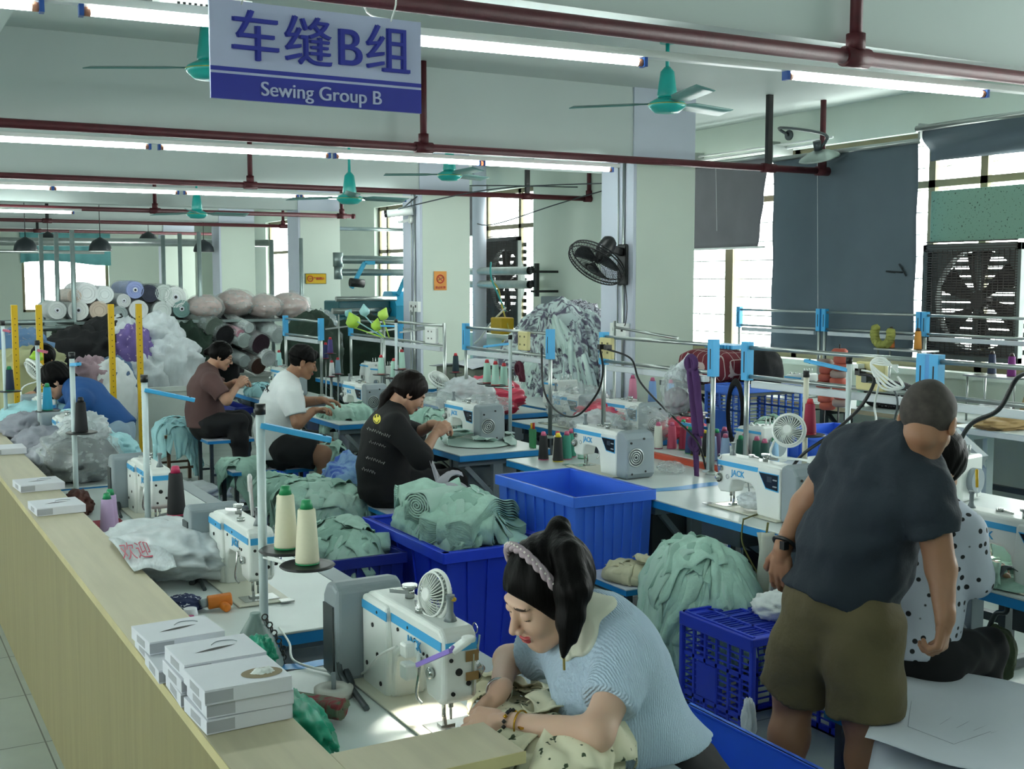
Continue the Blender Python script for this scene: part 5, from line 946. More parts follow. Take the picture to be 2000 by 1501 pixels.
# ---- 6 person in brown T-shirt
D = 10.15
J = dict(head=PD(432, 694, D), hf=scr(.85, -.35, -.2), hu=scr(.35, .9, .0), neck=PD(406, 722, D), chest=PD(402, 757, D), waist=PD(398, 797, D), pel=PD(406, 826, D), shA=PD(412, 745, D-.2), elA=PD(443, 782, D-.22), wrA=PD(462, 756, D-.1), shB=PD(410, 742, D+.2), elB=PD(440, 757, D+.22), wrB=PD(461, 745, D+.1),
    hipA=PD(415, 830, D-.1), knA=PD(465, 826, D-.1), anA=PD(470, 905, D-.1), hipB=PD(420, 826, D+.1), knB=PD(472, 820, D+.1), anB=PD(476, 895, D+.1), toe=Vector((1, 0, 0)))
t, fr, org = person('person with glasses and hair bun in brown T-shirt sewing', J, SKIN, (M('brown_tee', '#5d4442', .85, var=.06), PD(400, 832, D), Vector((0, 0, -1))), (BCLOTH, .02), cap_hair(.05, -.045, .014, extra=[((0, -.1, -.0), (0, -.125, -.02), .035, .03)], hh=.007), 1.0, .75, 2, 1.1, .007, .011,
    ((scr(.6, .6, 0), scr(.3, 0, -1), dict(curl=(.6, .6, .4), side=-1)), (scr(.8, .1, -.2), scr(0, -1, 0), dict(curl=(.5, .6, .4), side=1))), shoe=BLACK)
L = lambda x, y, z: Vector(LL(J, fr, 1)(x, y, z))-org
b = B().m(BLACK)
for q in (-1, 1): b.torus(L(q*.033, .1, 0), .022, .002, fr[1], 18, 5).tube([L(q*.055, .1, .005), L(q*.08, .02, .0)], .002, 5)
b.tube([L(-.012, .103, .003), L(.012, .103, .003)], .002, 5).out('glasses', parent=t)
# ---- 7 bending person in blue
D = 8.05
J = dict(head=PD(108, 742, D), hf=scr(-.75, -.62, .1), hu=scr(-.5, .8, .2), neck=PD(146, 757, D), chest=PD(168, 778, D), waist=PD(200, 812, D), pel=PD(222, 842, D), shA=PD(160, 780, D-.2), elA=PD(128, 822, D-.2), wrA=PD(98, 806, D-.1), shB=PD(150, 768, D+.2), elB=PD(120, 800, D+.2), wrB=PD(92, 796, D+.1),
    hipA=PD(226, 850, D-.1), knA=PD(215, 958, D-.1), anA=PD(226, 1045, D-.1), hipB=PD(222, 848, D+.12), knB=PD(214, 945, D+.1), anB=PD(222, 1030, D+.1), toe=Vector((-1, 0, 0)))
for q in 'AB': J['an'+q].z = .09
t, fr, org = person('person in blue long sleeved top bending over the left row of machines', J, SKIN, (M('royal_blue_top', '#134a86', .8, var=.06), PD(225, 848, D), scr(.6, -.8, 0)), (M('light_jeans', '#8fa5b5', .8), .02), cap_hair(.05, -.06, .014, extra=[((0, -.08, -.02), (0, -.1, -.06), .05, .035)], hh=.007), 1.0, 1.7, 2, 1.0, .007, .011,
    ((scr(-.8, -.2, 0), scr(0, -1, 0), dict(curl=(.4, .5, .4))), (scr(-.8, -.1, 0), scr(0, -1, 0), dict(curl=(.4, .5, .4)))), shoe=BLACK)
# ---- 8 far left
D = 9.7
J = dict(head=PD(84, 700, D), hf=scr(-.45, -.6, .62), hu=scr(-.15, .85, .4), neck=PD(104, 732, D), chest=PD(112, 760, D), waist=PD(118, 800, D), pel=PD(125, 836, D), shA=PD(92, 750, D-.15), elA=PD(70, 785, D-.2), wrA=PD(60, 770, D-.3), shB=PD(130, 748, D+.15), elB=PD(138, 790, D), wrB=PD(100, 790, D-.2),
    hipA=PD(118, 840, D-.05), knA=PD(95, 850, D-.3), anA=PD(100, 950, D-.3), hipB=PD(132, 840, D+.05), knB=PD(110, 850, D-.3), anB=PD(112, 950, D-.3), toe=Vector((-1, 0, 0)))
for q in 'AB': J['an'+q].z = .09
t, fr, org = person('dark haired person half hidden behind a white fan at the far left', J, SKIN, (M('dark_tee', '#22262b', .85), PD(125, 840, D), Vector((0, 0, -1))), (BCLOTH, .02), cap_hair(.05, -.06, .014, hh=.008), 1.0, .7, 2, .95, .007, .012, ((scr(-.8, -.2, 0), scr(0, -1, 0)), (scr(-.8, -.1, 0), scr(0, -1, 0))), shoe=BLACK)
# ================================================================ CLOTH HEAPS, BAGS, ROLLS
def pile(name, label, cat, c, rx, ry, ht, n, mat, seed=1, hang=.2, w_=.13, floor=.02, group=None, dirs=None, mats=None, kind='stuff', base=True, amp=.014):
    """a heap of garments: a dome of crumpled cloth with n folded pieces lying over it and hanging off its sides"""
    rnd = random.Random(seed); c = Vector(c); b = B().m(mat); ms = mats or [mat]
    if base: b.grid(lambda u, v: c+Vector((rx*.93*math.cos(u*6.283)*math.cos(v*1.5708), ry*.93*math.sin(u*6.283)*math.cos(v*1.5708), ht*.93*math.sin(v*1.5708)))*(1+.06*noise.noise(Vector((math.cos(u*6.283)*2, math.sin(u*6.283)*2, v*3+seed)))), 40, 14, True, True)
    for i in range(n):
        b.m(rnd.choice(ms)); az = rnd.uniform(*(dirs or (0, 6.283))); s0 = rnd.uniform(.05, .95)**.7; ori = az+rnd.gauss(0, .55); lu = (rnd.uniform(.35, .7)*max(rx, ry)+hang*rnd.uniform(.1, 1)*(s0 > .45)); lv = w_*rnd.uniform(.9, 1.9); ph = rnd.uniform(0, 6); fr_ = rnd.uniform(28, 60); lf = .004+.03*i/n+rnd.uniform(0, .03); cx_, cy_ = rx*s0*math.cos(az), ry*s0*math.sin(az); du, dv = Vector((math.cos(ori), math.sin(ori))), Vector((-math.sin(ori), math.cos(ori))); fan_ = rnd.uniform(.2, .9); cut = rnd.uniform(-.25, .25)
        def fn(u, v):
            q = (v-.5)*lv*(1-fan_*.5+fan_*u); p_ = (u-.25+cut*(v-.5)*u)*lu; x, y = cx_+du.x*p_+dv.x*q, cy_+du.y*p_+dv.y*q; ro = math.hypot(x/rx, y/ry); wv = abs(math.sin(q*fr_+ph+1.2*math.sin(u*3+ph)))*amp*1.7*(.35+.65*u)+.4*amp*math.sin(u*7+ph*2)
            if ro < 1: z = ht*math.sqrt(max(0, 1-ro*ro*.96)); k = 1+wv*.6+lf
            else: z = ht*.2-(ro-1)*max(rx, ry)*1.05; x, y, k = x/ro, y/ro, 1+lf*2+wv*3.2
            p = c+Vector((x*k, y*k, z+lf+wv*.8*(ro < 1))); n_ = p*10; p += Vector((noise.noise(n_), noise.noise(n_+Vector((7, 0, 0))), noise.noise(n_+Vector((0, 9, 0)))))*.016; n_ = p*3.7; p += Vector((noise.noise(n_), noise.noise(n_+Vector((3, 0, 0))), noise.noise(n_+Vector((0, 5, 0)))))*.16*min(rx, ry); p.z = max(p.z, floor+.004*rnd.random()); return p
        b.grid(fn, 16, 16)
    o = b.out(name, solid=.0025); tag(o, label, cat, group, kind); return o
def blob(name, label, cat, c, r, mat, seed=1, amp=.18, s=3.2, nu=48, nv=28, parent=None, flat=.0, rz=0, group=None, kind=None, sq=1, mats=None, extra=None):
    c = Vector(c); b = B().m(mat); cz, sz = math.cos(rz), math.sin(rz)
    def fn(u, v):
        t_, p_ = u*6.28318, (v-.5)*math.pi*.998; d = Vector((math.cos(t_)*math.cos(p_), math.sin(t_)*math.cos(p_), math.sin(p_))); e = Vector([math.copysign(abs(q)**sq, q) for q in d])
        k = 1+amp*(.7*ridge(d, s*.8, seed)+.5*noise.noise(d*s*1.7+Vector((seed, 0, 0)))+.12*ridge(d, s*2.4, seed+4)); x, y, z = e.x*r[0]*k, e.y*r[1]*k, e.z*r[2]*k
        if flat and z < -r[2]*flat: z = -r[2]*flat
        return c+Vector((x*cz-y*sz, x*sz+y*cz, z))
    b.grid(fn, nu, nv, True, True)
    if extra: extra(b)
    o = b.out(name, parent=parent)
    if label: tag(o, label, cat, group, kind)
    return o
MS = [MINT, M('mint_cotton_b', '#93b8a9', .85, var=.08, bump=.3, bscale=250), MINT, M('mint_cotton_c', '#abcabd', .85, var=.06)]
pile('garment_heap', 'big heap of mint green garments spilling off a stool in front of the blue edged table', 'clothes', (3.14, 3.95, .4), .19, .27, .24, 130, MINT, 3, .34, .13, amp=.024, mats=MS, floor=.05)
pile('garment_heap', 'mint shirts spread over a stool left of the woman in black', 'clothes', (2.5, 6.85, .4), .26, .36, .12, 46, MINT, 5, .22, .12, mats=MS, floor=.04); pile('garment_heap', 'mint garments hanging from the wooden stool nearest the bench of the woman in black', 'clothes', (2.36, 7.2, .44), .17, .2, .08, 26, MINT, 7, .22, .1, mats=MS)
pile('garment_heap', 'single mint shirt draped over the stool behind the man in white', 'clothes', (2.44, 8.32, .42), .17, .2, .07, 14, MINT, 9, .2, .2, mats=MS); pile('garment_heap', 'light blue garments hanging off the brown stool behind the person in brown', 'clothes', (2.5, 10.55, .42), .18, .26, .12, 34, SKYC, 11, .3, .12, floor=.02)
pile('garment_heap', 'mint cloth trailing beside the big black cone on the small wooden stool', 'clothes', (1.68, 5.5, .46), .14, .2, .08, 18, MINT, 12, .2, .1, mats=MS); pile('garment_heap', 'mint garments on the table behind the hands of the woman in black', 'clothes', (3.6, 7.5, .755), .2, .22, .1, 22, MINT, 14, .0, .1, mats=MS, floor=.756)
pile('garment_heap', 'mint shirt pieces on the table of the man in white', 'clothes', (3.32, 8.55, .755), .18, .26, .05, 16, MINT, 15, .1, .1, mats=MS); pile('garment_heap', 'pale mint cloth under the machine of the woman in black', 'clothes', (3.5, 6.7, .756), .22, .26, .02, 8, MINTL, 16, .0, .14, mats=[MINT, MINTL], floor=.756)
pile('garment_heap', 'light blue cloth on the far table by the person in brown', 'clothes', (3.3, 10.5, .755), .16, .25, .06, 16, SKYC, 17, .0, .1, floor=.756); pile('garment_heap', 'mint cloth on the lap of the man in white', 'clothes', (2.98, 7.95, .52), .1, .12, .07, 8, MINT, 18, .16, .12, mats=MS)
pile('garment_heap', 'mint cloth behind the machine at the right edge', 'clothes', (3.72, 2.95, .755), .2, .3, .1, 22, MINT, 19, .0, .12, mats=MS, floor=.756); pile('garment_heap', 'pale green cloth behind the small round fan', 'clothes', (5.2, 5.8, .72), .16, .18, .14, 16, MINTL, 20, .1, .12, mats=MS, floor=.02)
pile('garment_heap', 'folded mint pieces under the needle at the right edge', 'clothes', (3.46, 2.62, .756), .1, .14, .03, 8, MINT, 21, .0, .08, mats=[MINT, DGREY, MINTL], floor=.756)
# contents of the bins
def rollup(c, r, l, az, mat, seed, b, tilt=0):      # rolled bundle of cut pieces with a spiral end
    c = Vector(c); d = Vector((math.cos(az), math.sin(az), tilt)).normalized(); s = Vector((-d.y, d.x, 0)).normalized(); n = d.cross(s)
    b.m(mat).grid(lambda u, v: c+d*(v-.5)*l+(s*math.cos(u*6.283)*1.15+n*math.sin(u*6.283)*.85)*r*(1+.06*math.sin(u*30+seed)+.05*noise.noise(Vector((u*5, v*4, seed)))), 36, 10, True, True)
    for e in (-1, 1):
        pts = [c+d*e*l*.5*(1+.01*math.sin(k))+(s*math.cos(k*.55)*1.12+n*math.sin(k*.55)*.83)*r*(1-k/62) for k in range(60)]; b.m(mat).tube(pts, .0045, 5)
        b.m(DGREY).add([c+d*e*l*.485]+[c+d*e*l*.485+(s*math.cos(k*.4)*1.1+n*math.sin(k*.4)*.8)*r*.95 for k in range(16)], [(0, k+1, (k+1) % 16+1) for k in range(16)])
def folded(c, l, w_, h, az, mat, seed, b, layers=9, bend=.3):        # stack of cut pieces bent over
    c = Vector(c); ca, sa = math.cos(az), math.sin(az)
    for k in range(layers):
        z0 = h*k/layers; o = Vector((0, 0, z0)); j = random.Random(seed+k)
        def fn(u, v): x, y = (u-.5)*l*(1+.04*j.random()), (v-.5)*w_; z = z0-bend*abs(u-.5)**2.2*l*2+.016*math.sin(v*9+seed+k*.25+u*2)+.01*math.sin(u*13+k*.2)+.02*noise.noise(Vector((u*4, v*4, seed))); return c+Vector((x*ca-y*sa, x*sa+y*ca, z))
        b.m(mat).grid(fn, 24, 18)
t = B(); folded((2.58, 5.0, .66), .42, .3, .1, .5, MINT, 3, t, 12, .5); folded((2.5, 5.3, .7), .36, .3, .1, 1.3, MINT, 5, t, 12, .45); rollup((2.52, 4.92, .62), .085, .26, -.6, MINT, 2, t); rollup((2.48, 5.15, .72), .08, .28, .3, MS[3], 4, t); rollup((2.72, 5.4, .6), .09, .3, 1.0, MINT, 6, t); folded((2.7, 5.05, .62), .34, .26, .06, 1.5, MS[1], 8, t, 8, .35)
tag(t.out('cloth_bundle', solid=.002), 'rolled and folded mint bundles piled in the tall deep blue bin', 'clothes', None, 'stuff')
t = B(); t.m(M('grey_lining', '#a4a3ab', .85, var=.05))
for k, (x, y, z, a, l_, w2) in enumerate([(2.58, 5.3, .8, .5, .22, .1), (2.6, 5.22, .78, 2.2, .2, .09), (2.66, 5.12, .74, 1.2, .2, .08), (2.5, 5.0, .76, -.6, .2, .09), (2.57, 5.26, .84, 1.6, .2, .06)]):
    t.grid(lambda u, v: Vector((x, y, z))+Vector((math.cos(a)*(u-.3)*l_-math.sin(a)*(v-.5)*w2*(1-u*.6), math.sin(a)*(u-.3)*l_+math.cos(a)*(v-.5)*w2*(1-u*.6), .05*math.sin(u*3+k)+.012*math.sin(v*9+u*5)-.06*(1-u))), 14, 8)
tag(t.out('cloth_strip', solid=.002), 'grey and white strips tying the mint bundles in the deep blue bin', 'clothes', None, 'stuff')
pile('garment_heap', 'loose mint garments lying over the bundles in the tall deep blue bin', 'clothes', (2.58, 5.14, .5), .2, .34, .24, 44, MINT, 41, .06, .13, mats=MS+[MINTL], floor=.45, amp=.018, base=False)
blob('cloth_bundle', 'smooth folded mint bundle at the right side of the deep blue bin', 'clothes', (2.72, 4.98, .49), (.13, .22, .12), MINT, 3, .08, 1.3, rz=.2); blob('cloth_bundle', 'crushed mint bundle lying in the left of the deep blue bin', 'clothes', (2.46, 5.35, .56), (.11, .16, .12), MINT, 8, .22, 2.4)
t = B(); rollup((2.02, 5.3, .5), .07, .3, -.5, MINT, 2, t); rollup((2.14, 5.38, .5), .065, .32, -.3, MINT, 5, t); tag(t.out('cloth_bundle', solid=.002), 'two rolled mint bundles on top of the navy bin', 'clothes', None, 'stuff')
pile('garment_heap', 'crumpled mint cloth filling the navy bin', 'clothes', (2.07, 5.42, .4), .19, .26, .17, 26, MINT, 23, .0, .1, mats=MS, floor=.38)
blob('cloth_scrap', 'black cloth inside the light blue bin', 'cloth', (3.05, 4.86, .56), (.11, .16, .06), BCLOTH, 5, .15); blob('cloth_scrap', 'crumpled grey and white piece in the light blue bin', 'cloth', (3.14, 4.72, .68), (.05, .05, .05), MARB, 7, .35, 3)
# marbled fabric mountain
t = blob('fabric_heap', 'tall heap of marbled grey and white fabric beside the nearest column', 'fabric', (5.95, 9.6, .8), (.62, .55, .72), MARB, 11, .16, 2.6, 90, 60)
t = B(); rr = random.Random(8)
for k in range(34):
    a0 = rr.uniform(3.4, 5.2); z0 = rr.uniform(.75, 1.5); ln = rr.uniform(.3, .8); ww = rr.uniform(.06, .16); ph = rr.uniform(0, 6); t.m(MARB if k % 3 else MINTL)
    def fn(u, v): q = (v-.5)*ww*(1+u); z = z0-u*ln; r_ = .68-.38*max(0, (z-.8)/.9)**2+.02*(k % 5)+.02*math.sin(q*90+ph+u*2); a = a0+q*1.6+.3*u*math.sin(ph); return Vector((5.95+r_*math.cos(a)*.95, 9.6+r_*math.sin(a)*.85, max(z, .05)+.02*math.sin(q*60+ph)))
    t.grid(fn, 14, 12)
tag(t.out('fabric_drape', solid=.003), 'folded marbled lengths hanging down the front of the fabric heap', 'fabric', None, 'stuff')
blob('fabric_heap', 'rumpled marbled fabric on top of the heap beside the nearest column', 'fabric', (6.2, 9.8, 1.35), (.32, .3, .22), M('marbled_dark', '#b9bcc4', .85, kind='marble', scale=16, col2='#4d4a58'), 4, .3, 3.4, 60, 40)
b = B().m(M('brown_carton', '#6e7568', .7, var=.1)).box(4.9, 5.55, 9.4, 10.2, 0, 1.0); o = b.out('carton', bevel=.01); tag(o, 'large grey green box covered with paper behind the steel frame', 'box'); b = B().m(CARD).grid(lambda u, v: (4.85+u*.75, 9.35+v*.9, 1.01+.03*math.sin(u*6+v*4)), 12, 12); tag(b.out('paper_cover', solid=.004), 'crinkled pale paper on top of the large grey green box', 'paper')
# fabric rack
t = thing('fabric_rack', 'galvanised rack of tall posts carrying wrapped fabric rolls', 'rack', (1.9, 14, 0)); GALV = M('galvanised', '#8d9c9a', .35, .7, .12)
for x, y, h in ((.0, .1, 2.32), (.11, -.25, 2.33), (.22, -.6, 2.34), (1.34, .1, 2.33), (1.45, -.25, 2.34), (1.58, -.6, 2.35), (2.65, .1, 2.3), (2.78, -.6, 2.3)): B().m(GALV).cyl((x, y, 0), (x, y, h), .024).out('post', parent=t)
B().m(GALV).box(-.1, 1.62, -.7, .2, 1.33, 1.36).box(1.6, 2.85, -.7, .2, 1.33, 1.36).out('upper_shelf', parent=t); B().m(TWOOD).box(-.6, 1.2, -.6, .3, 1.04, 1.08).box(-.6, 1.2, -.6, .3, .9, .93).out('lower_shelf', parent=t)
b = B().m(GALV).cyl((0.2, 13.6, 1.36), (2.1, 13.3, 1.36), .03).cyl((.2, 13.2, 1.3), (2.1, 13.2, 1.3), .03).box(-.4, 1.9, 13.4, 13.42, 1.28, 1.32); tag(b.out('rack_beam'), 'horizontal galvanised beams running left from the fabric rack', 'beam')
def roll(px, py, r, col, lab, core=True, Y_=13.45, l=.9, wrap=True, tip=0, az=0):
    p = PY(px, py, Y_); t = thing('fabric_roll', lab, 'fabric roll', p); cm = M('roll_'+col[1:], col, .6, var=.07, scale=4, bump=.15, bscale=30); rr = random.Random(px)
    d = Vector((math.sin(az), math.cos(az), tip)); b = B().m(cm); u = Vector((1, 0, 0)) if abs(d.x) < .9 else Vector((0, 1, 0)); y = d.cross(u).normalized(); x = y.cross(d)
    b.grid(lambda a, v: d*(v*l)+(x*math.cos(a*6.283)+y*math.sin(a*6.283))*r*(1+.03*noise.noise(Vector((a*6, v*4, px))))*(1 if 0 < v < 1 else .93), 26, 8, True, True); b.add([Vector((0, 0, 0))]+[(x*math.cos(k*.3142)+y*math.sin(k*.3142))*r*.95-d*.001 for k in range(20)], [(0, k+1, (k+1) % 20+1) for k in range(20)])
    b.torus(-d*.004, r*.45, .003, d, 20, 4).torus(-d*.004, r*.7, .003, d, 20, 4); b.out('cloth', parent=t)
    if core: B().m(HOLE).cyl(-d*.008, d*.02, r*.17).m(CARD).torus(-d*.006, r*.19, .008, d, 16, 5).out('core', parent=t)
    if wrap: B().m(CLEAR).grid(lambda a, v: d*(v*(l+.04)-.02)+(x*math.cos(a*6.283)+y*math.sin(a*6.283))*r*(1.05+.08*ridge((math.cos(a*6.283), math.sin(a*6.283), v*3), 2.5, px)), 30, 10, True, True).out('plastic_wrap', parent=t)
for a in [(112, 606, .1, '#cdd2d0', 'white roll at the left end of the upper shelf'), (153, 606, .115, '#dde0dd', 'white roll with dark core hole, lower row, near the left posts'), (194, 606, .11, '#c9b9a8', 'beige roll in the lower row behind the yellow post'), (234, 612, .09, '#9aa6a6', 'grey roll low beside the second yellow post'), (271, 604, .11, '#d3d7d6', 'white roll of the lower row between the second pair of yellow posts'), (317, 606, .11, '#ccd4d2', 'milky white roll in the lower row at the middle'), (355, 603, .105, '#6f9490', 'teal grey roll at the right end of the lower row'),
    (146, 578, .075, '#cdbcae', 'small beige roll on top at the left'), (242, 587, .08, '#cfd3d3', 'small white roll on top with a visible core'), (264, 566, .1, '#8f9ccb', 'lilac blue roll on the top row'), (293, 573, .1, '#23293c', 'navy roll on the top row'), (343, 580, .125, '#d8dddb', 'big white roll at the top right'), (320, 572, .1, '#b9c4c0', 'greyish roll between the navy and the big white roll'), (170, 572, .12, '#dfe2e2', 'white bulging roll on the top left'), (205, 575, .1, '#dce2e2', 'white roll beside the bulging one')]: roll(*a[:4], a[4], core='core' in a[4] or a[0] in (264, 343, 175, 112, 355))
PB = M('pink_bagged', '#b79a93', .55, var=.1, scale=5)
for i, (x, z, Y_, r_, lab) in enumerate([(3.55, 1.5, 13.5, .14, 'pink bagged fabric roll nearest the steel rack post'), (3.95, 1.54, 13.65, .155, 'beige pink bagged roll second from the rack post'), (4.24, 1.5, 13.5, .14, 'pink bagged roll with a tied end hanging down'), (4.56, 1.5, 13.5, .16, 'largest pink bagged roll beside the third column')]):
    t = thing('bagged_roll', lab, 'fabric roll', (x, Y_, z)); blob('cloth', None, None, (0, 0, 0), (r_*1.25, .35, r_*.95), PB, i, .1, 1.6, parent=t); blob('plastic_wrap', None, None, (0, -.02, 0), (r_*1.33, .38, r_*1.04), CLEAR, i+9, .16, 2.2, parent=t)
for a in [(545, 655, .1, '#b7c3c2', 'grey wrapped roll pointing at the viewer right of the person in brown'), (478, 665, .09, '#b3bfbd', 'grey roll slanting down beside the pink one'), (470, 652, .055, '#c58b9c', 'pink roll with dark core slanting down'), (487, 640, .065, '#c9d2d2', 'white roll above the pink one'), (478, 705, .075, '#aab4b4', 'lowest grey roll behind the person in brown'), (525, 700, .1, '#dce2e4', 'white lace roll behind the man in white'), (510, 672, .12, '#3a2733', 'dark wine wrapped roll in the roll stack'), (505, 715, .1, '#4a3028', 'brown wrapped roll low in the stack'), (440, 655, .12, '#151318', 'black roll in the stack'), (420, 640, .12, '#5c6a60', 'grey green roll at the top of the stack')]: roll(*a[:4], a[4], Y_=13.2, tip=.25, az=-.3, core='core' in a[4])
heapmats = [(BCLOTH, 'black'), (NCLOTH, 'dark green'), (M('lilac_print', '#6d5c98', .85, kind='speck', scale=30, col2='#b9a5c9'), 'lilac patterned'), (M('denim_blue', '#566f8f', .85, var=.1), 'denim blue'), (M('pink_lace', '#a98f98', .85, var=.1), 'pinkish')]
for i, (px, py, Y_, r_, mt, lab) in enumerate([(160, 700, 12.9, (.38, .35, .3), BCLOTH, 'heap of black clothes behind the bending person'), (215, 690, 13.0, (.3, .3, .35), BCLOTH, 'black bundles next to the yellow posts'), (165, 655, 14.2, (.32, .3, .2), NCLOTH, 'dark green netted bundle on the lower shelf'), (300, 640, 14.2, (.28, .3, .2), NCLOTH, 'olive netted bundle on the lower shelf at the right'), (208, 640, 14.0, (.2, .2, .16), M('sea_green_mesh', '#2f6f58', .6, var=.1), 'sea green mesh bundle on the lower shelf'), (238, 640, 14.0, (.2, .2, .12), MINTL, 'pale mint bundle on the lower shelf'),
    (262, 690, 12.6, (.18, .2, .26), heapmats[2][0], 'lilac patterned bundle between the yellow posts'), (240, 668, 12.9, (.16, .2, .25), MILKY, 'purple and yellow stuffed bag'), (310, 680, 12.8, (.26, .25, .32), MILKY, 'round milky plastic bag beside the rack posts'), (335, 705, 12.6, (.3, .25, .24), MILKY, 'crumpled milky bag over the white bin'), (272, 733, 12.6, (.32, .3, .24), MILKY, 'white stuffed bag bulging from the nearer white bin'), (218, 745, 12.2, (.2, .3, .22), heapmats[3][0], 'denim blue cloth at the foot of the yellow post'), (180, 740, 12.2, (.2, .3, .2), heapmats[4][0], 'pink lace cloth at the foot of the black heap'), (222, 770, 12.0, (.2, .2, .3), WCLOTH, 'white cloth bundle left of the nearer white bin'),
    (372, 700, 13.3, (.24, .3, .35), NCLOTH, 'dark green stuffed sack behind the white bins'), (400, 660, 13.8, (.4, .35, .36), BCLOTH, 'black bags behind the person in brown'), (30, 690, 12, (.3, .35, .22), M('blue_print', '#5c7fa5', .85, kind='speck', scale=22, col2='#8a93a0'), 'blue patterned bundle at the far left'), (50, 710, 11.7, (.3, .3, .16), M('pale_yellow_cloth', '#a9ab83', .85, var=.1), 'pale yellow cloth heap at the far left'), (610, 690, 12.6, (.3, .3, .4), NCLOTH, 'dark green sacks behind the man in white'), (720, 690, 13.4, (.5, .3, .4), NCLOTH, 'dark bundles in front of the teal machine'), (620, 660, 13.2, (.25, .25, .3), CLEAR, 'clear bag next to the pink bagged rolls')]):
    o = blob('fabric_bundle', lab, 'cloth bundle', PY(px, py, Y_), r_, mt, i+2, .28, 2.6); cz_ = PY(px, py, Y_).z
    if i not in (2, 3, 4, 5):
        mn = min(v.co.z for v in o.data.vertices); kz = cz_/max(cz_-mn, .01)
        for v in o.data.vertices:
            if v.co.z < cz_: v.co.z = cz_-(cz_-v.co.z)*kz
# yellow posts
for i, (x, lab) in enumerate([(1.772, 'yellow slotted post standing on a wide foot beside the white bin'), (1.982, 'yellow slotted post in front of the milky bag'), (1.077, 'yellow slotted post at the far left edge'), (1.248, 'yellow slotted post behind the far left person')]):
    t = thing('yellow_post', lab, 'post', (x, 9.5, 0)); B().m(YEL).box(-.022, .022, -.02, .02, 0, 1.62).out('upright', parent=t, bevel=.003); b = B().m(HOLE)
    for k in range(28): b.box(-.004, .004, -.021, -.02, .3+k*.045, .306+k*.045)
    b.out('slots', parent=t); B().m(YEL).box(-.09, .18, -.05, .05, 0, .1).prism([(-.03, .1), (.03, .1), (.12, .1), (.03, .32), (-.03, .32)], -.015, .015, lambda u, v, d: (u, d, v)).out('foot', parent=t)
# teal machine and silver pipes
t = thing('fabric_machine', 'large teal machine with rollers and a bright blue side panel between the columns', 'machine', (5.95, 15.3, 0)); TB = M('machine_teal', '#1d6470', .4, var=.06); CY = M('machine_cyan', '#2aa6cf', .4, var=.04)
B().m(TB).box(0, .78, 0, .8, .3, 1.3).box(0, .78, .2, .8, 1.3, 1.52).out('body', parent=t, bevel=.02); B().m(CY).prism([(0, 0), (.75, 0), (.75, 1.2), (.45, 1.65), (.15, 1.65), (0, 1.45)], .78, .98, lambda u, v, d: (d, u, v)).out('side_panel', parent=t, bevel=.01)
B().m(STEEL).cyl((-.1, .05, 1.55), (.8, .05, 1.55), .035).cyl((-.1, .2, 1.38), (.8, .2, 1.38), .04).out('roller', parent=t); B().m(CY).bar((.15, .1, 1.7), (.35, .1, 2.05), .05).bar((.35, .1, 2.05), (.5, .1, 2.05), .05).bar((.85, .1, 1.6), (1.02, .1, 1.95), .05).out('bracket_arm', parent=t); B().m(BLACK).cyl((.1, .02, 1.78), (.3, .02, 1.76), .06).out('wheel', parent=t)
for (y, z, r_, x0, x1, l_) in ((15.9, 2.1, .06, 6.1, 8.0, 'upper silver pipe above the teal machine'), (15.9, 1.92, .05, 6.1, 8.0, 'lower silver pipe above the teal machine')): b = B().m(GALV).cyl((x0, y, z), (x1, y, z), r_).cyl((x0, y, z-.1), (x0, y, z+.1), r_*1.2); tag(b.out('wrapped_pipe'), l_, 'pipe')
b = B().m(GALV)
for x in (6.15, 6.3, 6.42): b.cyl((x, 17.2, 1.9), (x, 17.2, 2.55), .04)
b.cyl((5.9, 17.2, 2.6), (6.5, 17.2, 2.6), .06).cyl((6.05, 17.2, 1.85), (6.5, 17.2, 1.85), .05).cyl((6.5, 17.2, 1.9), (6.5, 17.2, 2.62), .03).cyl((6.5, 17.2, 2.6), (8, 17.2, 2.6), .03); tag(b.out('wrapped_pipe'), 'bundle of upright silver pipes right of the third column', 'pipe')
for z, lab in ((1.93, 'upper silver wrapped pipe across the window with a fan'), (1.75, 'lower silver wrapped pipe with black valve across the window')):
    t = thing('steam_pipe', lab, 'pipe', (7.7, 13.1, z)); b = B().m(M('foil_wrap', '#b3bcb8', .35, .6, .15, bump=.6, bscale=12)); b.grid(lambda u, v: (math.cos(u*6.283)*.055*(1+.15*noise.noise(Vector((u*5, v*9, z)))), .12+v*1.9, math.sin(u*6.283)*.055), 18, 30, True, True).out('pipe_wrap', parent=t)
    B().m(BLACK).cyl((0, 0, 0), (0, .13, 0), .035).cyl((0, .06, -.02), (0, .06, .06), .02).lathe((0, .14, 0), [(.05, -.02), (.05, .02)], 16, (0, 1, 0)).out('valve', parent=t)
b = B().m(BLACK).box(7.66, 7.7, 12.98, 13.04, 1.6, 2.02).box(7.6, 7.99, 12.99, 13.03, 1.65, 1.68).box(7.6, 7.99, 12.99, 13.03, 1.9, 1.93).cyl((7.7, 13.1, 1.75), (7.7, 13.1, 1.93), .018); tag(b.out('pipe_bracket'), 'black bracket holding the two silver pipes to the wall', 'bracket')
b = B().m(GREY).box(7.85, 7.99, 12.9, 13.2, 1.3, 1.6).m(BLACK).cyl((7.86, 13.0, 1.3), (7.7, 12.8, .9), .015); tag(b.out('switch_box', bevel=.01), 'grey switch box on the wall left of the marbled heap', 'box')
b = B()
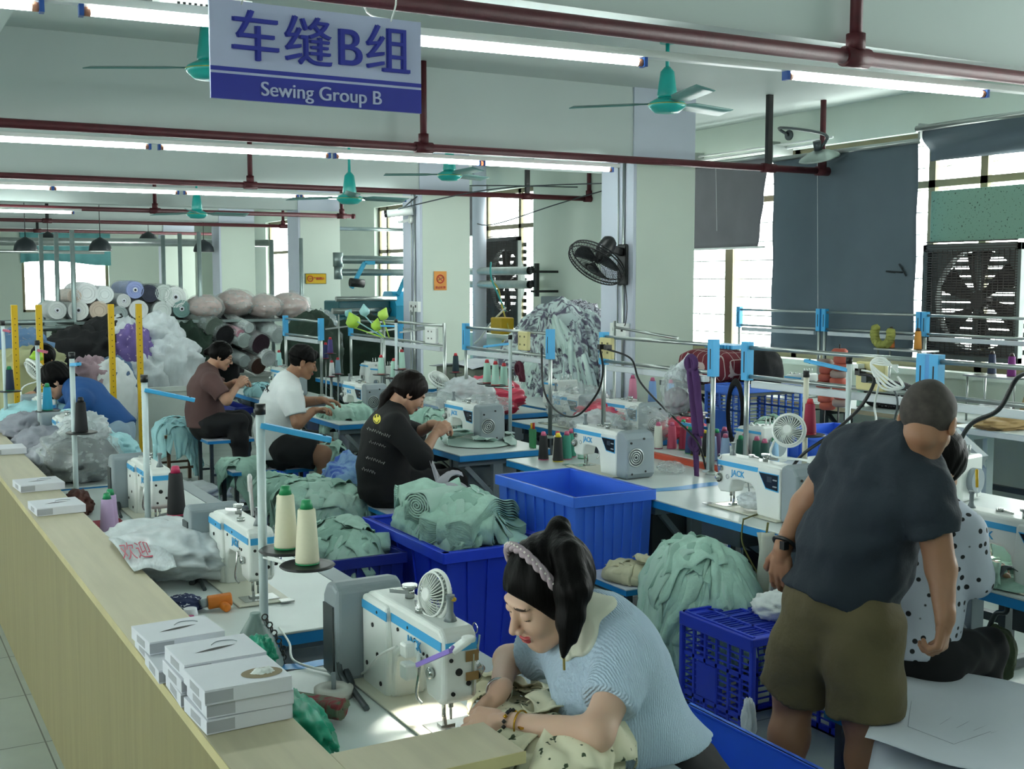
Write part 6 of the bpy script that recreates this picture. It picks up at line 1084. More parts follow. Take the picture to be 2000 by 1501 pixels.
for k, (c_, p) in enumerate([(M('tape_teal', '#2a9c9a', .5), ((7.6, 14.1, 2.05), (7.55, 14.0, 1.85), (7.5, 13.7, 1.6), (7.55, 13.6, 1.4))), (M('rope_yellow', '#c4b04a', .6), ((7.6, 14.1, 1.8), (7.6, 13.9, 1.7), (7.5, 13.6, 1.45), (7.5, 13.4, 1.1), (7.5, 13.6, 1.0))), (WHITE, ((7.5, 13.5, 1.45), (7.45, 13.8, 1.25), (7.4, 14.0, 1.05), (7.4, 14.2, .95)))]): b.m(c_).tube(p, .012, 6, 6)
tag(b.out('hose'), 'white, yellow and teal hoses tangled in front of the window fan', 'hose'); b = B().m(YEL).box(7.4, 7.6, 13.45, 13.75, 1.1, 1.32); tag(b.out('control_unit', bevel=.02), 'small yellow unit under the hoses by the window fan', 'box')
# bags
blob('plastic_bag', 'clear bag with red characters lying on the second left table', 'bag', (.98, 4.3, .83), (.17, .3, .085), MILKY, 4, .28, 2.4, 70, 40, flat=.9, rz=.3)
BP0, BPU, BPV = PZ(240, 1092, .88), PZ(300, 1085, .88), PZ(228, 1056, .88); q4 = [PZ(*q, .873) for q in ((212, 1052), (330, 1052), (345, 1110), (262, 1112))]; tag(B().m(MILKY).grid(lambda u, v: q4[0].lerp(q4[1], u).lerp(q4[3].lerp(q4[2], u), v)+Vector((0, 0, .006*math.sin(u*9+v*5))), 14, 8).out('bag_flap', solid=.002), 'milky plastic flap with red characters over the counter edge', 'bag'); text_mesh('欢迎', 1, lambda u, v, d: BP0+(BPU-BP0)*u/2+(BPV-BP0)*v+Vector((0, 0, .002+d*.001)), M('red_print', '#b8284a', .5), 'bag_print', None, align='LEFT'); tag(bpy.data.objects['bag_print'], 'red characters printed on the clear bag on the second left table', 'print')
t = thing('stuffed_bag', 'clear bag stuffed with grey waste standing on the fourth left table', 'bag', (1.04, 6.5, .75)); blob('filling', None, None, (0, 0, .11), (.17, .2, .12), M('grey_waste', '#43494d', .8, kind='speck', scale=20, col2='#8d9396'), 6, .12, 2, parent=t, flat=.9); blob('plastic_wrap', None, None, (0, .0, .13), (.185, .22, .145), CLEAR, 6, .3, 2.6, 60, 36, parent=t, flat=.8); blob('bag_top', None, None, (.03, .06, .26), (.1, .1, .07), MILKY, 9, .5, 3, parent=t)
for i, (x, y, z, r_, mt, lab) in enumerate([(.98, 7.35, .82, (.16, .4, .1), GCLOTH, 'grey cloth heaped behind the stuffed bag on the left row'), (.95, 7.9, .86, (.16, .3, .1), GCLOTH, 'lavender grey cloth piled at the left edge'), (.9, 6.85, .82, (.09, .18, .07), M('grey_white_cloth', '#b3b6bf', .85), 'pale grey cut pieces hanging to the counter'), (1.2, 7.8, .86, (.2, .34, .1), SKYC, 'light blue garments in front of the bending person'), (1.34, 7.1, .83, (.09, .34, .07), SKYC, 'light blue sleeve cloth trailing toward the aisle'), (1.1, 8.6, .84, (.24, .34, .12), SKYC, 'light blue cloth under the white fan at the far left'),
    (4.6, 6.75, .86, (.2, .3, .1), M('hot_pink_bag', '#cf3553', .35, var=.1), 'hot pink plastic bag on the rear table'), (4.5, 7.0, .9, (.2, .24, .14), CLEAR, 'clear crumpled bag behind the green scissors case'), (4.35, 6.55, .84, (.14, .2, .08), MILKY, 'milky plastic beside the green scissors case'), (4.45, 6.2, .86, (.16, .16, .11), CLEAR, 'clear bag standing behind the cone group'), (4.7, 6.1, .84, (.13, .16, .07), M('hot_pink_bag', '#cf3553', .35), 'small hot pink bag right of the black cable'), (3.75, 7.9, .84, (.22, .3, .12), CLEAR, 'mass of clear bags behind the head of the woman in black'), (4.4, 8.2, .88, (.25, .25, .14), M('hot_pink_bag', '#cf3553', .35), 'red and white bag behind the woman in black'), (4.1, 8.0, .9, (.2, .2, .14), MILKY, 'milky bag next to the tilted white fan'), (3.95, 7.4, .92, (.14, .2, .06), CLEAR, 'clear plastic on top of the machine of the woman in black'),
    (2.2, 9.3, .1, (.35, .3, .1), MILKY, 'white plastic waste on the floor between the stools'), (2.3, 8.7, .08, (.3, .3, .07), CLEAR, 'clear plastic waste on the aisle floor'), (1.75, 9.2, .12, (.2, .3, .12), GCLOTH, 'grey cloth on the floor by the white bin'), (2.9, 7.4, .3, (.2, .2, .28), M('blue_white_sack', '#7fa6cf', .5, kind='marble', scale=6, col2='#2a55b5'), 'blue and white printed sack under the table of the woman in black'), (2.95, 7.0, .2, (.18, .2, .2), MILKY, 'white printed sack in front of the blue one'), (3.2, 8.0, .2, (.18, .18, .2), M('yellow_green_cloth', '#9a9a4a', .8, var=.15), 'olive yellow cloth stacked under the table beside the bare knee'), (3.25, 8.05, .4, (.13, .14, .08), M('yellow_green_cloth', '#9a9a4a', .8), 'upper olive yellow folded cloth beside the bare knee'),
    (3.12, 4.1, .72, (.0, .0, .0), MINT, ''), (3.55, 4.08, .8, (.05, .07, .035), MILKY, 'small milky plastic bag under the arm of the machine beside the man'), (3.16, 3.45, .52, (.1, .1, .05), WCLOTH, 'white cloth on the standing blue crate'), (3.2, 3.3, .5, (.04, .06, .01), MINT, 'mint threads lying on the standing blue crate'), (7.5, 5.9, .83, (.1, .12, .06), WCLOTH, 'striped cloth on the wall table by the man'), (6.9, 5.3, .83, (.28, .14, .05), M('ochre_leather', '#a3875a', .7), 'ochre pad on the ironing table'), (3.9, 5.15, .78, (.06, .08, .03), CLEAR, 'crumpled film between the rear cones and the machine')]):
    if lab: blob('plastic_bag' if mt in (CLEAR, MILKY) or 'bag' in lab or 'sack' in lab else 'cloth_heap', lab, 'bag' if mt in (CLEAR, MILKY) or 'bag' in lab or 'sack' in lab else 'cloth', (x, y, z), r_, mt, i+3, .3, 2.6, 56, 32, flat=.85)
# folded cream garment at the hands of the woman in front, and below
pile('garment_heap', 'cream garment with small print under the hands of the woman with the hairband', 'clothes', (1.36, 2.36, .756), .1, .17, .035, 14, CREAM, 31, .0, .09, floor=.757); pile('garment_heap', 'cream printed garment hanging over the table edge at the bottom', 'clothes', (1.3, 2.08, .76), .14, .13, .06, 14, CREAM, 33, .12, .1, floor=.7)
pile('cloth_heap', 'pale yellow cut pieces on the bench in front of the mint heap', 'cloth', (3.08, 4.34, .445), .12, .14, .03, 10, M('pale_cream', '#c9c4a6', .85), 34, .05, .12, floor=.445)
# paper patterns on the stool
t = thing('paper_patterns', 'stack of large white paper patterns lying on the stool at the bottom right', 'paper', (2.8, 2.4, .46))
for k, (dz, sx, sy, rz_) in enumerate([(.004, .62, .72, .1), (.02, .64, .7, -.1), (.04, .66, .76, .02)]):
    q0, q1, q2, q3 = [PZ(*p, .5+.01*k) for p in ((1760-8*k, 1290), (2040, 1372), (2020+10*k, 1530), (1697-4*k, 1445+14*(2-k)))]
    def fn(u, v):
        p = q0.lerp(q1, u).lerp(q3.lerp(q2, u), v)-Vector((2.8, 2.4, .46)); p.z = .045*(k+.6)/1.6+.008*math.sin(u*7+k)-(.02+.09*(2-k)*.35)*max(0, v-.72)*3.5*(.6+.4*math.sin(u*5+k*2))-.05*max(0, .12-u)*8*(k != 2)*.5+.02*math.sin(v*4+k); return p
    B().m(PAPER).grid(fn, 26, 26).out('sheet', parent=t, solid=.0015)
b = B().m(M('pencil_line', '#8f95a3', .8)); q0, q1, q2, q3 = [PZ(*p, .512) for p in ((1744, 1290), (2040, 1372), (2040, 1530), (1689, 1445))]
for k in range(5):
    pts = [(.2, .45), (.22, .75), (.5, .8), (.7, .6)] if k == 0 else [(.3+.1*k, .3), (.35+.12*k, .5), (.3+.1*k, .62)]
    P3 = [q0.lerp(q1, u).lerp(q3.lerp(q2, u), v)-Vector((2.8, 2.4, .46)) for u, v in pts]
    for p, (u, v) in zip(P3, pts): p.z = .045*2.6/1.6+.008*math.sin(u*7+2)+.02*math.sin(v*4+2)+.0015-.02*max(0, v-.72)*3.5*(.6+.4*math.sin(u*5+4))
    b.tube(P3, .0006, 4)
b.out('pencil_marks', parent=t)
# ================================================================ BOXES ON THE COUNTER
def carton(x, y, z, rz, lab, op=False, w_=.188, l=.165, h=.032, mark=0):
    t = thing('cardboard_box', lab, 'box', (x, y, z), rz); B().m(CARD).box(-w_/2, w_/2, -l/2, l/2, 0, h-.001).out('carton', parent=t, bevel=.0015)
    b = B().m(CARD).box(-w_/2, w_/2, -l/2, l/2, h-.001, h).m(M('box_seam', '#a9abb2', .6)).box(-w_/2, -w_/2+.06, -l/2-.0004, -l/2, .004, h-.004).box(-w_/2-.0004, -w_/2, -.04, .03, .006, h-.008)
    b.out('lid', parent=t)
    if mark: B().m(HOLE).grid(lambda u, v: (-.05+u*.1, -.01+(v-.5)*.016*math.sin(u*3.14)+.02*u, h+.0005), 10, 2).out('opening', parent=t); B().m(GREY).tube([(-.0, .03, h+.001), (.02, .05, h+.001), (.05, .045, h+.001), (.06, .03, h+.001)], .001, 4, 5).out('tear_line', parent=t)
    if op: B().m(M('box_inside', '#8a7a5e', .7)).grid(lambda u, v: (.045+.045*math.cos(u*6.283)*v, -.03+.035*math.sin(u*6.283)*v, h+.0006), 24, 2, True, True).out('opening', parent=t); blob('content', None, None, (.05, -.025, h-.008), (.026, .02, .014), WHITE, 3, .4, 3, 24, 14, parent=t)
    return t
for a in [(.7, 2.46, .861, .04, 'lowest white box of the front stack on the counter'), (.705, 2.46, .894, .0, 'second white box of the front stack on the counter'), (.697, 2.45, .927, .02, 'topmost open white box of the front stack, something white inside', True), (.698, 2.64, .861, -.03, 'lowest white box of the middle stack on the counter'), (.695, 2.64, .894, .02, 'middle white box of the middle stack on the counter')]: carton(*a)
carton(.7, 2.635, .927, .03, 'topmost white box with a torn slot, just behind the open one', mark=1); carton(.69, 2.82, .861, -.02, 'white box at the bottom behind the middle stack'); carton(.7, 2.98, .861, .0, 'lower white box of the rear stack on the counter'); carton(.69, 2.95, .894, .06, 'upper white box of the rear stack with a torn flap', mark=1)
carton(.71, 5.08, .861, .05, 'single white box with a black slit, farther along the counter', mark=1, l=.2); carton(.72, 5.68, .861, .06, 'single white box behind the one with the black slit', mark=1, l=.2); carton(.72, 6.95, .861, .0, 'farthest white box on the counter at the left edge', l=.2)
# ================================================================ MINI FANS AND SMALL THINGS
def mini_fan(c, ax, r, lab, base, stem=None, ribs=30, name='mini_fan'):
    c = Vector(c); ax = Vector(ax).normalized(); t = thing(name, lab, 'fan', base); o = c-Vector(base); u = ax.orthogonal().normalized(); v = ax.cross(u); b = B().m(WHITE)
    b.torus(o, r, r*.1, ax, 40, 8).torus(o+ax*r*.25, r*.93, r*.05, ax, 40, 6)
    for sgn in (1, -1):
        for k in range(ribs):
            a = 2*math.pi*k/ribs; pts = [o+(u*math.cos(a+s*.5)+v*math.sin(a+s*.5))*r*(.25+.75*s)+ax*sgn*r*(.52-.5*s*s) for s in (0, .3, .6, .85, 1)]; b.tube(pts, r*.03, 4)
        b.lathe(o+ax*sgn*r*.5, [(r*.3, -.004), (r*.3, .002), (r*.22, .004)], 24, ax*sgn)
    b.out('cage', parent=t); b = B().m(M('fan_inner', '#7d8886', .5)).lathe(o-ax*r*.3, [(r*.25, 0), (r*.25, r*.4)], 18, ax)
    for k in range(5):
        a0 = k*1.2566; b.grid(lambda p, q: o+(u*math.cos(a0+q*.9)+v*math.sin(a0+q*.9))*r*(.2+.68*p)+ax*r*.12*(q-.5), 5, 4)
    b.out('blades', parent=t); st = stem or [o-v*r*0-Vector((0, 0, r)), Vector((0, 0, 0))]; B().m(WHITE).tube(st, .0055, 8, 6 if len(st) > 2 else 0).out('neck', parent=t); return t
f = mini_fan(PX(851, 1160, 1.2), scr(-.75, .1, .6), .056, 'white ribbed mini fan clipped to the nearest sewing machine', (1.2, 2.56, .95), [PX(838, 1215, 1.2)-Vector((1.2, 2.56, .95)), PX(826, 1250, 1.19)-Vector((1.2, 2.56, .95)), PX(815, 1300, 1.12)-Vector((1.2, 2.56, .95))])
b = B().m(WHITE); p = PX(797, 1268, 1.11)-Vector((1.2, 2.56, .95)); b.cb(p, (.03, .035, .035)).cb(p-Vector((0, 0, .05)), (.03, .04, .04)); b.out('clip', parent=f, bevel=.006)
b = B().m(M('purple_strap', '#8a74c9', .5)).bar(PX(815, 1298, 1.09), PX(880, 1270, 1.09), .008, .01).tube([PX(880, 1270, 1.09), PX(885, 1262, 1.1)], .004); tag(b.out('strap'), 'purple strap tied across the nearest sewing machine', 'strap')
b = B().m(WHITE).bar(PX(882, 1272, 1.13), PX(915, 1248, 1.17), .03, .012).cyl(PX(915, 1248, 1.17)-Vector((0, 0, .005)), PX(915, 1248, 1.17)+Vector((0, 0, .007)), .016); tag(b.out('machine_lamp', bevel=.003), 'white clip light on the head of the nearest sewing machine', 'lamp')
b = B().m(M('brown_tape', '#8c6e40', .5)).box(1.205, 1.238, 2.359, 2.3605, .925, .95).box(1.205, 1.238, 2.359, 2.3605, .88, .9); tag(b.out('brown_tape'), 'strips of brown tape on the face of the nearest sewing machine', 'tape')
mini_fan(PX(1541, 840, 3.66), scr(-.45, .15, .9), .072, 'small round white fan on the sewing machine beside the standing man', (3.66, 3.82, 1.0), [PX(1512, 860, 3.66)-Vector((3.66, 3.82, 1.0)), PX(1508, 890, 3.66)-Vector((3.66, 3.82, 1.0)), Vector((0, .05, .01)), Vector((0, 0, 0))])
b = B().m(WHITE).box(3.63, 3.69, 3.72, 3.82, 1.004, 1.035); tag(b.out('fan_battery', bevel=.005), 'white battery block at the foot of the small round fan', 'battery')
mini_fan(PX(857, 742, 3.95), scr(.5, .75, .5), .085, 'tilted white fan with striped cage behind the head of the woman in black', (3.9, 7.95, .76), [PX(868, 765, 3.95)-Vector((3.9, 7.95, .76)), PX(880, 785, 3.95)-Vector((3.9, 7.95, .76)), Vector((0, 0, 0))]); mini_fan((1.19, 9.3, 1.14), scr(-.6, -.6, .5), .1, 'white fan with lime green hub at the far left', (1.1, 8.95, .76), [Vector((.08, .3, .3)), Vector((-.05, .1, .25)), Vector((0, 0, 0))])
b = B().m(M('lime', '#9fce2e', .4)).lathe((1.19, 9.3, 1.21), [(.02, 0), (.05, .02), (.03, .07)], 14, (.2, -.1, 1)); tag(b.out('fan_toy'), 'lime green cap on top of the far left fan', 'toy')
# character free pinwheel fan in green
for k, (px, py, r_, c_) in enumerate([(690, 628, .1, '#a9d24a'), (712, 608, .07, '#9fd0d0'), (735, 636, .07, '#a9d24a'), (748, 615, .07, '#b6dc5a'), (680, 612, .05, '#7fb5b8')]):
    b = B().m(M('toy_'+c_[1:], c_, .4)).lathe(PX(px, py, 4.0), [(.005, -r_*.7), (r_*.6, -r_*.3), (r_*.7, .1*r_), (.004, r_)], 14, (.3*k-.5, -.2, 1)); q = PX(px, py, 4.0); b.cyl(q-Vector((0, 0, r_*.5)), (4.06, min(q.y, 9.46), 1.3), .006)
    tag(b.out('toy_fan'), ['large lime green toy fan', 'small pale blue toy fan between green ones', 'lime green toy fan at the lower middle', 'upper right lime green toy fan', 'grey blue toy fan at the left end'][k]+' on the rail before the teal machine', 'toy')
# things on the nearest tables
t = thing('tape_roll', 'wide white tape roll with grey spindle beside the nearest sewing machine', 'tape', PZ(652, 1358, .752)); B().m(M('tape_white', '#d5d3cb', .6, var=.03)).lathe((0, 0, 0), [(.017, .0), (.05, .0), (.05, .022), (.017, .022), (.017, 0)], 36).out('tape', parent=t); B().m(GREY).cyl((0, 0, 0), (0, 0, .06), .006).lathe((0, 0, 0), [(.014, 0), (.014, .004)], 12).out('spindle', parent=t)
blob('plastic_bag', 'crumpled green plastic bag wedged between the boxes and the table', 'bag', (.855, 2.5, .8), (.04, .15, .045), M('green_plastic_bag', '#1f9c7c', .35, var=.1), 5, .45, 3); blob('plastic_bag', 'green plastic bag end sticking up behind the white boxes', 'bag', (.87, 2.85, .86), (.03, .05, .035), M('green_plastic_bag', '#1f9c7c', .35), 8, .5, 3)
t = B(); rollup((.94, 2.62, .785), .028, .13, -.9, M('camo_cloth', '#5a6a55', .85, kind='marble', scale=18, col2='#7d2f35'), 3, t); tag(t.out('cloth_roll'), 'rolled camouflage patterned cloth on the nearest table', 'cloth')
t = thing('toy_gun', 'orange pistol shaped tool on the second left table', 'tool', PZ(430, 1188, .752)); OR = M('orange_plastic', '#d9791f', .4); B().m(OR).cyl((-.04, 0, .025), (.035, -.01, .03), .022).cyl((-.0, 0, .02), (.01, -.05, .012), .014).out('tool_body', parent=t, bevel=.004); B().m(GREY).cyl((-.04, 0, .025), (-.065, 0, .024), .014).out('nozzle', parent=t)
b = B().m(CARD).lathe(PZ(372, 1212, .752), [(.02, 0), (.024, .02), (.02, .04)], 16).m(M('magenta', '#a8216a', .4)).lathe(PZ(372, 1212, .79), [(.01, 0), (.011, .016), (.006, .016)], 14); tag(b.out('glue_bottle'), 'white pot with magenta cap beside the orange tool', 'bottle')
blob('cloth_scrap', 'navy cloth with white pattern by the orange tool', 'cloth', PZ(360, 1178, .77), (.05, .07, .02), M('navy_print', '#1b2850', .85, kind='speck', scale=60, col2='#c9ced9'), 4, .3, 3)
t = thing('grey_bottle', 'grey plastic bottle with a metal chain behind the white boxes', 'bottle', (.93, 3.08, .7)); B().m(M('bottle_grey', '#7f9792', .4)).lathe((0, 0, .0), [(.07, 0), (.075, .06), (.045, .14), (.016, .19), (.014, .2)], 24).out('bottle_body', parent=t); b = B().m(M('chain_dark', '#50504c', .4, .8))
for i in range(16): b.torus((.02+.05*min(i, 8)/8, -.02, .19-.012*i), .008, .002, (1, 0, 0) if i % 2 else (0, 1, 0), 12, 4)
b.out('chain', parent=t)
for x, y, h_, c_, l_ in ((1.16, 4.02, .115, '#c9202c', 'red pen standing on the second left machine'), (1.13, 4.03, .13, '#e5e5e5', 'white pen standing on the second left machine')): b = B().m(M('pen_'+c_[1:], c_, .4)).cyl((x, y-.28, 1.03), (x-.005, y-.27, 1.03+h_), .006).lathe((x-.005, y-.27, 1.03+h_), [(.007, -.05), (.008, 0), (.004, .008)]); tag(b.out('pen'), l_, 'pen')
for p, q, l_ in (((1.2, 2.42, 1.06), PX(887, 1170, 1.22), 'yellow handled pick standing on the nearest machine'), ((3.45, 2.78, 1.04), PX(1908, 918, 3.47), 'yellow handled pick standing on the machine at the right edge')):
    p, q = Vector(p), Vector(q); b = B().m(STEEL).cyl(p, p.lerp(q, .4), .0015).m(YEL).cyl(p.lerp(q, .35), q, .005, .006).lathe(q, [(.006, 0), (.003, .005)]); tag(b.out('thread_pick'), l_, 'tool')
b = B().m(M('phone_black', '#0d0f10', .15)).box(-.075, .075, -.04, .04, 0, .009).m(STEEL).box(-.076, .076, -.041, .041, .002, .006); o = b.out('phone', bevel=.004); o.location = PZ(1972, 1118, .753); o.rotation_euler = (0, 0, 1.2); tag(o, 'black phone lying face up on the table at the right edge', 'phone')
b = B().m(M('red_cloth_strip', '#8f2034', .8)).box(.84, 1.42, 5.02, 5.1, .752, .762).box(.84, 1.0, 5.1, 5.3, .752, .76); tag(b.out('ruler_mat'), 'dark red cloth strip lying under the lilac cones', 'cloth'); blob('cloth_scrap', 'crumpled black cloth in front of the lilac cones', 'cloth', (.95, 4.85, .775), (.07, .07, .025), BCLOTH, 4, .35, 3); blob('cloth_scrap', 'brown and red cloth scraps beside the counter before the single boxes', 'cloth', (.88, 5.6, .79), (.05, .12, .05), M('brown_scrap', '#5d3a34', .85, var=.3), 6, .35, 3)
put_cone(1.52, 2.0, 0, '#8e1f3a', TI, 'spare crimson cone on the floor by the nearest table leg'); put_cone(3.25, 3.42, .515, RD, TI, 'crimson cone lying on the standing blue crate', 1.1, rot=(R(-100), 0, R(60)))
t = thing('scissors_case', 'green case with red and yellow tips standing on the table of the woman in black', 'tool', (3.72, 6.35, .752)); B().m(M('case_green', '#2f7a4a', .4)).prism([(-.03, 0), (.03, 0), (.035, .12), (-.035, .12)], -.008, .008, lambda u, v, d: (d, u, v)).out('case', parent=t); B().m(RED).cyl((0, -.012, .12), (0, -.012, .16), .008).m(YEL).cyl((0, .015, .12), (0, .015, .155), .007).out('handles', parent=t)
b = B().m(M('water_bottle', '#b9d6e8', .1, var=.03, alpha=.5)).lathe((3.45, 7.95, .752), [(.055, 0), (.06, .02), (.06, .15), (.05, .2), (.018, .24), (.018, .26)], 24).m(M('bottle_label', '#a9cdea', .4)).lathe((3.45, 7.95, .80), [(.0605, 0), (.0605, .06)], 24).m(M('cap_blue', '#2a4fa8', .4)).lathe((3.45, 7.95, 1.01), [(.02, 0), (.02, .02)], 16); tag(b.out('water_bottle'), 'clear water bottle with pale blue label beside the ponytail of the woman in black', 'bottle')
# hanging things on frames
t = thing('hanging_bag', 'clear bag with grey cloth hanging on the frame beside the purple cloth', 'bag', (4.02, 5.3, 1.4)); p = PX(1322, 768, 4.02)-Vector((4.02, 5.3, 1.4)); blob('plastic_wrap', None, None, p+Vector((0, 0, .01)), (.07, .085, .13), CLEAR, 5, .3, 3, parent=t); blob('content', None, None, p-Vector((0, 0, .04)), (.06, .075, .07), M('mauve_grey', '#7a7078', .8), 6, .2, 2, parent=t); B().m(MILKY).tube([p+Vector((0, 0, .1)), PX(1340, 705, 4.04)-Vector((4.02, 5.3, 1.4)), PX(1346, 690, 4.05)-Vector((4.02, 5.3, 1.4))], [.05, .02, .008], 10, 6).out('bag_neck', parent=t)
def hangcloth(px0, py0, px1, py1, X_, w_, mat, lab):
    a, c = PX(px0, py0, X_), PX(px1, py1, X_); b = B().m(mat); b.grid(lambda u, v: a.lerp(c, v)+Vector((.012*math.sin(u*12+v*3), (u-.5)*w_*(.5+.5*min(1, v*2.5))*(1+.1*math.sin(v*9)), .0)), 16, 24); b.torus(a-Vector((0, 0, .04)), .04, .012, (1, 0, 0), 18, 6); tag(b.out('hanging_cloth', solid=.006), lab, 'cloth')
hangcloth(1350, 695, 1362, 850, 4.02, .1, M('purple_cloth', '#4b2a5c', .85, var=.1), 'long purple cloth strip hanging from the blue arm by the nearest column'); hangcloth(1357, 850, 1361, 930, 4.02, .02, M('purple_cloth', '#4b2a5c', .85), 'thin end of purple tape reaching the table'); hangcloth(1014, 708, 1020, 745, 4.0, .07, M('wine_cloth', '#4d1528', .85, var=.1), 'wine red cloth on top of the stand before the marbled heap'); 
b = B().m(BCLOTH).torus(PX(1436, 805, 5.6), .13, .018, (1, 0, .0), 30, 8); o = b.out('belt_loop'); [setattr(v.co, 'z', PX(1436, 805, 5.6).z+(v.co.z-PX(1436, 805, 5.6).z)*1.7) for v in o.data.vertices]; [setattr(v.co, 'y', PX(1436, 805, 5.6).y+(v.co.y-PX(1436, 805, 5.6).y)*.62) for v in o.data.vertices]; tag(o, 'black strap loop hanging on the slotted crates', 'strap')
# coloured ribbon coils by the window
COR = M('coral_ribbon', '#a8503f', .7, var=.12)
for i, (px, py, n, lab) in enumerate([(1612, 720, 7, 'coral ribbon bundle hanging at the left of the pair in front of the wall table'), (1640, 700, 8, 'coral ribbon bundle with the white clip arm above it')]):
    b = B()
    for k in range(n): c = PX(px+4*math.sin(k*1.3), py-14+k*14, 5.9); b.m(COR if (k+i) % 4 else M('dusty_ribbon', '#8f7d74', .8)).lathe(c-Vector((0, 0, .035)), [(.04, 0), (.055, .01), (.056, .04), (.04, .055)], 14)
    c = PX(px, py-14, 5.9); b.m(BLACK).cyl((c.x, c.y, 0), (c.x, c.y, c.z+.05), .006)
    tag(b.out('ribbon_bundle'), lab, 'ribbon')
b = B().m(M('olive_ribbon', '#9a9c4c', .7, var=.1))
for k in range(14): a = R(150+k*17); c = PX(1724+16*math.cos(a), 652-22*math.sin(a), 7.4); b.lathe(c, [(.03, -.025), (.04, 0), (.03, .025)], 10, (0, math.cos(a+1.57), math.sin(a+1.57)))
tag(b.out('ribbon_loop'), 'olive green ribbon loop hanging in front of the slate blind', 'ribbon')
b = B().m(M('plaid_red', '#6e1f2c', .85, kind='check', scale=.07, col2='#b9a8a4')); o = blob('plaid_cloth', 'dark red plaid cloth covering a machine left of the black bag', 'cloth', (5.95, 7.3, 1.13), (.2, .3, .13), M('plaid_red', '#6e1f2c', .85, kind='check', scale=.07, col2='#b9a8a4'), 3, .08, 1.5, sq=.6); b.b.free()
b = B().m(LBLUE)
for k in range(9): b.box(5.95, 6.15, 7.1+k*.04, 7.12+k*.04, 1.27, 1.3)
tag(b.out('blue_rack'), 'small blue slotted tray on top of the plaid cloth', 'tray'); blob('handbag', 'black shoulder bag beside the plaid cloth', 'bag', (6.05, 6.85, 1.12), (.12, .14, .15), BCLOTH, 3, .1, 2, sq=.8)
b = B().m(DGREY).box(5.7, 6.3, 6.6, 7.7, .96, 1.0).box(5.72, 5.76, 7.1, 7.14, 0, .96).box(6.24, 6.28, 7.62, 7.66, 0, .96).box(5.72, 5.76, 7.62, 7.66, 0, .96).box(6.24, 6.28, 7.1, 7.14, 0, .96); tag(b.out('side_table'), 'dark table carrying the plaid cloth and the black bag', 'table')
t = blob('patterned_bag', 'black bag with white rows of pattern on the wall table', 'bag', (7.5, 6.95, .86), (.13, .22, .11), M('black_white_print', '#14161a', .8, kind='dots', scale=30, col2='#c9c9c9'), 3, .1, 1.5, sq=.7)
b = B().m(M('plug_box', '#b7b894', .5)).box(7.4, 7.55, 6.35, 6.62, .752, .9).m(HOLE).box(7.398, 7.4, 6.44, 6.5, .8, .86); tag(b.out('junction_box', bevel=.01), 'pale green junction box on the wall table under the sockets', 'box')
b = B().m(DGREY).box(7.5, 7.8, 5.1, 5.6, .8, 1.15).m(GREY).box(7.35, 7.5, 5.15, 5.55, .8, 1.1).cyl((7.34, 5.35, .95), (7.35, 5.35, .95), .07).m(M('red_base', '#a5283a', .5)).box(7.2, 7.7, 5.05, 5.6, .802, .83); tag(b.out('buttonhole_machine', bevel=.012), 'dark grey machine with round dial on a red base at the right edge', 'machine')
b = B().m(M('kraft', '#8f7a55', .7)).prism([(0, 0), (.5, .05), (.42, .5), (.1, .55)], 0, .02, lambda u, v, d: (7.1+d+v*.2, 4.9+u, .85+v)); tag(b.out('cardboard_sheet'), 'brown cardboard sheet leaning at the right edge', 'cardboard')
t = thing('linear_actuator', 'grey and yellow slanting machine part under the ironing table', 'machine part', (5.2, 4.5, 0)); p, q = PX(1855, 850, 5.2)-Vector((5.2, 4.5, 0)), PX(1915, 905, 5.2)-Vector((5.2, 4.5, 0)); B().m(GREY).bar(p, q, .06, .1).out('bar', parent=t); B().m(YEL).bar(p.lerp(q, .15)+Vector((-.04, 0, 0)), p.lerp(q, .6)+Vector((-.04, 0, 0)), .03, .05).out('yellow_strip', parent=t); B().m(M('brown_wood', '#5a4334')).box(.0, .3, .0, .4, .0, .62).out('cabinet', parent=t)
b = B().m(M('blue_grey_pad', '#5f7f99', .6)).lathe((4.6, 3.0, .75), [(.2, 0), (.24, .02), (.2, .045)], 30); t = thing('round_stool', 'round blue grey stool behind the machine at the right edge', 'stool', (0, 0, 0)); b.out('seat', parent=t); B().m(DGREY).cyl((4.6, 3.0, 0), (4.6, 3.0, .75), .03).cyl((4.6, 3.0, 0), (4.6, 3.0, .03), .2).out('pedestal', parent=t)
b = B().m(M('olive_bag', '#47543a', .8, var=.1)); o = blob('cloth_bag', 'olive green cloth bag hanging under the table at the right edge', 'bag', PX(1945, 1275, 3.4), (.05, .07, .09), M('olive_bag', '#47543a', .8, var=.1), 4, .2, 2); b.b.free(); b = B().m(DGREY).tube([PX(1968, 1180, 3.4), PX(1965, 1195, 3.4), PX(1945, 1198, 3.4), PX(1930, 1230, 3.4)], .009, 8, 5); tag(b.out('bag_hook'), 'bent grey rod holding the olive bag', 'hook')
b = B().m(M('cream_cloth_bag', '#b9bcae', .8, var=.05)).grid(lambda u, v: PX(1478+u*30, 1040+v*140, 3.33)+Vector((.02*math.sin(u*7+v*4), 0, 0)), 14, 16); tag(b.out('cloth_bag', solid=.01), 'pale narrow cloth bag tied under the long blue edged table', 'bag')
b = B().m(M('olive_string', '#6c6a3c', .8)).tube([PX(1452, 1012, 3.33), PX(1450, 1060, 3.33), PX(1480, 1120, 3.33)], .004, 5, 5).tube([PX(1452, 1014, 3.35), PZ(1490, 1000, .757), PZ(1500, 1005, .757)], .004, 5, 5).tube([PX(1500, 1020, 3.33), PX(1496, 1050, 3.33), PX(1490, 1100, 3.33)], .005, 5, 5); tag(b.out('string'), 'olive strings tied around the long blue edged table', 'string')
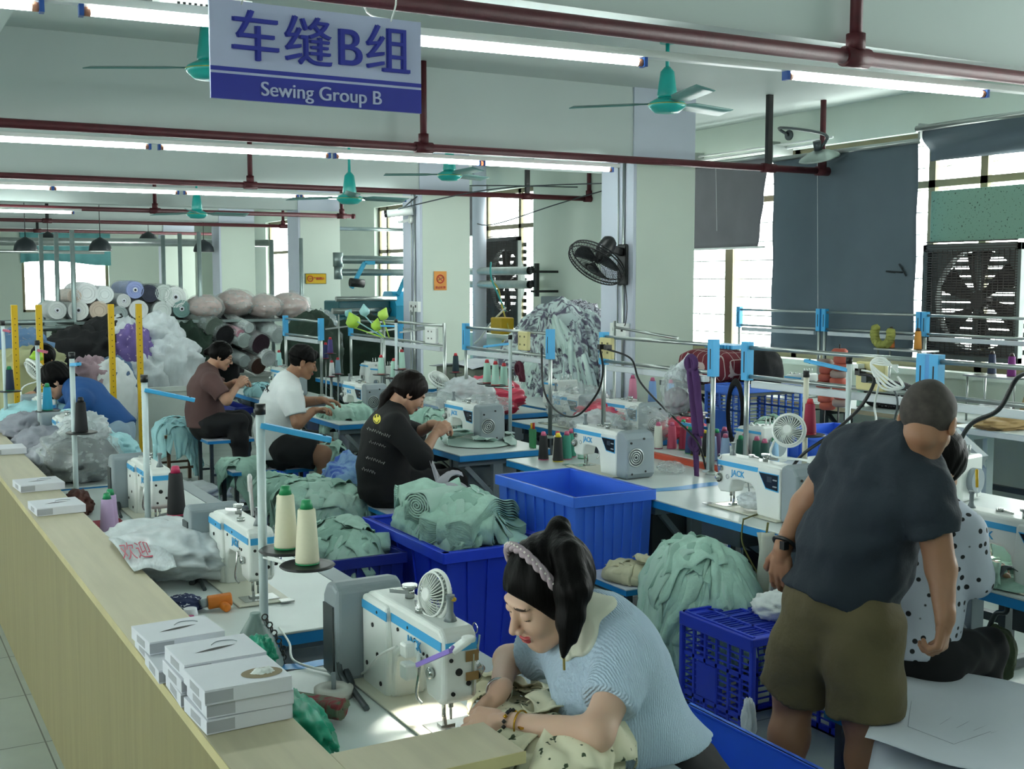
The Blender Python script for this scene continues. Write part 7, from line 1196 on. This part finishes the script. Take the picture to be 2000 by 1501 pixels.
blob('waste_cloth', 'white ribbon end hanging from the standing blue crate', 'cloth', PX(1462, 1410, 2.84), (.02, .03, .08), WCLOTH, 3, .3, 2)
# overlock machines and clutter behind the frames
def overlock():
    t = thing('overlock_machine', 'x', 'machine'); B().m(WHITE).prism([(-.13, 0), (.13, 0), (.13, .1), (.09, .2), (-.13, .22)], -.1, .1, lambda u, v, d: (d, u, v)).out('casing', parent=t, bevel=.015)
    B().m(LBLUE).box(-.102, -.1, -.12, .1, .17, .185).m(SILV).cyl((-.12, .0, .05), (-.1, .0, .05), .03).out('front_trim', parent=t); b = B().m(SILV)
    for k in range(4): b.cyl((-.03+k*.03, -.08, .2), (-.03+k*.03, -.08, .26), .004).lathe((-.06, -.09+k*.05, .205), [(.012, 0), (.012, .012), (.005, .02)], 12)
    b.out('tension_dials', parent=t); B().m(GREY).cyl((0, -.13, .1), (0, -.16, .1), .06, n=20).out('handwheel', parent=t); return t
OV = overlock(); OV.location = (4.7, 11.3, .752); OV['label'] = 'overlock machine with a red label before the teal machine'
for (x, y, rz, l_) in [(4.6, 10.75, .3, 'overlock machine directly behind the mint cones'), (4.75, 8.6, .1, 'overlock machine on the rear table before the second column'), (5.25, 8.5, .0, 'overlock machine beside the marbled heap'), (4.62, 5.25, .0, 'white overlock machine among the coloured cones, left of the slotted crates'), (4.62, 3.9, .2, 'overlock machine behind the black cable at the standing man'), (7.5, 8.0, 0, 'overlock machine on the wall table under the half drawn blind')]: dup(OV, (x, y, .752), rz, l_)
rr = random.Random(5)
for i, (x, y) in enumerate([(4.5, 10.6), (4.9, 10.7), (4.45, 11.6), (5.0, 11.0), (4.8, 10.5)]):
    b = B().m(STEEL).cyl((x, y, .75), (x, y, 1.35+.05*i), .008).bar((x-.15, y, 1.3), (x+.15, y, 1.33), .015); tag(b.out('spool_pole'), 'thin steel spool pole in the far cluster, %s' % ['before the teal machine', 'right of the other poles', 'at the back left', 'under the toy fans', 'nearest the mint cones'][i], 'pole')
for i, (px, py, X_, c_, l_) in enumerate([(645, 680, 4.3, '#4a3f7a', 'violet cone on the far pole'), (636, 690, 4.3, '#28305c', 'indigo cone on the far pole'), (660, 720, 4.3, '#6f8a9a', 'blue grey cone low on the far stand'), (648, 725, 4.3, '#d5d8d8', 'white cone low on the far stand'), (545, 705, 3.9, '#a5d6d5', 'pale aqua cone near the person in brown'), (890, 715, 4.6, '#1f3540', 'slate cone before the second column')]): p = PX(px, py, X_); put_cone(p.x, p.y, p.z-.05, c_, '#c2303a', l_); b = B().m(BLACK).lathe((p.x, p.y, p.z-.058), [(.06, 0), (.06, .007)], 20).m(STEEL).cyl((p.x, p.y, 0), (p.x, p.y, p.z-.05), .008); tag(b.out('cone_holder'), 'black disc on a pole under the %s' % l_, 'stand')
# loose cables on the left tables, silver
b = B().m(WHITE).tube([PZ(545, 1225, .757), PZ(565, 1255, .757), PZ(575, 1290, .757), PZ(640, 1310, .757), PZ(700, 1318, .757), PX(740, 1280, 1.1), PX(775, 1262, 1.1)], .0035, 6, 8); tag(b.out('power_cable'), 'thin white cable winding from the second table to the nearest mini fan', 'cord')
b = B().m(DGREY)
for k in range(5): b.tube([(.95+.02*k, 4.5+.03*k, .757), (1.02, 4.62+.02*k, .765+.01*k), (1.08+.01*k, 4.72, .76)], .006, 5, 5)
tag(b.out('cable'), 'tangle of grey cables behind the lilac cones', 'cord')
# two needle lamps: real small lights fixed on the machines
for i, (x, y) in enumerate(((1.17, 2.46), (3.47, 2.78))):
    l = bpy.data.lights.new('needle_lamp', 'SPOT'); l.energy = .65 if i == 0 else .6; l.color = (1, .96, .85); l.spot_size = R(120); l.shadow_soft_size = .01; o = bpy.data.objects.new('needle_lamp', l); COL.objects.link(o); o.location = (x, y+(.03 if i == 0 else -.03), .845); o.rotation_euler = (R(-12 if i == 0 else 12), 0, 0)
# ================================================================ GROUPS OF REPEATS
GR = {'thread_cone': 'thread cones on stands, trays and tables', 'fluorescent_light': 'tube lights under the ceiling beams', 'ceiling_fan': 'ceiling fans', 'pendant_lamp': 'dark pendant lamps over the far tables', 'sewing_machine': 'white sewing machines with blue stripe', 'overlock_machine': 'overlock machines',
      'sewing_table': 'sewing tables', 'stool': 'stools and benches', 'storage_bin': 'plastic storage bins', 'plastic_crate': 'slotted blue crates', 'overhead_rail': 'steel rail frames over the tables', 'thread_stand': 'white thread stands', 'fabric_roll': 'fabric rolls on the rack', 'bagged_roll': 'pink bagged rolls on the rack',
      'fabric_bundle': 'bundles heaped at the fabric rack', 'yellow_post': 'yellow slotted posts', 'cardboard_box': 'white boxes on the counter', 'mini_fan': 'small white fans', 'sprinkler_pipe': 'dark red sprinkler pipes', 'light_rail': 'white light rails', 'roller_blind': 'roller blinds', 'power_socket': 'sockets on the rail frames',
      'garment_heap': 'heaps of garments', 'plastic_bag': 'plastic bags on the tables and floor', 'toy_fan': 'toy fans on the rail', 'cone_holder': 'cone discs on poles', 'spool_pole': 'steel spool poles', 'exhaust_fan': 'window exhaust fans', 'pen': 'pens standing on the machine', 'thread_pick': 'yellow handled picks', 'ribbon_bundle': 'coral ribbon bundles', 'wrapped_pipe': 'silver wrapped pipes', 'steam_pipe': 'silver pipes across the window'}
for o in S.objects:
    if o.parent is None and 'label' in o and o.name.split('.')[0] in GR: o['group'] = GR[o.name.split('.')[0]]
